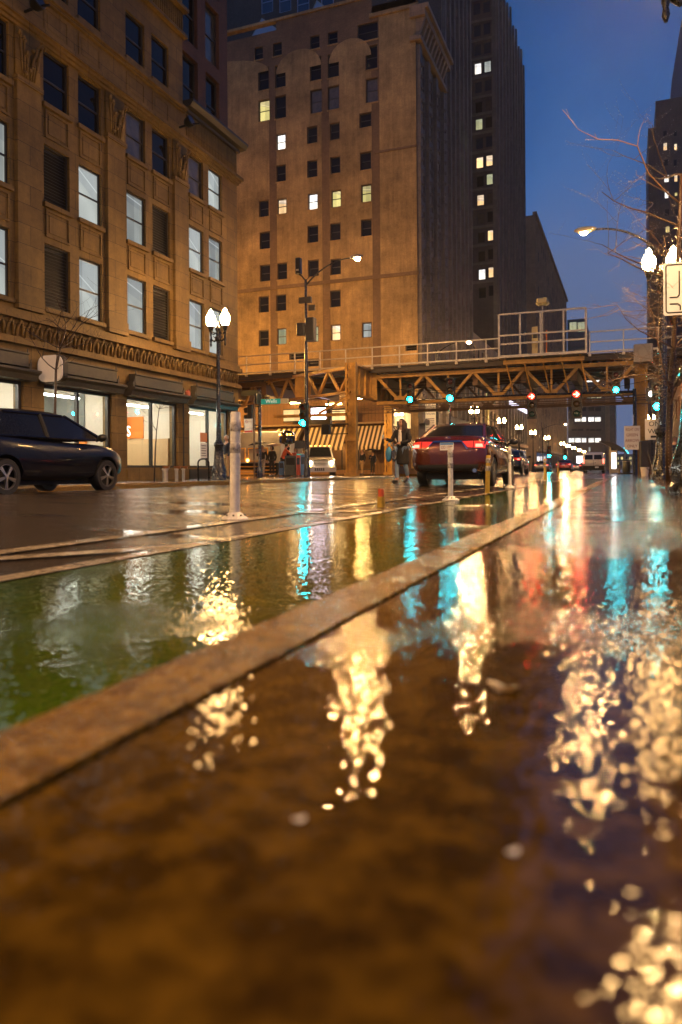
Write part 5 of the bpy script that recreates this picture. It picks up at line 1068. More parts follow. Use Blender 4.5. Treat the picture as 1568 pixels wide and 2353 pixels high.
# ------------------------------------------------------------------ vehicles
def bake(o):
    bpy.context.view_layer.update(); dg = bpy.context.evaluated_depsgraph_get(); me = bpy.data.meshes.new_from_object(o.evaluated_get(dg)); me.name = o.name; o.modifiers.clear(); o.data = me; return o
tyre = mat('wet tyre rubber', (.012, .012, .012), .45); alloy = mat('alloy wheel', (.45, .43, .38), .28, metal=.9); under = mat('black underbody', (.006, .006, .006), .7); chrome = mat('chrome trim', (.7, .68, .64), .08, metal=1.)
carglass = mat('dark wet car glass', (.008, .009, .012), .05, spec=.25, noise=.3, nscale=30, bump=.05, bscale=150)
tailon = emat('glowing tail light', (1., .11, .07), 6.); taill = mat('red tail lens', (.45, .03, .02), .12, emit=(1., .06, .03), es=.4, coat=1)
def paint(name, c, es=None):
    m = mat(name, c, .22, metal=.35, coat=1., coatr=.03, bump=.03, bscale=220); return m
def wheel(parent, x, y, r=.335, w_=.22, side=1, spokes=5):
    W = MB(); pr = [(r * .68, -w_ / 2), (r * .93, -w_ / 2), (r, -w_ / 2 + .03), (r, w_ / 2 - .03), (r * .93, w_ / 2), (r * .68, w_ / 2)]
    W.lathe(pr, (0, 0, 0), 28, cap=False); W.xf(Matrix.Translation((x, y, r)) @ Matrix.Rotation(R(90), 4, 'Y')); o = W.build('tyre', tyre, None, smooth=50)
    H = bpy.data.objects.new('wheel', o.data); col.objects.link(H); bpy.data.objects.remove(o); H.parent = parent
    m = MB(); e = side * (w_ / 2 - .015)
    m.lathe([(r * .12, 0), (r * .13, .02), (.0, .03)], (0, 0, e), 12)
    for k in range(spokes * 2):
        a = math.pi * k / spokes + (.10 if k % 2 else -.10) + (0 if k % 2 == 0 else -math.pi / spokes); m.bar((r * .08 * math.cos(a), r * .08 * math.sin(a), e), (r * .66 * math.cos(a), r * .66 * math.sin(a), e - side * .015), r * .085, .03, up=(0, 0, 1))
    n = 28
    for ra, rb in ((r * .64, r * .70),): m.add([(q * math.cos(2 * math.pi * k / n), q * math.sin(2 * math.pi * k / n), z) for z in (e - side * .03, e + side * .005) for q in (ra, rb) for k in range(n)], [(a_ + k, a_ + (k + 1) % n, b_ + (k + 1) % n, b_ + k) for a_, b_ in ((0, n), (2 * n, 3 * n), (0, 2 * n), (n, 3 * n)) for k in range(n)])
    m.xf(Matrix.Translation((x, y, r)) @ Matrix.Rotation(R(90), 4, 'Y')); m.build('rim', alloy, H)
    m = MB(); m.lathe([(r * .66, -.01), (r * .66, .01)], (0, 0, 0), 24); m.xf(Matrix.Translation((x - side * .02, y, r)) @ Matrix.Rotation(R(90), 4, 'Y')); m.build('brake_disc', under, H)
    return H
SED = dict(st=[(-2.42, .60, .44, .74), (-2.40, .73, .38, .90), (-2.33, .83, .34, 1.06), (-2.20, .885, .31, 1.125), (-1.9, .90, .28, 1.135), (-1.4, .91, .24, 1.09), (-.5, .915, .22, 1.02), (.5, .915, .22, .985), (1.2, .91, .24, .98), (1.6, .90, .26, .93), (2.0, .87, .28, .84), (2.25, .80, .30, .74), (2.38, .68, .34, .66), (2.42, .5, .40, .58)],
           rings=[(-1.98, 1.42, .80, 1.06), (-1.62, 1.0, .735, 1.22), (-1.20, .55, .645, 1.40)], roof=[(-1.0, .38, .58, 1.455), (-.75, .15, .42, 1.475)], wy=(-1.40, 1.375), r=.335, dx=.78)
HAT = dict(st=[(-1.95, .60, .46, .80), (-1.93, .72, .38, 1.0), (-1.85, .80, .33, 1.10), (-1.6, .85, .30, 1.12), (-1.0, .87, .24, 1.06), (-.2, .875, .22, 1.0), (.6, .875, .22, .97), (1.2, .87, .24, .97), (1.55, .85, .27, .93), (1.85, .80, .30, .84), (2.02, .70, .33, .72), (2.10, .52, .40, .60)],
           rings=[(-1.78, 1.45, .78, 1.04), (-1.60, .98, .71, 1.25), (-1.30, .50, .63, 1.47)], roof=[(-1.05, .25, .56, 1.535), (-.7, .0, .40, 1.56)], wy=(-1.27, 1.35), r=.325, dx=.745)
def ring(y0, y1, w_, z):
    m = (y0 + y1) / 2
    return [(-w_, y0 + .16, z), (-w_ * .86, y0, z), (0, y0 - .07, z), (w_ * .86, y0, z), (w_, y0 + .16, z), (w_ * 1.01, m - .25, z), (w_ * 1.01, m + .1, z), (w_, y1 - .22, z), (w_ * .86, y1, z), (0, y1 + .12, z), (-w_ * .86, y1, z), (-w_, y1 - .22, z), (-w_ * 1.01, m + .1, z), (-w_ * 1.01, m - .25, z)]
def car(label, loc, rz_, pm, D=SED, name='parked_car', lights=True, group='cars on the street', sc_=(1, 1, 1), detail=False, tails=True, spokes=5):
    T = thing(name, label, 'car', loc, rz_, group)
    b = MB(); S = D['st']
    def sec(y, w_, zb, zt):
        h = zt - zb; half = [(0, zb), (w_ * .80, zb), (w_ * .955, zb + .07 * h + .02), (w_, zb + .36 * h), (w_ * .992, zb + .60 * h), (w_ * .965, zt - .16 * h), (w_ * .90, zt - .04 * h), (w_ * .78, zt), (0, zt + .02)]
        return [(x, y, z) for x, z in half] + [(-x, y, z) for x, z in half[-2:0:-1]]
    rs = [sec(*s_) for s_ in S]; n = len(rs[0]); vs = [p for r_ in rs for p in r_]; fs = [(i * n + k, i * n + (k + 1) % n, (i + 1) * n + (k + 1) % n, (i + 1) * n + k) for i in range(len(rs) - 1) for k in range(n)]
    fs.append(tuple(range(n - 1, -1, -1))); fs.append(tuple(range((len(rs) - 1) * n, len(rs) * n))); b.add(vs, fs)
    o = b.build('body', pm, T, smooth=True); ss = o.modifiers.new('s', 'SUBSURF'); ss.levels = ss.render_levels = 2; o = bake(o)
    cu = MB(); 
    for y in D['wy']:
        for s_ in (-1, 1): c = MB(); c.lathe([(D['r'] + .055, -.25), (D['r'] + .055, .25)], (0, 0, 0), 28); c.xf(Matrix.Translation((s_ * (D['dx'] + .10), y, D['r'] + .01)) @ Matrix.Rotation(R(90), 4, 'Y')); cu.add(c.v, c.f)
    co = cu.build('cut', under, T); md_ = o.modifiers.new('b', 'BOOLEAN'); md_.operation = 'DIFFERENCE'; md_.object = co; md_.solver = 'EXACT'; o = bake(o); bpy.data.objects.remove(co)
    o.data.polygons.foreach_set('use_smooth', [True] * len(o.data.polygons)); o.data.set_sharp_from_angle(angle=R(50))
    bv = BVHTree.FromPolygons([v.co.copy() for v in o.data.vertices], [tuple(p.vertices) for p in o.data.polygons])
    g = MB(); R_ = [ring(*r_) for r_ in D['rings']]; n = 14
    R_ = [[(x, y, z) for x, y, z in r_] for r_ in R_]
    g.add([p for r_ in R_ for p in r_], [(i * n + k, i * n + (k + 1) % n, (i + 1) * n + (k + 1) % n, (i + 1) * n + k) for i in range(2) for k in range(n)]); g.build('glass', carglass, T, smooth=40)
    rf = MB(); top = [ring(*D['rings'][2])] + [ring(*r_) for r_ in D['roof']]; rf.add([p for r_ in top for p in r_], [(i * n + k, i * n + (k + 1) % n, (i + 1) * n + (k + 1) % n, (i + 1) * n + k) for i in range(2) for k in range(n)] + [tuple(range(2 * n, 3 * n))]); rf.build('roof', pm, T, smooth=35)
    pl_ = MB()
    for k0, k1 in ((0, 1), (3, 4), (7, 8), (10, 11)):
        P0 = [Vector(R_[i][k0]).lerp(Vector(R_[i][k1]), .5) for i in range(3)]; pl_.tube([p * 1.003 for p in P0], [.06, .05, .045] if k0 in (0, 3) else [.045, .038, .035], 6)
    for s_ in (-1, 1):
        pl_.tube([(s_ * abs(p[0]), p[1], p[2] + .0) for p in (R_[0][4], R_[0][5], R_[0][6], R_[0][7])], .022, 6); pl_.tube([(s_ * abs(R_[2][k][0]), R_[2][k][1], R_[2][k][2]) for k in (4, 5, 6, 7)], .028, 6)
    pl_.build('pillar', pm, T, smooth=40)
    bp_ = MB()
    for s_ in (-1, 1): bp_.tube([(s_ * R_[0][5][0] * 1.005, -.25, R_[0][5][2]), (s_ * R_[1][5][0] * 1.01, -.27, R_[1][5][2]), (s_ * R_[2][5][0] * 1.01, -.3, R_[2][5][2])], .035, 6)
    bp_.build('door_post', under, T)
    for s_ in (-1, 1):
        mr = MB(); mr.ball((s_ * 1.0, R_[0][7][1] - .22, 1.08), 1, 10, 6, .12, .06, .075); mr.bar((s_ * .84, R_[0][7][1] - .2, 1.02), (s_ * .95, R_[0][7][1] - .22, 1.06), .05); mr.build('mirror', blackm, T, smooth=60)
        for y in D['wy']: wheel(T, s_ * D['dx'], y, D['r'], side=s_, spokes=spokes)
    ub = MB(); ub.box(-.6, .6, S[0][0] + .5, S[-1][0] - .5, .17, .3); ub.build('underbody', under, T)
    def patch(q, m_, nm, rear=True, off=.008, nx=8, nz=4, parent=T):
        """quad (x,z)x4 laid on the body surface, seen from behind or in front"""
        P = MB(); d = Vector((0, 1, 0)) if rear else Vector((0, -1, 0)); g0 = []
        for i in range(nz + 1):
            for j in range(nx + 1):
                u, v = j / nx, i / nz; x = (q[0][0] * (1 - u) + q[1][0] * u) * (1 - v) + (q[3][0] * (1 - u) + q[2][0] * u) * v; z = (q[0][1] * (1 - u) + q[1][1] * u) * (1 - v) + (q[3][1] * (1 - u) + q[2][1] * u) * v
                h = bv.ray_cast(Vector((x, -4 if rear else 4, z)), d); g0.append((h[0] if h[0] else Vector((x, S[0][0] + .3 if rear else S[-1][0] - .3, z))) - d * off)
        P.add(g0, [(i * (nx + 1) + j, i * (nx + 1) + j + 1, (i + 1) * (nx + 1) + j + 1, (i + 1) * (nx + 1) + j) for i in range(nz) for j in range(nx)])
        return P.build(nm, m_, parent, smooth=True)
    zt = S[2][3]
    for s_ in (-1, 1):
        patch([(s_ * .60, zt - .20), (s_ * .865, zt - .22), (s_ * .875, zt - .07), (s_ * .60, zt - .055)], taill, 'tail_light')
        if tails: patch([(s_ * .64, zt - .19), (s_ * .80, zt - .19), (s_ * .78, zt - .12), (s_ * .64, zt - .12)], tailon, 'brake_glow', off=.014)
        patch([(s_ * .46, zt - .19), (s_ * .585, zt - .20), (s_ * .585, zt - .055), (s_ * .34, zt - .06)], taill, 'trunk_light')
    patch([(-.74, .36), (.74, .36), (.80, .50), (-.80, .50)], under, 'lower_bumper', nx=14)
    if not detail: patch([(-.16, zt - .24), (.16, zt - .24), (.16, zt - .10), (-.16, zt - .10)], mat('plate white', (.6, .62, .65), .4), 'licence_plate')
    for s_ in (-1, 1): patch([(s_ * .45, S[-4][3] - .22), (s_ * .80, S[-4][3] - .16), (s_ * .82, S[-4][3] - .03), (s_ * .50, S[-4][3] - .11)], mat('clear headlamp', (.35, .33, .3), .1, coat=1), 'headlight', rear=False)
    if detail:
        for s_ in (-1, 1):
            patch([(s_ * .30, zt - .035), (s_ * .335, zt - .06), (s_ * .475, zt - .225), (s_ * .45, zt - .235)], chrome, 'chrome_strip', off=.02, nx=3, nz=8)
        patch([(-.33, zt - .075), (.33, zt - .075), (.32, zt - .04), (-.32, zt - .04)], chrome, 'chrome_strip', off=.022, nx=10, nz=2)
        yb_ = bv.ray_cast(Vector((0, -4, zt - .17)), Vector((0, 1, 0)))[0].y - .03
        m = MB(); m.box(-.155, .155, yb_, yb_ + .01, zt - .25, zt - .09); m.m = 1; m.box(-.15, .15, yb_ - .003, yb_ - .001, zt - .135, zt - .095); m.build('licence_plate', [mat('plate white', (.72, .74, .78), .35), mat('plate blue', (.06, .22, .55), .4)], T)
        text('DD 1589', .092, mat('plate red brown print', (.18, .03, .05), .4), (0, yb_ - .004, zt - .19), (R(90), 0, 0), T, sx=.72)
        ye = bv.ray_cast(Vector((0, -4, zt + .01)), Vector((0, 1, 0)))[0].y - .012
        m = MB()
        def oval(cx, cz, a, b_, t=.006): m.tube([(cx + a * math.cos(2 * math.pi * k / 16), ye, cz + b_ * math.sin(2 * math.pi * k / 16)) for k in range(17)], t, 5)
        oval(0, zt + .005, .062, .042); oval(0, zt + .005, .022, .040, .005); oval(0, zt + .022, .045, .018, .005); m.build('emblem', chrome, T, smooth=True)
        yt = bv.ray_cast(Vector((.45, -4, zt - .27)), Vector((0, 1, 0)))[0].y - .008
        text('CAMRY', .045, chrome, (-.50, yt, zt - .275), (R(90), 0, R(-6)), T); text('SE', .04, chrome, (.52, yt, zt - .275), (R(90), 0, R(6)), T)
        m = MB()
        for s_ in (1,): m.tube([(s_ * .62, -2.42, .37), (s_ * .62, -2.2, .37)], .045, 10)
        m.build('exhaust_pipe', chrome, T, smooth=40)
        m = MB()
        for s_ in (-1, 1): m.bar((s_ * .925, -1.0, .92), (s_ * .925, -.78, .92), .02, .025); m.bar((s_ * .925, .1, .89), (s_ * .925, .32, .89), .02, .025)
        m.build('door_handle', chrome, T)
        m = MB()
        for s_ in (-1, 1):
            for y in (-1.02, -.28, .95): m.bar((s_ * .908, y, .3), (s_ * .922, y + .03, 1.0), .004, .012, up=(0, 1, 0))
        m.build('door_seam', under, T)
        y0_ = bv.ray_cast(Vector((0, -4, .6)), Vector((0, 1, 0)))[0].y
        m = MB()
        for s_ in (-1, 1): pass
    T.scale = sc_; return T
redp_ = paint('deep red car paint', (.075, .011, .003)); navy = paint('dark navy car paint', (.004, .005, .012)); blackp = paint('black car paint', (.01, .01, .012)); navy.node_tree.nodes['Principled BSDF'].inputs['Coat Weight'].default_value = .35; navy.node_tree.nodes['Principled BSDF'].inputs['Specular IOR Level'].default_value = .25; silver = paint('silver car paint', (.35, .35, .36)); red2 = paint('bright red car paint', (.35, .02, .015))
redcar = car('deep red wet sedan with glowing tail lights, stopped beside the white posts', (-3.80, 18.75, crown(-3.8) - .005), 0, redp_, name='red_sedan', detail=True, sc_=(1, 1, 1.04), spokes=8)
car('dark navy hatchback driving past the lit shop windows', (-10.75, 10.98, crown(-10.75) - .01), 0, navy, D=HAT, name='dark_hatchback', tails=False, spokes=5)
p = on_D(1199, 1085, 50); car('black car just right of the red sedan, beyond its door mirror', (p.x - .6, p.y, crown(p.x)), 0, blackp, name='waiting_car', sc_=(1, 1, 1.1))
car('silver car with red brake lights, left of the two queuing beyond the railway', (-10.0, 96, 0.04), 0, silver, name='waiting_car'); car('bright red car braking left of the white van beyond the railway', (-7.1, 92, .08), 0, red2, name='waiting_car')
car('small far car with brake lights between the red car and the white van', (-6.6, 128, .08), 0, blackp, name='waiting_car'); car('farthest car with brake lights in the queue', (-9.0, 150, .08), 0, silver, name='waiting_car')

whp = paint('white van paint', (.62, .60, .56))
def boxbody(m, x0, x1, y0, y1, z0, z1, tx=.08, ty=.1, b=.05):
    """body with leaning sides: profile in z with rounded top"""
    def rr_(w0, w1, l0, l1, z, r=.1):
        out = []
        for (cx, cy, a0) in ((w1 - r, l1 - r, 0), (w0 + r, l1 - r, 90), (w0 + r, l0 + r, 180), (w1 - r, l0 + r, 270)):
            for k in range(4): a = R(a0 + 30 * k); out.append((cx + r * math.cos(a), cy + r * math.sin(a), z))
        return out
    h = z1 - z0; L_ = [rr_(x0 + .04, x1 - .04, y0 + .03, y1 - .03, z0), rr_(x0, x1, y0, y1, z0 + .12), rr_(x0, x1, y0, y1, z0 + h * .5), rr_(x0 + tx * .6, x1 - tx * .6, y0 + ty * .5, y1 - ty * .5, z1 - .16), rr_(x0 + tx * 1.6, x1 - tx * 1.6, y0 + ty, y1 - ty, z1 - .03), rr_(x0 + tx * 2.4, x1 - tx * 2.4, y0 + ty * 1.8, y1 - ty * 1.8, z1)]
    n = 16; m.add([p for l_ in L_ for p in l_], [(i * n + k, i * n + (k + 1) % n, (i + 1) * n + (k + 1) % n, (i + 1) * n + k) for i in range(5) for k in range(n)] + [tuple(range(15, -1, -1)), tuple(range(5 * n, 6 * n))])
p = on_D(1364, 1085, 71); V = thing('white_van', 'white van seen from behind with two dark rear windows, near the bus shelter', 'van', (p.x, p.y, .03), 0, 'vans')
m = MB(); boxbody(m, -1.0, 1.0, 0, 4.8, .28, 2.02); m.build('body', whp, V, smooth=40)
m = MB()
for s_ in (-1, 1): m.add([(s_ * .06, -.012, 1.32), (s_ * .80, -.012, 1.32), (s_ * .74, .045, 1.78), (s_ * .06, .045, 1.78)], [(0, 1, 2, 3)])
m.build('rear_window', carglass, V)
for s_ in (-1, 1):
    m = MB(); m.bbox(s_ * .84, s_ * .985, -.03, .05, .95, 1.35, .01); m.build('tail_light', tailon, V)
    wheel(V, s_ * .85, .8, side=s_); wheel(V, s_ * .85, 3.9, side=s_)
m = MB(); m.bbox(-.98, .98, -.1, .1, .30, .72, .03); m.build('bumper', under, V); m = MB(); m.box(.15, .48, -.112, -.104, .5, .64); m.build('licence_plate', mat('plate white', (1, 1, 1)), V); m = MB(); m.box(-.012, .012, -.02, .0, .74, 1.25); m.build('door_seam', under, V)
m = MB(); m.tube([(.12, -.03, 1.02), (.25, -.04, 1.0)], .02, 6); m.build('door_handle', under, V)

# white work truck at the far corner, turned three-quarters to us
Tk = thing('white_work_truck', 'white work truck with headlamps on and amber roof lamps, in front of the striped awning', 'truck', on_z(733, 1092, .004) * 0 + Vector((on_D(736, 1090, 48).x, on_D(736, 1090, 48).y, .01)), R(205))
m = MB(); m.add([(-.9, -1.5, .5), (.9, -1.5, .5), (.9, 1.55, .5), (-.9, 1.55, .5), (-.9, -1.5, 1.15), (.9, -1.5, 1.15), (.9, 1.5, 1.1), (-.9, 1.5, 1.1), (-.88, -1.5, 1.2), (.88, -1.5, 1.2), (.85, .75, 1.25), (-.85, .75, 1.25), (-.75, -1.45, 1.95), (.75, -1.45, 1.95), (.70, .15, 1.98), (-.70, .15, 1.98)],
    [(0, 3, 2, 1), (0, 1, 5, 4), (1, 2, 6, 5), (2, 3, 7, 6), (3, 0, 4, 7), (4, 5, 9, 8), (5, 6, 10, 9), (6, 7, 11, 10), (7, 4, 8, 11), (8, 9, 13, 12), (9, 10, 14, 13), (10, 11, 15, 14), (11, 8, 12, 15), (12, 13, 14, 15)]); o = m.build('cab', whp, Tk); bm_ = o.modifiers.new('b', 'BEVEL'); bm_.width = .05; bm_.segments = 2; bake(o)
m = MB(); m.add([(.72, .72, 1.3), (-.72, .72, 1.3), (-.62, .19, 1.9), (.62, .19, 1.9)], [(0, 1, 2, 3)]); m.xf(Matrix.Translation((0, .035, .02))); m.build('windscreen', carglass, Tk)
for s_ in (-1, 1): m = MB(); m.add([(s_ * .885, -.6, 1.3), (s_ * .875, .5, 1.3), (s_ * .755, .1, 1.88), (s_ * .775, -.6, 1.88)], [(0, 1, 2, 3)]); m.xf(Matrix.Translation((s_ * .012, 0, 0))); m.build('side_window', carglass, Tk)
hl_ = emat('headlamp glow', (1., .88, .65), 60.); amb = emat('amber marker lamp', (1., .35, .05), 25.)
for s_ in (-1, 1):
    m = MB(); m.ball((s_ * .66, 1.56, .93), .10, 10, 6, 1, .4, 1); m.build('headlight', hl_, Tk, smooth=True); m = MB(); m.ball((s_ * .66, 1.56, .72), .06, 8, 5, 1, .4, 1); m.build('indicator', amb, Tk)
    wheel(Tk, s_ * .82, 1.0, .37, side=s_); wheel(Tk, s_ * .82, -1.9, .37, side=s_)
m = MB(); m.bbox(-.95, .95, 1.6, 1.78, .35, .68, .03); m.build('bumper', whp, Tk); m = MB(); [m.box(-.2 + k * .13, -.12 + k * .13, 1.785, 1.79, .42, .62) for k in range(5)]; m.build('bumper_slot', under, Tk)
m = MB(); [m.box(-.45, .45, 1.565, 1.60, .78 + k * .09, .83 + k * .09) for k in range(4)]; m.build('grille', under, Tk); m = MB(); [m.ball((-.6 + .3 * k, .22, 2.03), .045, 8, 5) for k in range(5)]; m.build('roof_lamp', amb, Tk); m = MB(); m.box(-.7, .7, .1, .34, 1.985, 2.02); m.build('roof_visor', whp, Tk)
m = MB(); m.box(-.95, .95, -3.6, -1.55, .7, .85); m.build('flat_bed', under, Tk)
# box truck behind the waiting people
bt = on_Y(646, 1000, 44.); BT = thing('box_truck', 'grey box truck with yellow outlined lower panels, behind the people waiting at the left corner', 'truck', (bt.x - 4, 45, .0))
m = MB(); m.bbox(-5.5, 4.0, -1.1, 1.2, 1.0, on_Y(600, 992, 44).z, .05); m.build('cargo_box', mat('dull grey white panel', (.36, .36, .38), .45, noise=.2, nscale=1.2), BT)
yel = mat('yellow reflective strip', (.75, .40, .05), .4); m = MB()
for a_ in (-5.2, -3.5, -1.8, -.1, 1.6): 
    for q in ((a_, a_ + 1.5, 1.95, 2.0), (a_, a_ + 1.5, 1.1, 1.15), (a_, a_ + .05, 1.155, 1.945), (a_ + 1.45, a_ + 1.5, 1.155, 1.945)): m.box(q[0], q[1], -1.13, -1.104, q[2], q[3])
for z in (.72, .48, .25): m.box(-5.3, 3.6, -1.05, -1.0, z, z + .07)
m.build('reflective_strip', yel, BT); m = MB(); m.box(-5.3, 3.6, -.9, .9, .55, .99); m.build('chassis', under, BT)
for x in (-3.4, 2.4):
    for s_ in (-1, 1):
        W_ = MB(); W_.lathe([(.30, -.15), (.45, -.14), (.48, -.1), (.48, .1), (.45, .14), (.30, .15)], (0, 0, 0), 24); W_.xf(Matrix.Translation((x, s_ * .9, .48)) @ Matrix.Rotation(R(90), 4, 'X')); o = W_.build('wheel', tyre, BT, smooth=40)
m = MB(); q = on_Y(570, 1058, 43.9); m.ball((q.x - BT.location.x, -1.14, q.z), .10, 10, 6, 1, .5, 1); m.build('marker_light', amb, BT)

# ------------------------------------------------------------------ people
def skin(name, nodes, edges, m_, parent, root=0, lev=2):
    me = bpy.data.meshes.new(name); bm = bmesh.new(); lay = bm.verts.layers.skin.verify(); vs = []
    for (p, r_) in nodes: v = bm.verts.new(p); v[lay].radius = (r_, r_) if not hasattr(r_, '__len__') else r_; vs.append(v)
    vs[root][lay].use_root = True
    for a, b in edges: bm.edges.new((vs[a], vs[b]))
    bm.to_mesh(me); bm.free(); me.materials.append(m_)
    o = bpy.data.objects.new(name, me); col.objects.link(o); o.parent = parent
    k = o.modifiers.new('k', 'SKIN'); k.use_smooth_shade = True; s_ = o.modifiers.new('s', 'SUBSURF'); s_.levels = s_.render_levels = lev
    bake(o); o.data.polygons.foreach_set('use_smooth', [True] * len(o.data.polygons)); return o
skinm = mat('skin', (.45, .24, .15), .45); cloth = {}
def cl(name, c, r_=.8): return mat(name, c, r_, noise=.25, nscale=8, bump=.3, bscale=25)
def person(label, loc, rz_, top, legs, shoes, hair, H=1.72, stride=.0, lean=0., arms=None, long=False, coat=1., hood=False, hairlen='short', group=None, head_turn=0., phase=1):
    """pose in metres, facing +y; arms = {'L': (elbow, hand), 'R': ...}"""
    T = thing('person', label, 'person', loc, rz_, group); s_ = H / 1.72
    V_ = lambda x, y, z: Vector((x, y + lean * max(0, z - .92), z)) * s_
    hipz, kz = .90, .48
    f, b = stride, -stride
    legsJ = {}
    for side, fy, sg in (('L', f * phase, -1), ('R', b * phase, 1)):
        kb_ = .06 + (.10 if fy < 0 else .04) * abs(stride) * 3
        legsJ[side] = (V_(sg * .09, 0, hipz), Vector((sg * .10, fy * .45 + kb_ * .6, kz)) * s_, Vector((sg * .10, fy, .09 + (.07 if fy < 0 else 0))) * s_, Vector((sg * .11, fy + .17, .035 + (.0 if fy < 0 else .01))) * s_)
    A = {'L': (V_(-.26, -.02, 1.12), V_(-.25, .10, .88)), 'R': (V_(.26, -.02, 1.12), V_(.25, .06, .88))}
    if arms:
        for k in arms: A[k] = tuple(V_(*p) for p in arms[k])
    sh = {'L': V_(-.185, 0, 1.41), 'R': V_(.185, 0, 1.41)}
    nodes = [(V_(0, 0, .95), (.15, .11)), (V_(0, 0, 1.15), (.125, .095)), (V_(0, 0, 1.34), (.15, .105)), (V_(0, .0, 1.46), .06), (V_(0, .01, 1.54), .055), (V_(0, .02, 1.60), (.075, .085)), (V_(0, .02, 1.68), (.075, .09))]
    edges = [(0, 1), (1, 2), (2, 3), (3, 4), (4, 5), (5, 6)]
    for k in 'LR':
        i = len(nodes); nodes += [(sh[k], .055), (A[k][0], .04), (A[k][1], .026), (A[k][1] + (A[k][1] - A[k][0]).normalized() * .07, .032)]; edges += [(2, i), (i, i + 1), (i + 1, i + 2), (i + 2, i + 3)]
        i = len(nodes); J = legsJ[k]; nodes += [(J[0], .085), (J[1], .055), (J[2], .04), (J[3], .032)]; edges += [(0, i), (i, i + 1), (i + 1, i + 2), (i + 2, i + 3)]
    body = skin('body', nodes, edges, skinm, T)
    # face, fingers: small meshes joined into the body mesh
    fm_ = MB(); hd_ = V_(0, .02, 1.63)
    if head_turn: pass
    rot = Matrix.Translation(hd_) @ Matrix.Rotation(head_turn, 4, 'Z')
    fm_.ball((0, .004, 0), 1, 14, 10, .072 * s_, .088 * s_, .112 * s_); fm_.tube([(0, .078, .015), (0, .102, -.02), (0, .088, -.032)], [.010, .016, .012], 6)
    for s2 in (-1, 1): fm_.ball((s2 * .073, -.005, -.01), .022, 6, 4, .5, 1, 1.4)
    fm_.m = 1
    for s2 in (-1, 1): fm_.ball((s2 * .030, .080, .012), .012, 6, 4, 1.2, .5, .7); fm_.tube([(s2 * .045, .078, .032), (s2 * .018, .087, .034)], .004, 4)
    fm_.m = 2; fm_.ball((0, .083, -.055), .02, 8, 4, 1.1, .35, .38); fm_.m = 0
    fm_.xf(rot)
    for k in 'LR':
        w0 = A[k][1]; d = (A[k][1] - A[k][0]).normalized(); sd = d.cross(Vector((0, 0, 1))); sd = sd.normalized() if sd.length > .1 else Vector((0, 1, 0)); dn = d.cross(sd).normalized()
        for j, (o_f, ln_) in enumerate(((-.024, .062), (-.008, .075), (.008, .07), (.023, .055))): q0 = w0 + d * .085 + sd * o_f; fm_.tube([q0, q0 + d * ln_ * .5 + dn * .006, q0 + d * ln_ * .8 + dn * .03], [.0095, .0085, .007], 5)
        q0 = w0 + d * .03 + sd * .03; fm_.tube([q0, q0 + d * .035 + sd * .02, q0 + d * .06 + sd * .018 + dn * .012], [.011, .0095, .008], 5)
    f_o = fm_.build('tmp', [skinm, mat('dark eye', (.03, .02, .015), .2), mat('lips', (.38, .10, .08), .4)], T, smooth=True)
    bm = bmesh.new(); bm.from_mesh(body.data); nb_ = len(bm.faces); bm.from_mesh(f_o.data)
    body.data.materials.append(f_o.data.materials[1]); body.data.materials.append(f_o.data.materials[2]); bm.to_mesh(body.data); bm.free(); bpy.data.objects.remove(f_o)
    # jacket
    zb_ = (.60 if long else .86)
    nodes = [(V_(0, 0, zb_), (.185 * coat, .14 * coat)), (V_(0, 0, .98), (.168 * coat, .13 * coat)), (V_(0, 0, 1.17), (.148 * coat, .12 * coat)), (V_(0, 0, 1.35), (.17 * coat, .125 * coat)), (V_(0, 0, 1.465), .075)]; edges = [(0, 1), (1, 2), (2, 3), (3, 4)]
    if long: nodes.append((V_(0, 0, .50), (.215, .20))); nodes[0] = (V_(0, 0, .72), (.205, .18)); edges.append((0, 5))
    for k in 'LR': i = len(nodes); nodes += [(sh[k] + Vector((0, 0, -.01)), .075), (A[k][0], .058), (A[k][1], .042)]; edges += [(3, i), (i, i + 1), (i + 1, i + 2)]
    skin('jacket', nodes, edges, top, T)
    nodes = [(V_(0, 0, .93), (.15, .115))]; edges = []
    for k in 'LR': i = len(nodes); J = legsJ[k]; nodes += [(J[0], .10), (J[1], .068), (J[2] + Vector((0, 0, .02)), .055)]; edges += [(0, i), (i, i + 1), (i + 1, i + 2)]
    skin('trousers', nodes, edges, legs, T)
    for k in 'LR':
        J = legsJ[k]; m = MB(); a_, b_ = J[2], J[3]; c0 = Vector((a_.x, a_.y - .04, max(.045, a_.z - .05))); m.tube([c0, Vector((a_.x, a_.y + .06, max(.045, a_.z - .045))), Vector((b_.x, b_.y, .04)), Vector((b_.x, b_.y + .07, .038))], [.042, .05, .045, .025], 8); m.build('shoe', shoes, T, smooth=True)
    if hood:
        m = MB(); m.ball((0, -.02, .0), 1, 12, 8, .11 * s_, .12 * s_, .14 * s_); m.xf(rot); v0 = m.v; keep = [f_ for f_ in m.f if sum((rot.inverted() @ v0[i]).y for i in f_) / len(f_) < .06]; m.f = keep; m.mi = [0] * len(keep); m.build('hood', top, T, smooth=True)
    else:
        m = MB(); m.ball((0, -.016, .022), 1, 16, 10, .084 * s_, .094 * s_, .112 * s_)
        m.xf(rot); inv = rot.inverted(); v0 = m.v; keep = []
        for f_ in m.f:
            c_ = sum((inv @ v0[i] for i in f_), Vector()) / len(f_)
            if not (c_.y > .035 and c_.z < .075) and not (c_.z < -.045): keep.append(f_)
        m.f = keep; m.mi = [0] * len(keep)
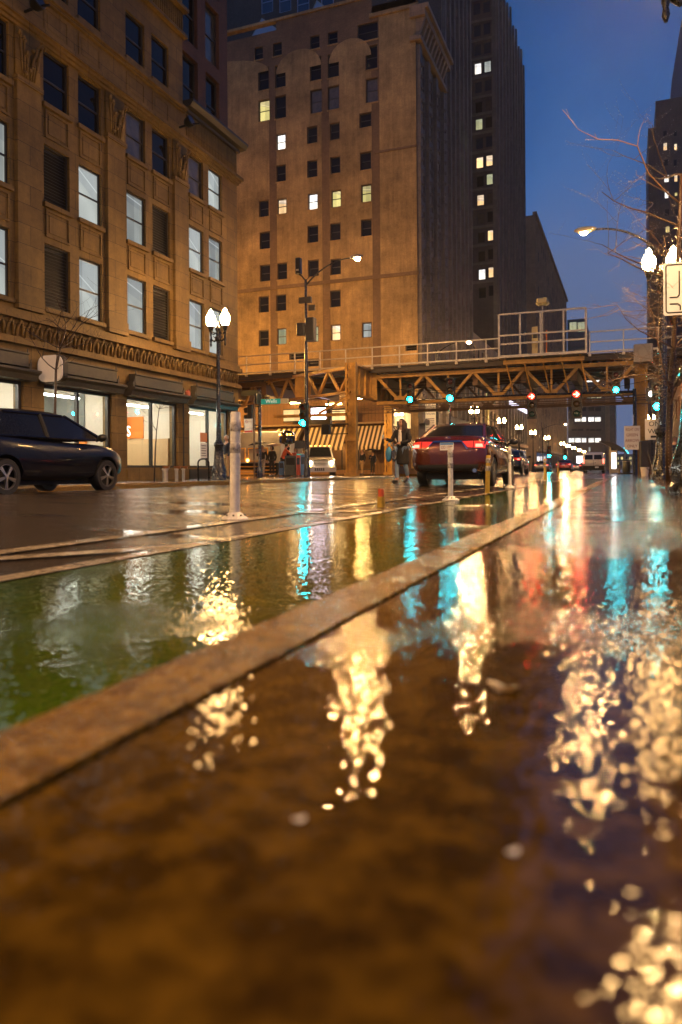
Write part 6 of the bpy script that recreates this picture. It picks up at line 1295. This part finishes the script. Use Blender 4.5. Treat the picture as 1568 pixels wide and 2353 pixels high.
        if hairlen == 'long':
            for s2 in (-1, 1):
                for q in range(4): x_ = s2 * (.062 + .010 * q); y__ = .03 - .028 * q; pts = [rot @ Vector((x_ * .8, y__, .06)), rot @ Vector((x_ * 1.12, y__ - .01, -.04)), rot @ Vector((x_ * 1.25, y__ - .005, -.15)), rot @ Vector((x_ * 1.3, y__ + .025, -.27 - .02 * q))]; m.tube(pts, [.02, .030, .034, .012], 6)
            for q in range(4): x_ = -.045 + .03 * q; m.tube([rot @ Vector((x_, -.085, .03)), rot @ Vector((x_ * 1.2, -.10, -.10)), rot @ Vector((x_ * 1.3, -.09, -.26))], [.03, .035, .015], 6)
        m.build('hair', hair, T, smooth=True)
    T['_j'] = 0; del T['_j']
    return T, A, V_
blackc = cl('black coat cloth', (.012, .011, .012)); navyc = cl('dark navy cloth', (.015, .02, .04)); jeans = cl('blue jeans', (.16, .24, .38)); tanc = cl('tan trousers', (.5, .32, .14)); orangec = cl('orange rain jacket', (.62, .10, .02), .45); redc = cl('red jacket', (.4, .05, .02)); dark = cl('dark trousers', (.03, .028, .028)); greyc = cl('pale grey trousers', (.35, .32, .28)); shoeb = mat('black shoe', (.01, .01, .01), .35); hairb = mat('dark brown hair', (.03, .012, .006), .5, noise=.3, nscale=40); hairk = mat('black hair', (.012, .01, .008), .5); whitec = cl('white blouse', (.65, .6, .52))
# the woman crossing in front of the red car
p = on_D(925, 1118, 20.0)
Wm, A, V_ = person('woman in long black coat and blue jeans crossing left of the red sedan', (p.x, p.y, crown(p.x) + .005), R(168), blackc, jeans, shoeb, hairb, 1.70, stride=.13, arms={'L': ((-.27, .04, 1.14), (-.06, .24, 1.08)), 'R': ((.28, .10, 1.15), (.30, .38, 1.20))}, long=True, coat=1.03, hairlen='long', head_turn=R(-14), phase=-1)
m = MB(); m.ball((0, .118, 1.22), 1, 10, 8, .06, .035, .22); m.tube([(-.03, .11, 1.42), (0, .125, 1.36), (.03, .11, 1.42)], .02, 6); m.build('blouse', whitec, Wm, smooth=True)
q = A['R'][1]
T = thing('mobile_phone', 'pale blue phone held out in the crossing woman\'s hand', 'phone', Wm.matrix_basis @ (q + Vector((.03, .09, .05)))); T.rotation_euler = (R(35), R(20), R(168)); m = MB(); m.bbox(-.035, .035, -.008, .008, -.07, .07, .004); m.build('case', mat('pale blue phone case', (.3, .4, .45), .3), T)
q = A['L'][1]; T = thing('shoulder_bag', 'blue cloth bag and crumpled clear bag hanging from the crossing woman\'s arm', 'bag', Wm.matrix_basis @ (A['R'][1] * .45 + A['L'][1] * .55 + Vector((.12, .02, -.05)))); T.rotation_euler = (0, 0, R(168))
rb = random.Random(4); m = MB(); 
m.ball((0, .02, -.30), 1, 14, 10, .10, .06, .20); 
for i in range(len(m.v)): m.v[i] += Vector((rb.uniform(-.012, .012), rb.uniform(-.012, .012), rb.uniform(-.01, .01)))
m.tube([(-.07, 0, -.08), (-.03, -.02, .02), (.03, -.02, .02), (.08, 0, -.08)], .012, 6); m.build('blue_bag', mat('blue bag cloth', (.04, .22, .42), .5, noise=.3, nscale=10), T, smooth=True)
m = MB(); m.ball((-.16, .03, -.34), 1, 12, 8, .085, .06, .15)
for i in range(len(m.v)): m.v[i] += Vector((rb.uniform(-.02, .02), rb.uniform(-.02, .02), rb.uniform(-.02, .02)))
m.tube([(-.16, .02, -.16), (-.12, 0, .0)], .015, 5); m.build('crumpled_bag', mat('crumpled dark plastic', (.05, .05, .05), .15, coat=1), T)

def umbrella(label, top, r_, m_, tilt=(0, 0), h=1.0):
    T = thing('umbrella', label, 'umbrella', top, 0, 'open umbrellas'); m = MB(); n = 8; pts = [(0, 0, 0)]; fs = []
    for j, (rr2, dz) in enumerate(((.35, -.04), (.7, -.13), (1., -.27))):
        for k in range(16): a = 2 * math.pi * k / 16; sc2 = 1 if k % 2 == 0 else .95; pts.append((r_ * rr2 * sc2 * math.cos(a), r_ * rr2 * sc2 * math.sin(a), r_ * dz * (1 if k % 2 == 0 else .85)))
    fs += [(0, 1 + k, 1 + (k + 1) % 16) for k in range(16)]
    for j in (0, 1): fs += [(1 + j * 16 + k, 1 + j * 16 + (k + 1) % 16, 17 + j * 16 + (k + 1) % 16, 17 + j * 16 + k) for k in range(16)]
    m.add(pts, fs); o = m.build('canopy', m_, T, smooth=True); sd_ = o.modifiers.new('t', 'SOLIDIFY'); sd_.thickness = .004
    m = MB(); m.tube([(0, 0, .05), (0, 0, -h)], .009, 6)
    for k in range(0, 16, 2): a = 2 * math.pi * k / 16; m.tube([(0, 0, -.03), (r_ * .5 * math.cos(a), r_ * .5 * math.sin(a), -r_ * .09), (r_ * math.cos(a), r_ * math.sin(a), -r_ * .275)], .004, 4)
    m.build('frame', blackm, T); T.rotation_euler = (tilt[0], tilt[1], 0); return T
def at(px, D, z=.15): q = on_D(px, 1095, D); return Vector((q.x, q.y, z))
a1 = at(604, 43); person('man in black jacket and pale trousers under a black umbrella', a1, R(190), blackc, greyc, shoeb, hairk, 1.76, stride=.12, arms={'R': ((.30, .05, 1.15), (.20, .25, 1.32))}, group='people waiting at the left corner')
umbrella('black umbrella over the leftmost waiting man', a1 + Vector((-.2, -.25, 2.0)), .58, mat('black umbrella cloth', (.008, .008, .01), .5), (R(6), R(-6)), .75)
a2 = at(626, 42.6); person('hooded person all in black, second from the left in the waiting group', a2, R(175), blackc, dark, shoeb, hairk, 1.70, hood=True, group='people waiting at the left corner')
umbrella('pale patterned umbrella behind the hooded person', a2 + Vector((-.15, .5, 1.92)), .5, mat('patterned umbrella cloth', (.35, .25, .18), .6, noise=.6, nscale=12), (R(10), 0), .8)
a3 = at(651, 41.6); person('person in an orange rain jacket and dark hood leaning over the news boxes', a3, R(-60), orangec, dark, shoeb, mat('green knit hat', (.03, .05, .03), .9), 1.82, lean=.28, arms={'R': ((.22, .30, 1.20), (.18, .52, 1.0)), 'L': ((-.22, .30, 1.20), (-.15, .55, 1.02))}, coat=1.2, group='people waiting at the left corner')
a4 = at(679, 44); person('person in a red jacket half hidden behind the blue news box', a4, R(200), redc, dark, shoeb, hairk, 1.62, group='people waiting at the left corner')
a5 = at(834, 53); person('man in dark jacket, white shirt and tan trousers under the striped awning', a5, R(150), blackc, tanc, shoeb, hairk, 1.76, stride=.14, group='people by the diner')
a6 = at(857, 53.6); person('person in dark clothes under a small black umbrella beside the diner wall', a6, R(180), navyc, dark, shoeb, hairk, 1.66, arms={'R': ((.26, .06, 1.15), (.10, .22, 1.25))}, group='people by the diner')
umbrella('small black umbrella held beside the diner wall', a6 + Vector((0, -.2, 1.88)), .5, mat('black umbrella cloth', (0, 0, 0)), (0, 0), .65)
a7 = at(522, 31.0); person('man in dark blue jacket and tan trousers, half hidden by the nearest post', a7, R(150), navyc, tanc, shoeb, mat('grey hair', (.3, .28, .25), .6), 1.78)
a8 = at(1552, 36); person('man in dark blue jacket and cap at the right edge behind the tree', a8, R(160), cl('dull blue jacket', (.02, .035, .07)), greyc, shoeb, navyc, 1.8)
a9 = at(898, 54); person('dim figure in the doorway of the diner, left of the woman', a9, R(200), dark, dark, shoeb, hairk, 1.7)

# ------------------------------------------------------------------ posts on the lane line
postw = mat('scuffed white post plastic', (.74, .72, .66), .4, noise=.25, nscale=14, bump=.2, bscale=30); posty = mat('faded yellow post plastic', (.52, .34, .04), .4, noise=.25, nscale=14); band = mat('worn silver reflective band', (.40, .38, .36), .3, noise=.9, nscale=22)
def bollard(label, px, py, ptop, m_, skirt=True, r_=.044, group='white lane posts', lean_=(0, 0), z0=.004):
    p = on_z(px, py, z0); D_ = (p - EYE).dot(FW); h = (py - ptop) * D_ / FPX; p.z = crown(p.x) + .004
    T = thing('lane_post', label, 'bollard', p, 0, group); T.rotation_euler = (R(lean_[0]), R(lean_[1]), 0)
    m = MB(); m.lathe([(r_ * 1.02, .02), (r_, .1), (r_, h * .8), (r_ * .98, h - .012), (r_ * .85, h), (.0, h)], (0, 0, 0), 20); m.build('post', m_, T, smooth=40)
    if skirt: m = MB(); m.lathe([(.125, 0), (.125, .012), (.105, .022), (.07, .05), (.052, .062), (.046, .064)], (0, 0, 0), 8); m.m = 1; [m.lathe([(.009, 0), (.009, .012), (.0, .014)], (.085 * math.cos(R(22 + 45 * k)), .085 * math.sin(R(22 + 45 * k)), .034), 6) for k in range(8)]; m.build('base_plate', [m_, under], T)
    for q in (.865, .665):
        m = MB(); m.lathe([(r_ + .0015, h * q - .042), (r_ + .003, h * q - .04), (r_ + .003, h * q + .038), (r_ + .0015, h * q + .04)], (0, 0, 0), 20); m.build('reflective_band', band, T, smooth=40)
    return T
bollard('largest, nearest white lane post with two worn silver bands', 540, 1200, 953, postw, lean_=(0, .9))
bollard('white lane post standing in front of the red sedan\'s rear bumper', 1036, 1150, 1028, postw, r_=.036)
bollard('yellow lane post beside the red sedan\'s right rear wheel', 1120, 1136, 1046, posty, skirt=False, group='yellow lane posts', lean_=(0, 2.), r_=.04)
bollard('white lane post by the front wheel of the red sedan', 1172, 1121, 1026, postw, r_=.04)
bollard('pale yellow lane post in front of the distant silver car', 1253, 1105, 1055, posty, skirt=False, group='yellow lane posts', r_=.05)
bollard('yellow lane post in front of the distant red car', 1283, 1098, 1062, posty, skirt=False, group='yellow lane posts', r_=.05)
bollard('small yellow lane post right of the white van', 1424, 1088, 1070, posty, skirt=False, group='yellow lane posts', r_=.06)
p = on_z(876, 1167, .004); T = thing('broken_post_stub', 'short orange stub standing in a cracked yellow post base on the lane line', 'post stub', (p.x, p.y, .01)); m = MB(); m.lathe([(.044, 0), (.046, .02), (.042, .10), (.046, .125)], (0, 0, 0), 14); m.build('base', posty, T, smooth=40); m = MB(); m.lathe([(.033, .08), (.033, .215), (.0, .216)], (0, 0, 0), 14); m.build('stub', mat('orange red plastic', (.62, .10, .03), .45), T, smooth=40)

# ------------------------------------------------------------------ left pavement furniture
p = on_X(468, 1060, -13.0); T = thing('bike_rack', 'dark inverted-U bike rack in front of the corner shop window', 'bike rack', (-13.0, p.y, .15)); m = MB(); m.tube([(0, -.33, 0), (0, -.33, .58)] + [(0, -.33 * math.cos(R(20 * k)), .58 + .13 * math.sin(R(20 * k))) for k in range(1, 9)] + [(0, .33, .58), (0, .33, 0)], .028, 8); m.build('tube', iron, T, smooth=True)
for k, (px, r_) in enumerate(((380, .085), (406, .055), (422, .05))):
    p = on_X(px, 1090, -13.6); T = thing('standpipe', ('thickest silver standpipe, left of the three before the shop window', 'middle silver standpipe of the three before the shop window', 'right silver standpipe of the three before the shop window')[k], 'standpipe', (-13.6, p.y, .15), R(20), 'standpipes in front of the shop window')
    m = MB(); m.lathe([(r_, 0), (r_, .34), (r_ * 1.25, .35), (r_ * 1.25, .39), (r_, .4)], (0, 0, 0), 14); m.build('pipe', galv, T, smooth=40); m = MB(); m.tube([(0, 0, .42), (.13, 0, .44)], [.045, .05], 8); m.tube([(-.08, 0, .45), (.16, 0, .47)], .02, 6); m.build('valve', mat('brass valve', (.35, .14, .05), .35, metal=.6), T)
def newsbox(label, x0, x1, ytop, D_, m_, nm='news_box'):
    a_ = at(x0, D_); b_ = at(x1, D_); c_ = (a_ + b_) / 2; w2_ = (b_ - a_).length / 2; h = on_D(x0, ytop, D_).z - .15
    T = thing(nm, label, 'news box' if nm == 'news_box' else 'litter bin', c_, R(21), 'boxes at the left corner'); m = MB(); m.bbox(-w2_, w2_, -.2, .22, .06, h, .03); m.build('body', m_, T); m = MB(); m.box(-w2_ * .75, w2_ * .75, -.212, -.203, h * .55, h * .88); m.build('door', under if nm != 'news_box' else mat('box window', (.05, .06, .08), .15), T); m = MB(); [m.box(s2 * w2_ * .8 - .02, s2 * w2_ * .8 + .02, -.1, .1, 0, .06) for s2 in (-1, 1)]; m.build('foot', under, T)
newsbox('narrow blue news box left of the dark litter bin', 642, 653.5, 1060, 41, mat('blue box paint', (.05, .16, .38), .35)); newsbox('big dark litter bin between the blue and red news boxes', 655.5, 681.5, 1047, 40.6, mat('dark green grey metal', (.05, .06, .05), .4, noise=.4), 'litter_bin'); newsbox('red news box right of the dark litter bin', 682, 691, 1046, 40.3, mat('red box paint', (.55, .07, .03), .35)); newsbox('tall blue news box at the right end next to the corner pole', 691.5, 705, 1044, 40, mat('blue box paint', (1, 1, 1)))
p = at(661, 45); T = thing('domed_kiosk', 'dark glossy domed street kiosk rising behind the orange jacket', 'kiosk', p); m = MB(); m.lathe([(.22, 0), (.22, .1), (.15, .2), (.15, 1.9), (.5, 2.0), (.52, 2.3), (.42, 2.6), (.2, 2.75), (.0, 2.78)], (0, 0, 0), 18); m.build('dome', mat('glossy black plastic', (.01, .012, .012), .06, coat=1), T, smooth=40); m = MB(); [m.ball((.42 * math.cos(a) , .42 * math.sin(a) - .12, 2.5), .05, 6, 4) for a in (-2.6, -2.2, -1.0, -.5)]; m.build('lamp', amb, T)
p = at(690, 44); T = thing('pay_station', 'slim grey parking pay station behind the blue news box', 'pay station', p, R(20)); m = MB(); m.bbox(-.22, .22, -.15, .15, 0, 1.35, .03); m.bbox(-.16, .16, -.12, .12, 1.35, 1.62, .03); m.build('body', greybox, T); m = MB(); m.box(-.16, .16, -.16, -.152, 1.66 - .5, 1.3); m.build('screen', mat('teal screen', (.02, .2, .18), .2, emit=(.05, .8, .7), es=.4), T); m = MB(); m.bbox(-.3, .3, -.2, .2, 1.63, 2.1, .03); m.build('header', blackm, T)

# ------------------------------------------------------------------ right pavement furniture
p = on_D(1490, 1090, 33); T = thing('utility_cabinet', 'tall dark grey utility cabinet between the rusty column and the lamp post', 'cabinet', (p.x, p.y, .15), R(10)); h = on_D(1490, 1013, 33).z - .15; m = MB(); m.bbox(-.34, .30, -.25, .3, 0, h, .04); m.build('body', mat('dark grey cabinet', (0, 0, 0)), T); m = MB(); m.box(-.02, .0, -.262, -.252, .1, h - .1); m.box(.1, .14, -.29, -.252, h * .7, h * .8); m.build('door_seam', under, T)
p = on_z(1482, 1094, .15); T = thing('paper_cup', 'white paper cup standing on the pavement by the rusty column', 'cup', p); m = MB(); m.lathe([(.12, 0), (.17, .34), (.18, .35)], (0, 0, 0), 12); m.build('cup', mat('white paper', (.7, .62, .52), .6), T)
p = on_D(1500, 1090, 29); T = thing('brick_stack', 'small heap of broken bricks and rubbish at the foot of the cabinet', 'rubble', (p.x, p.y, .15)); rb = random.Random(2); m = MB()
for k in range(14): x, y, z = rb.uniform(-.35, .45), rb.uniform(-.15, .15), .05 + .09 * (k % 3); m.bar((x, y, z), (x + rb.uniform(-.2, .2), y + .1, z + .03), .09, .07)
m.build('brick', redbr, T)
p = on_D(1503, 1060, 26.5); T = thing('bare_shrub', 'scruffy dark shrub with wet twigs in front of the utility cabinet', 'shrub', (p.x, p.y, .15)); m = MB()
for k in range(60): a = rb.uniform(0, 6.28); h = rb.uniform(.3, 1.0); m.tube([(0, 0, 0), (.15 * math.cos(a), .15 * math.sin(a), h * .5), (.35 * math.cos(a), .35 * math.sin(a), h)], [.008, .006, .003], 3)
m.build('twigs', mat('wet twig bark', (.05, .03, .018), .35), T)
# bus shelter on the far side
p = on_D(1409, 1085, 60); SH = thing('bus_shelter', 'bus shelter with a swept dark wing roof and a glowing white advert panel', 'bus shelter', (p.x, p.y, .0))
s60 = 60 / FPX; m = MB(); N = 12; pts = []
for j, (dy, dz) in enumerate(((0, 0), (5, 0))):
    for k in range(N + 1): t = k / N; x = (-31 + 63 * t) * s60; z = (1079 - (1013 + 7 * t + 22 * t ** 3)) * s60 + .42; pts.append((x, dy, z)); 
for j in (0, 1):
    for k in range(N + 1): x, y, z = pts[j * (N + 1) + k]; t = k / N; pts.append((x, y, z - .05 - .55 * math.sin(math.pi * min(1, t * 1.05)) ** 1.2 * (.4 + .6 * t)))
n1 = N + 1; fs = [(k, k + 1, n1 + k + 1, n1 + k) for k in range(N)] + [(2 * n1 + k, 2 * n1 + k + 1, 3 * n1 + k + 1, 3 * n1 + k) for k in range(N)] + [(k, k + 1, 2 * n1 + k + 1, 2 * n1 + k) for k in range(N)] + [(n1 + k, n1 + k + 1, 3 * n1 + k + 1, 3 * n1 + k) for k in range(N)]
m.add(pts, fs); m.build('roof', mat('dark ribbed roof', (.05, .045, .04), .35), SH, smooth=40)
m = MB(); x = 31 * s60; m.bar((x - .25, -.03, (1079 - 1030) * s60 + .42), (x + .1, -.03, (1079 - 1044) * s60 + .42), .09); m.build('roof_edge', emat('cyan lit edge', (.1, .9, .95), 2.5), SH)
m = MB(); [m.box(x - .05, x + .05, y, y + .1, 0, 2.3) for x in (-.25, .9) for y in (.5, 4.5)]; m.build('post', galv, SH)
m = MB(); m.bbox(-6 * s60, 10 * s60, .1, .4, .1, 2.4, .04); m.build('advert_case', mat('cream advert case', (.5, .42, .28), .4), SH); m = MB(); m.box(-3 * s60, 7 * s60, .06, .095, .45, 1.75); m.build('advert', litglass('advert glow', (1., .97, 1.), (1., .8, .75), 5., .75), SH); m = MB(); m.box(-4 * s60, 8 * s60, .07, .095, 1.95, 2.2); m.build('advert_header', blackm, SH)
m = MB(); m.box(.3, 1.1, 1.0, 1.4, .42, .5); m.box(.35, .42, 1.1, 1.3, 0, .42); m.box(1.0, 1.07, 1.1, 1.3, 0, .42); m.build('bench', galv, SH)
p = on_X(1327, 1058, -12.9); T = thing('advert_screen', 'glowing white advert screen far down the street, left of the white van', 'screen', (-12.9, p.y, .15)); q0 = on_X(1315, 1069, -12.9); m = MB(); D_ = (p - EYE).dot(FW); ww = 24 * D_ / FPX; m.box(-.2, ww - .2, -.05, 0, q0.z - .15, q0.z + 22 * D_ / FPX - .15); m.build('panel', litglass('advert glow blue', (.9, .95, 1.), (1., .85, .9), 4., .7), T); m = MB(); m.box(ww / 2 - .3, ww / 2, .01, .2, 0, q0.z + 22 * D_ / FPX); m.build('post', blackm, T)
# far litter bins at the crossing
for px, lab in ((1440, 'dark litter bin left of the rusty column beyond the crossing'), ): p = on_D(px, 1085, 58); T = thing('far_litter_bin', lab, 'litter bin', (p.x, p.y, .1)); m = MB(); m.lathe([(.25, 0), (.3, .1), (.32, .9), (.2, 1.05), (.0, 1.1)], (0, 0, 0), 14); m.build('bin', mat('dark green grey metal', (0, 0, 0)), T, smooth=40); m = MB(); m.lathe([(.33, .88), (.33, .93)], (0, 0, 0), 14); m.build('rim', galv, T)

# ------------------------------------------------------------------ trees
bark = mat('wet dark bark', (.055, .032, .018), .4, noise=.3, nscale=30, bump=.4, bscale=60); bark2 = mat('pale wet twig', (.16, .09, .045), .35)
drop = mat('raindrop', (.5, .5, .5), .02, metal=.0, coat=1, spec=1)
def grow(mb, tips, p, d, L_, r_, lev, rg, up=.12, spread=.6, n=5, mn=.0022, kids_=(2, 4)):
    pts = [p.copy()]; rad = [r_]; q = p.copy(); dd = d.copy()
    for i in range(n):
        dd = (dd + Vector((rg.gauss(0, .14), rg.gauss(0, .14), rg.gauss(0, .10) + up * .3))).normalized(); q = q + dd * L_ / n; pts.append(q.copy()); rad.append(max(mn, r_ * (1 - .62 * (i + 1) / n)))
    mb.tube(pts, rad, 6 if lev > 1 else 4, cap=False)
    if lev <= 0: tips += pts[1:]; return
    tips += pts[3:]
    for k in range(rg.randint(*kids_)):
        i = rg.randint(2, n); a = rg.uniform(0, 6.28); side = Vector((math.cos(a), math.sin(a), rg.uniform(-.1, .5))); grow(mb, tips, pts[i], (dd * (1 - spread) + side * spread).normalized(), L_ * rg.uniform(.5, .75), rad[i] * .75, lev - 1, rg, up, spread, n, mn, kids_)
def tree(label, base, pts, r0, seed, lev=3, L_=1.2, name='bare_tree', spread=.6, nb=6, drops=0, m_=bark):
    rg = random.Random(seed); T = thing(name, label, 'tree', base, 0, 'bare street trees'); b0 = Vector(base)
    P_ = [Vector(p) - b0 for p in pts]; m = MB(); m.tube(P_, [r0 * (1 - .6 * i / (len(P_) - 1)) for i in range(len(P_))], 8); m.build('trunk', m_, T, smooth=True)
    c = MB(); tips = []
    for k in range(nb): i = rg.randint(len(P_) // 2, len(P_) - 1); a = rg.uniform(0, 6.28); grow(c, tips, P_[i], Vector((math.cos(a), math.sin(a), rg.uniform(.1, .9))).normalized(), L_ * rg.uniform(.7, 1.1), r0 * .35, lev, rg, spread=spread)
    c.build('crown', m_, T, smooth=True, fix=False)
    if drops:
        d = MB()
        for k in range(drops): t = rg.choice(tips); r_ = rg.uniform(.004, .009); d.ball(t + Vector((0, 0, -r_)), r_, 5, 4)
        o = d.build('raindrops', drop, T, smooth=True, fix=False); o['kind'] = 'stuff'
    return T
q = lambda px, py, D_: on_D(px, py, D_)
b0 = q(124, 1085, 18.); b0.z = .15
tree('bare young tree with a forked crown in front of the white round-topped sign', b0, [b0, q(125, 1000, 18), q(127, 930, 18), q(129, 850, 18), q(139, 800, 18), q(150, 762, 18)], .045, 11, lev=2, L_=1.1, nb=11)
b0 = q(355, 1099, 22.); b0.z = .15
tree('slender bare sapling in front of the second lit shop window', b0, [b0, q(357, 1040, 22), q(360, 990, 22), q(366, 940, 22)], .024, 5, lev=2, L_=.6, nb=7)
# the tree at the right, trunk wrapped, wet branches reaching left over the sky
b0 = q(1538, 1095, 17.5); b0.z = .15
TR = tree('large bare wet tree at the right edge, its twigs covered in raindrops', b0, [b0, q(1537, 1010, 17.5), q(1540, 900, 17.5), q(1548, 800, 17.3), q(1556, 640, 17), q(1562, 520, 17), q(1566, 400, 17)], .085, 21, lev=3, L_=2.2, nb=9, drops=2600, spread=.62)
rg = random.Random(8); c = MB(); tips = []
def limb(path, r0, tw=10, L_=.5, lev=1):
    P_ = [q(*p) - b0 for p in path]; n = len(P_); c.tube(P_, [r0 * (1 - .75 * i / (n - 1)) for i in range(n)], 5)
    for k in range(tw): i = rg.randint(1, n - 1); t = rg.random(); pt = P_[i - 1].lerp(P_[i], t); a = rg.uniform(0, 6.28); grow(c, tips, pt, (Vector((math.cos(a), math.sin(a) * .5, rg.uniform(-.5, .8)))).normalized(), L_ * rg.uniform(.5, 1.1), r0 * .35, lev, rg, up=.0, mn=.002)
limb([(1566, 470, 17), (1530, 440, 17), (1490, 398, 16.8), (1465, 336, 16.6), (1420, 322, 16.4), (1375, 320, 16.3), (1330, 298, 16.2), (1293, 252, 16.1)], .022, 6, .3, 0)
limb([(1465, 336, 16.6), (1470, 300, 16.6), (1487, 260, 16.6)], .010, 3, .2, 0)
limb([(1530, 440, 17), (1500, 425, 16.8), (1462, 402, 16.7)], .012, 4, .3, 0)
limb([(1548, 800, 17.3), (1510, 780, 17), (1470, 760, 16.8), (1440, 735, 16.6), (1418, 700, 16.5)], .020, 14, .8, 1)
limb([(1545, 880, 17.3), (1500, 860, 17), (1455, 862, 16.8), (1420, 870, 16.6), (1392, 880, 16.5)], .018, 14, .6, 1)
limb([(1556, 640, 17), (1520, 620, 17), (1490, 600, 16.9), (1450, 590, 16.8), (1400, 588, 16.6), (1380, 578, 16.6)], .012, 8, .5, 1)
limb([(1556, 640, 17), (1530, 580, 16.9), (1505, 545, 16.8), (1480, 520, 16.7), (1440, 475, 16.6)], .012, 9, .5, 1)
limb([(1540, 900, 17.4), (1520, 830, 17), (1500, 720, 17), (1480, 680, 16.9)], .02, 16, .9, 2)
limb([(1550, 760, 17.3), (1530, 700, 17), (1540, 620, 17), (1525, 540, 17)], .02, 14, .9, 2)
limb([(1540, 930, 17.4), (1560, 880, 17.2), (1580, 800, 17)], .02, 16, .9, 2)
c.build('branch', bark2, TR, smooth=True, fix=False)
d = MB()
for k in range(1500): t = rg.choice(tips); r_ = rg.uniform(.004, .010); d.ball(t + Vector((0, 0, -r_)), r_, 5, 4)
o = d.build('raindrops', drop, TR, smooth=True, fix=False); o['kind'] = 'stuff'
m = MB()      # string of tiny lamps wound round the trunk
P_ = [q(1538, 1095, 17.5) - b0, q(1537, 1010, 17.5) - b0, q(1540, 900, 17.5) - b0]
for k in range(150): t = k / 150; pt = (P_[0].lerp(P_[1], t * 2) if t < .5 else P_[1].lerp(P_[2], t * 2 - 1)); a = k * .9; m.ball(pt + Vector((.092 * math.cos(a), .092 * math.sin(a), .1)), .009, 5, 3)
m.build('string_lights', mat('unlit glass bulbs', (.4, .33, .2), .1, coat=1), TR, smooth=True)
# small trees beyond the railway on the left pavement
for k, (px, D_) in enumerate(((1165, 70), (1190, 82), (1135, 62))):
    b_ = at(px, D_); tree(('bare tree with orange lit twigs beyond the railway, left of the second far lamp', 'bare tree beyond the railway between the second and third far lamps', 'nearest bare tree beyond the railway, right of the printer sign')[k], b_, [b_, b_ + Vector((0, 0, 1.5)), b_ + Vector((.1, 0, 3.0)), b_ + Vector((.1, 0, 4.2))], .07, 40 + k, lev=2, L_=1.5, nb=10)

# ------------------------------------------------------------------ small things: floodlights on the cornice, flakes and leaves on the wet pavement
for k, (px, py, y_) in enumerate(((435, 280, 0), (85, 8, 0))):
    p = on_X(px, py, FX + .5); T = thing('cornice_floodlight', ('unlit floodlight jutting from the cornice near the building corner', 'unlit floodlight jutting from the wall at the very top left')[k], 'floodlight', (FX + .5, p.y, p.z), 0, 'floodlights on the limestone building'); m = MB(); m.lathe([(.10, -.2), (.2, -.1), (.24, .12), (.22, .14)], (0, 0, 0), 12); m.xf(Matrix.Rotation(R(70), 4, 'Y')); m.build('head', blackm, T, smooth=40); m = MB(); m.bar((-.48, 0, -.15), (0, 0, -.1), .06); m.bar((0, 0, -.1), (.5, 0, -.16), .05); m.build('arm', blackm, T)
rg = random.Random(12)
lf = mat('wet fallen leaf', (.12, .07, .015), .3, coat=.5)
for k, (px, py, lab) in enumerate(((1160, 1580, 'yellowish wet leaf lying in the near puddle'), (690, 1885, 'small pale chip lying in the puddle at the bottom left of centre'), (1180, 1960, 'small pale chip in the dark foreground right of centre'))):
    p = on_z(px, py, .155); T = thing('wet_leaf' if k == 0 else 'pale_chip', lab, 'leaf' if k == 0 else 'litter', p, rg.uniform(0, 6)); s_ = .017 if k == 0 else .004; m = MB(); n = 9; m.add([(s_ * (1.3 + .3 * math.cos(3 * a)) * math.cos(a), s_ * .8 * (1 + .2 * math.sin(5 * a)) * math.sin(a), .002 + s_ * .25 * math.cos(2 * a)) for a in [2 * math.pi * i / n for i in range(n)]] + [(0, 0, .001)], [(i, (i + 1) % n, n) for i in range(n)]); o = m.build('blade' if k == 0 else 'chip', lf if k == 0 else mat('pale plastic chip', (.7, .72, .75), .3), T); sd_ = o.modifiers.new('t', 'SOLIDIFY'); sd_.thickness = .001
# ------------------------------------------------------------------ rainy air
hm = bpy.data.materials.new('rainy air'); hm.use_nodes = True; hn = hm.node_tree.nodes; hn.clear()
ho = hn.new('ShaderNodeOutputMaterial'); hv = hn.new('ShaderNodeVolumePrincipled'); hv.inputs['Density'].default_value = .00035; hv.inputs['Anisotropy'].default_value = .75; hv.inputs['Color'].default_value = (.9, .92, .95, 1)
hm.node_tree.links.new(hv.outputs[0], ho.inputs['Volume'])
hz_ = MB().box(-80, 60, -45, 560, -1.05, 100).build('haze', hm); hz_['kind'] = 'stuff'
sc.cycles.volume_bounces = 0
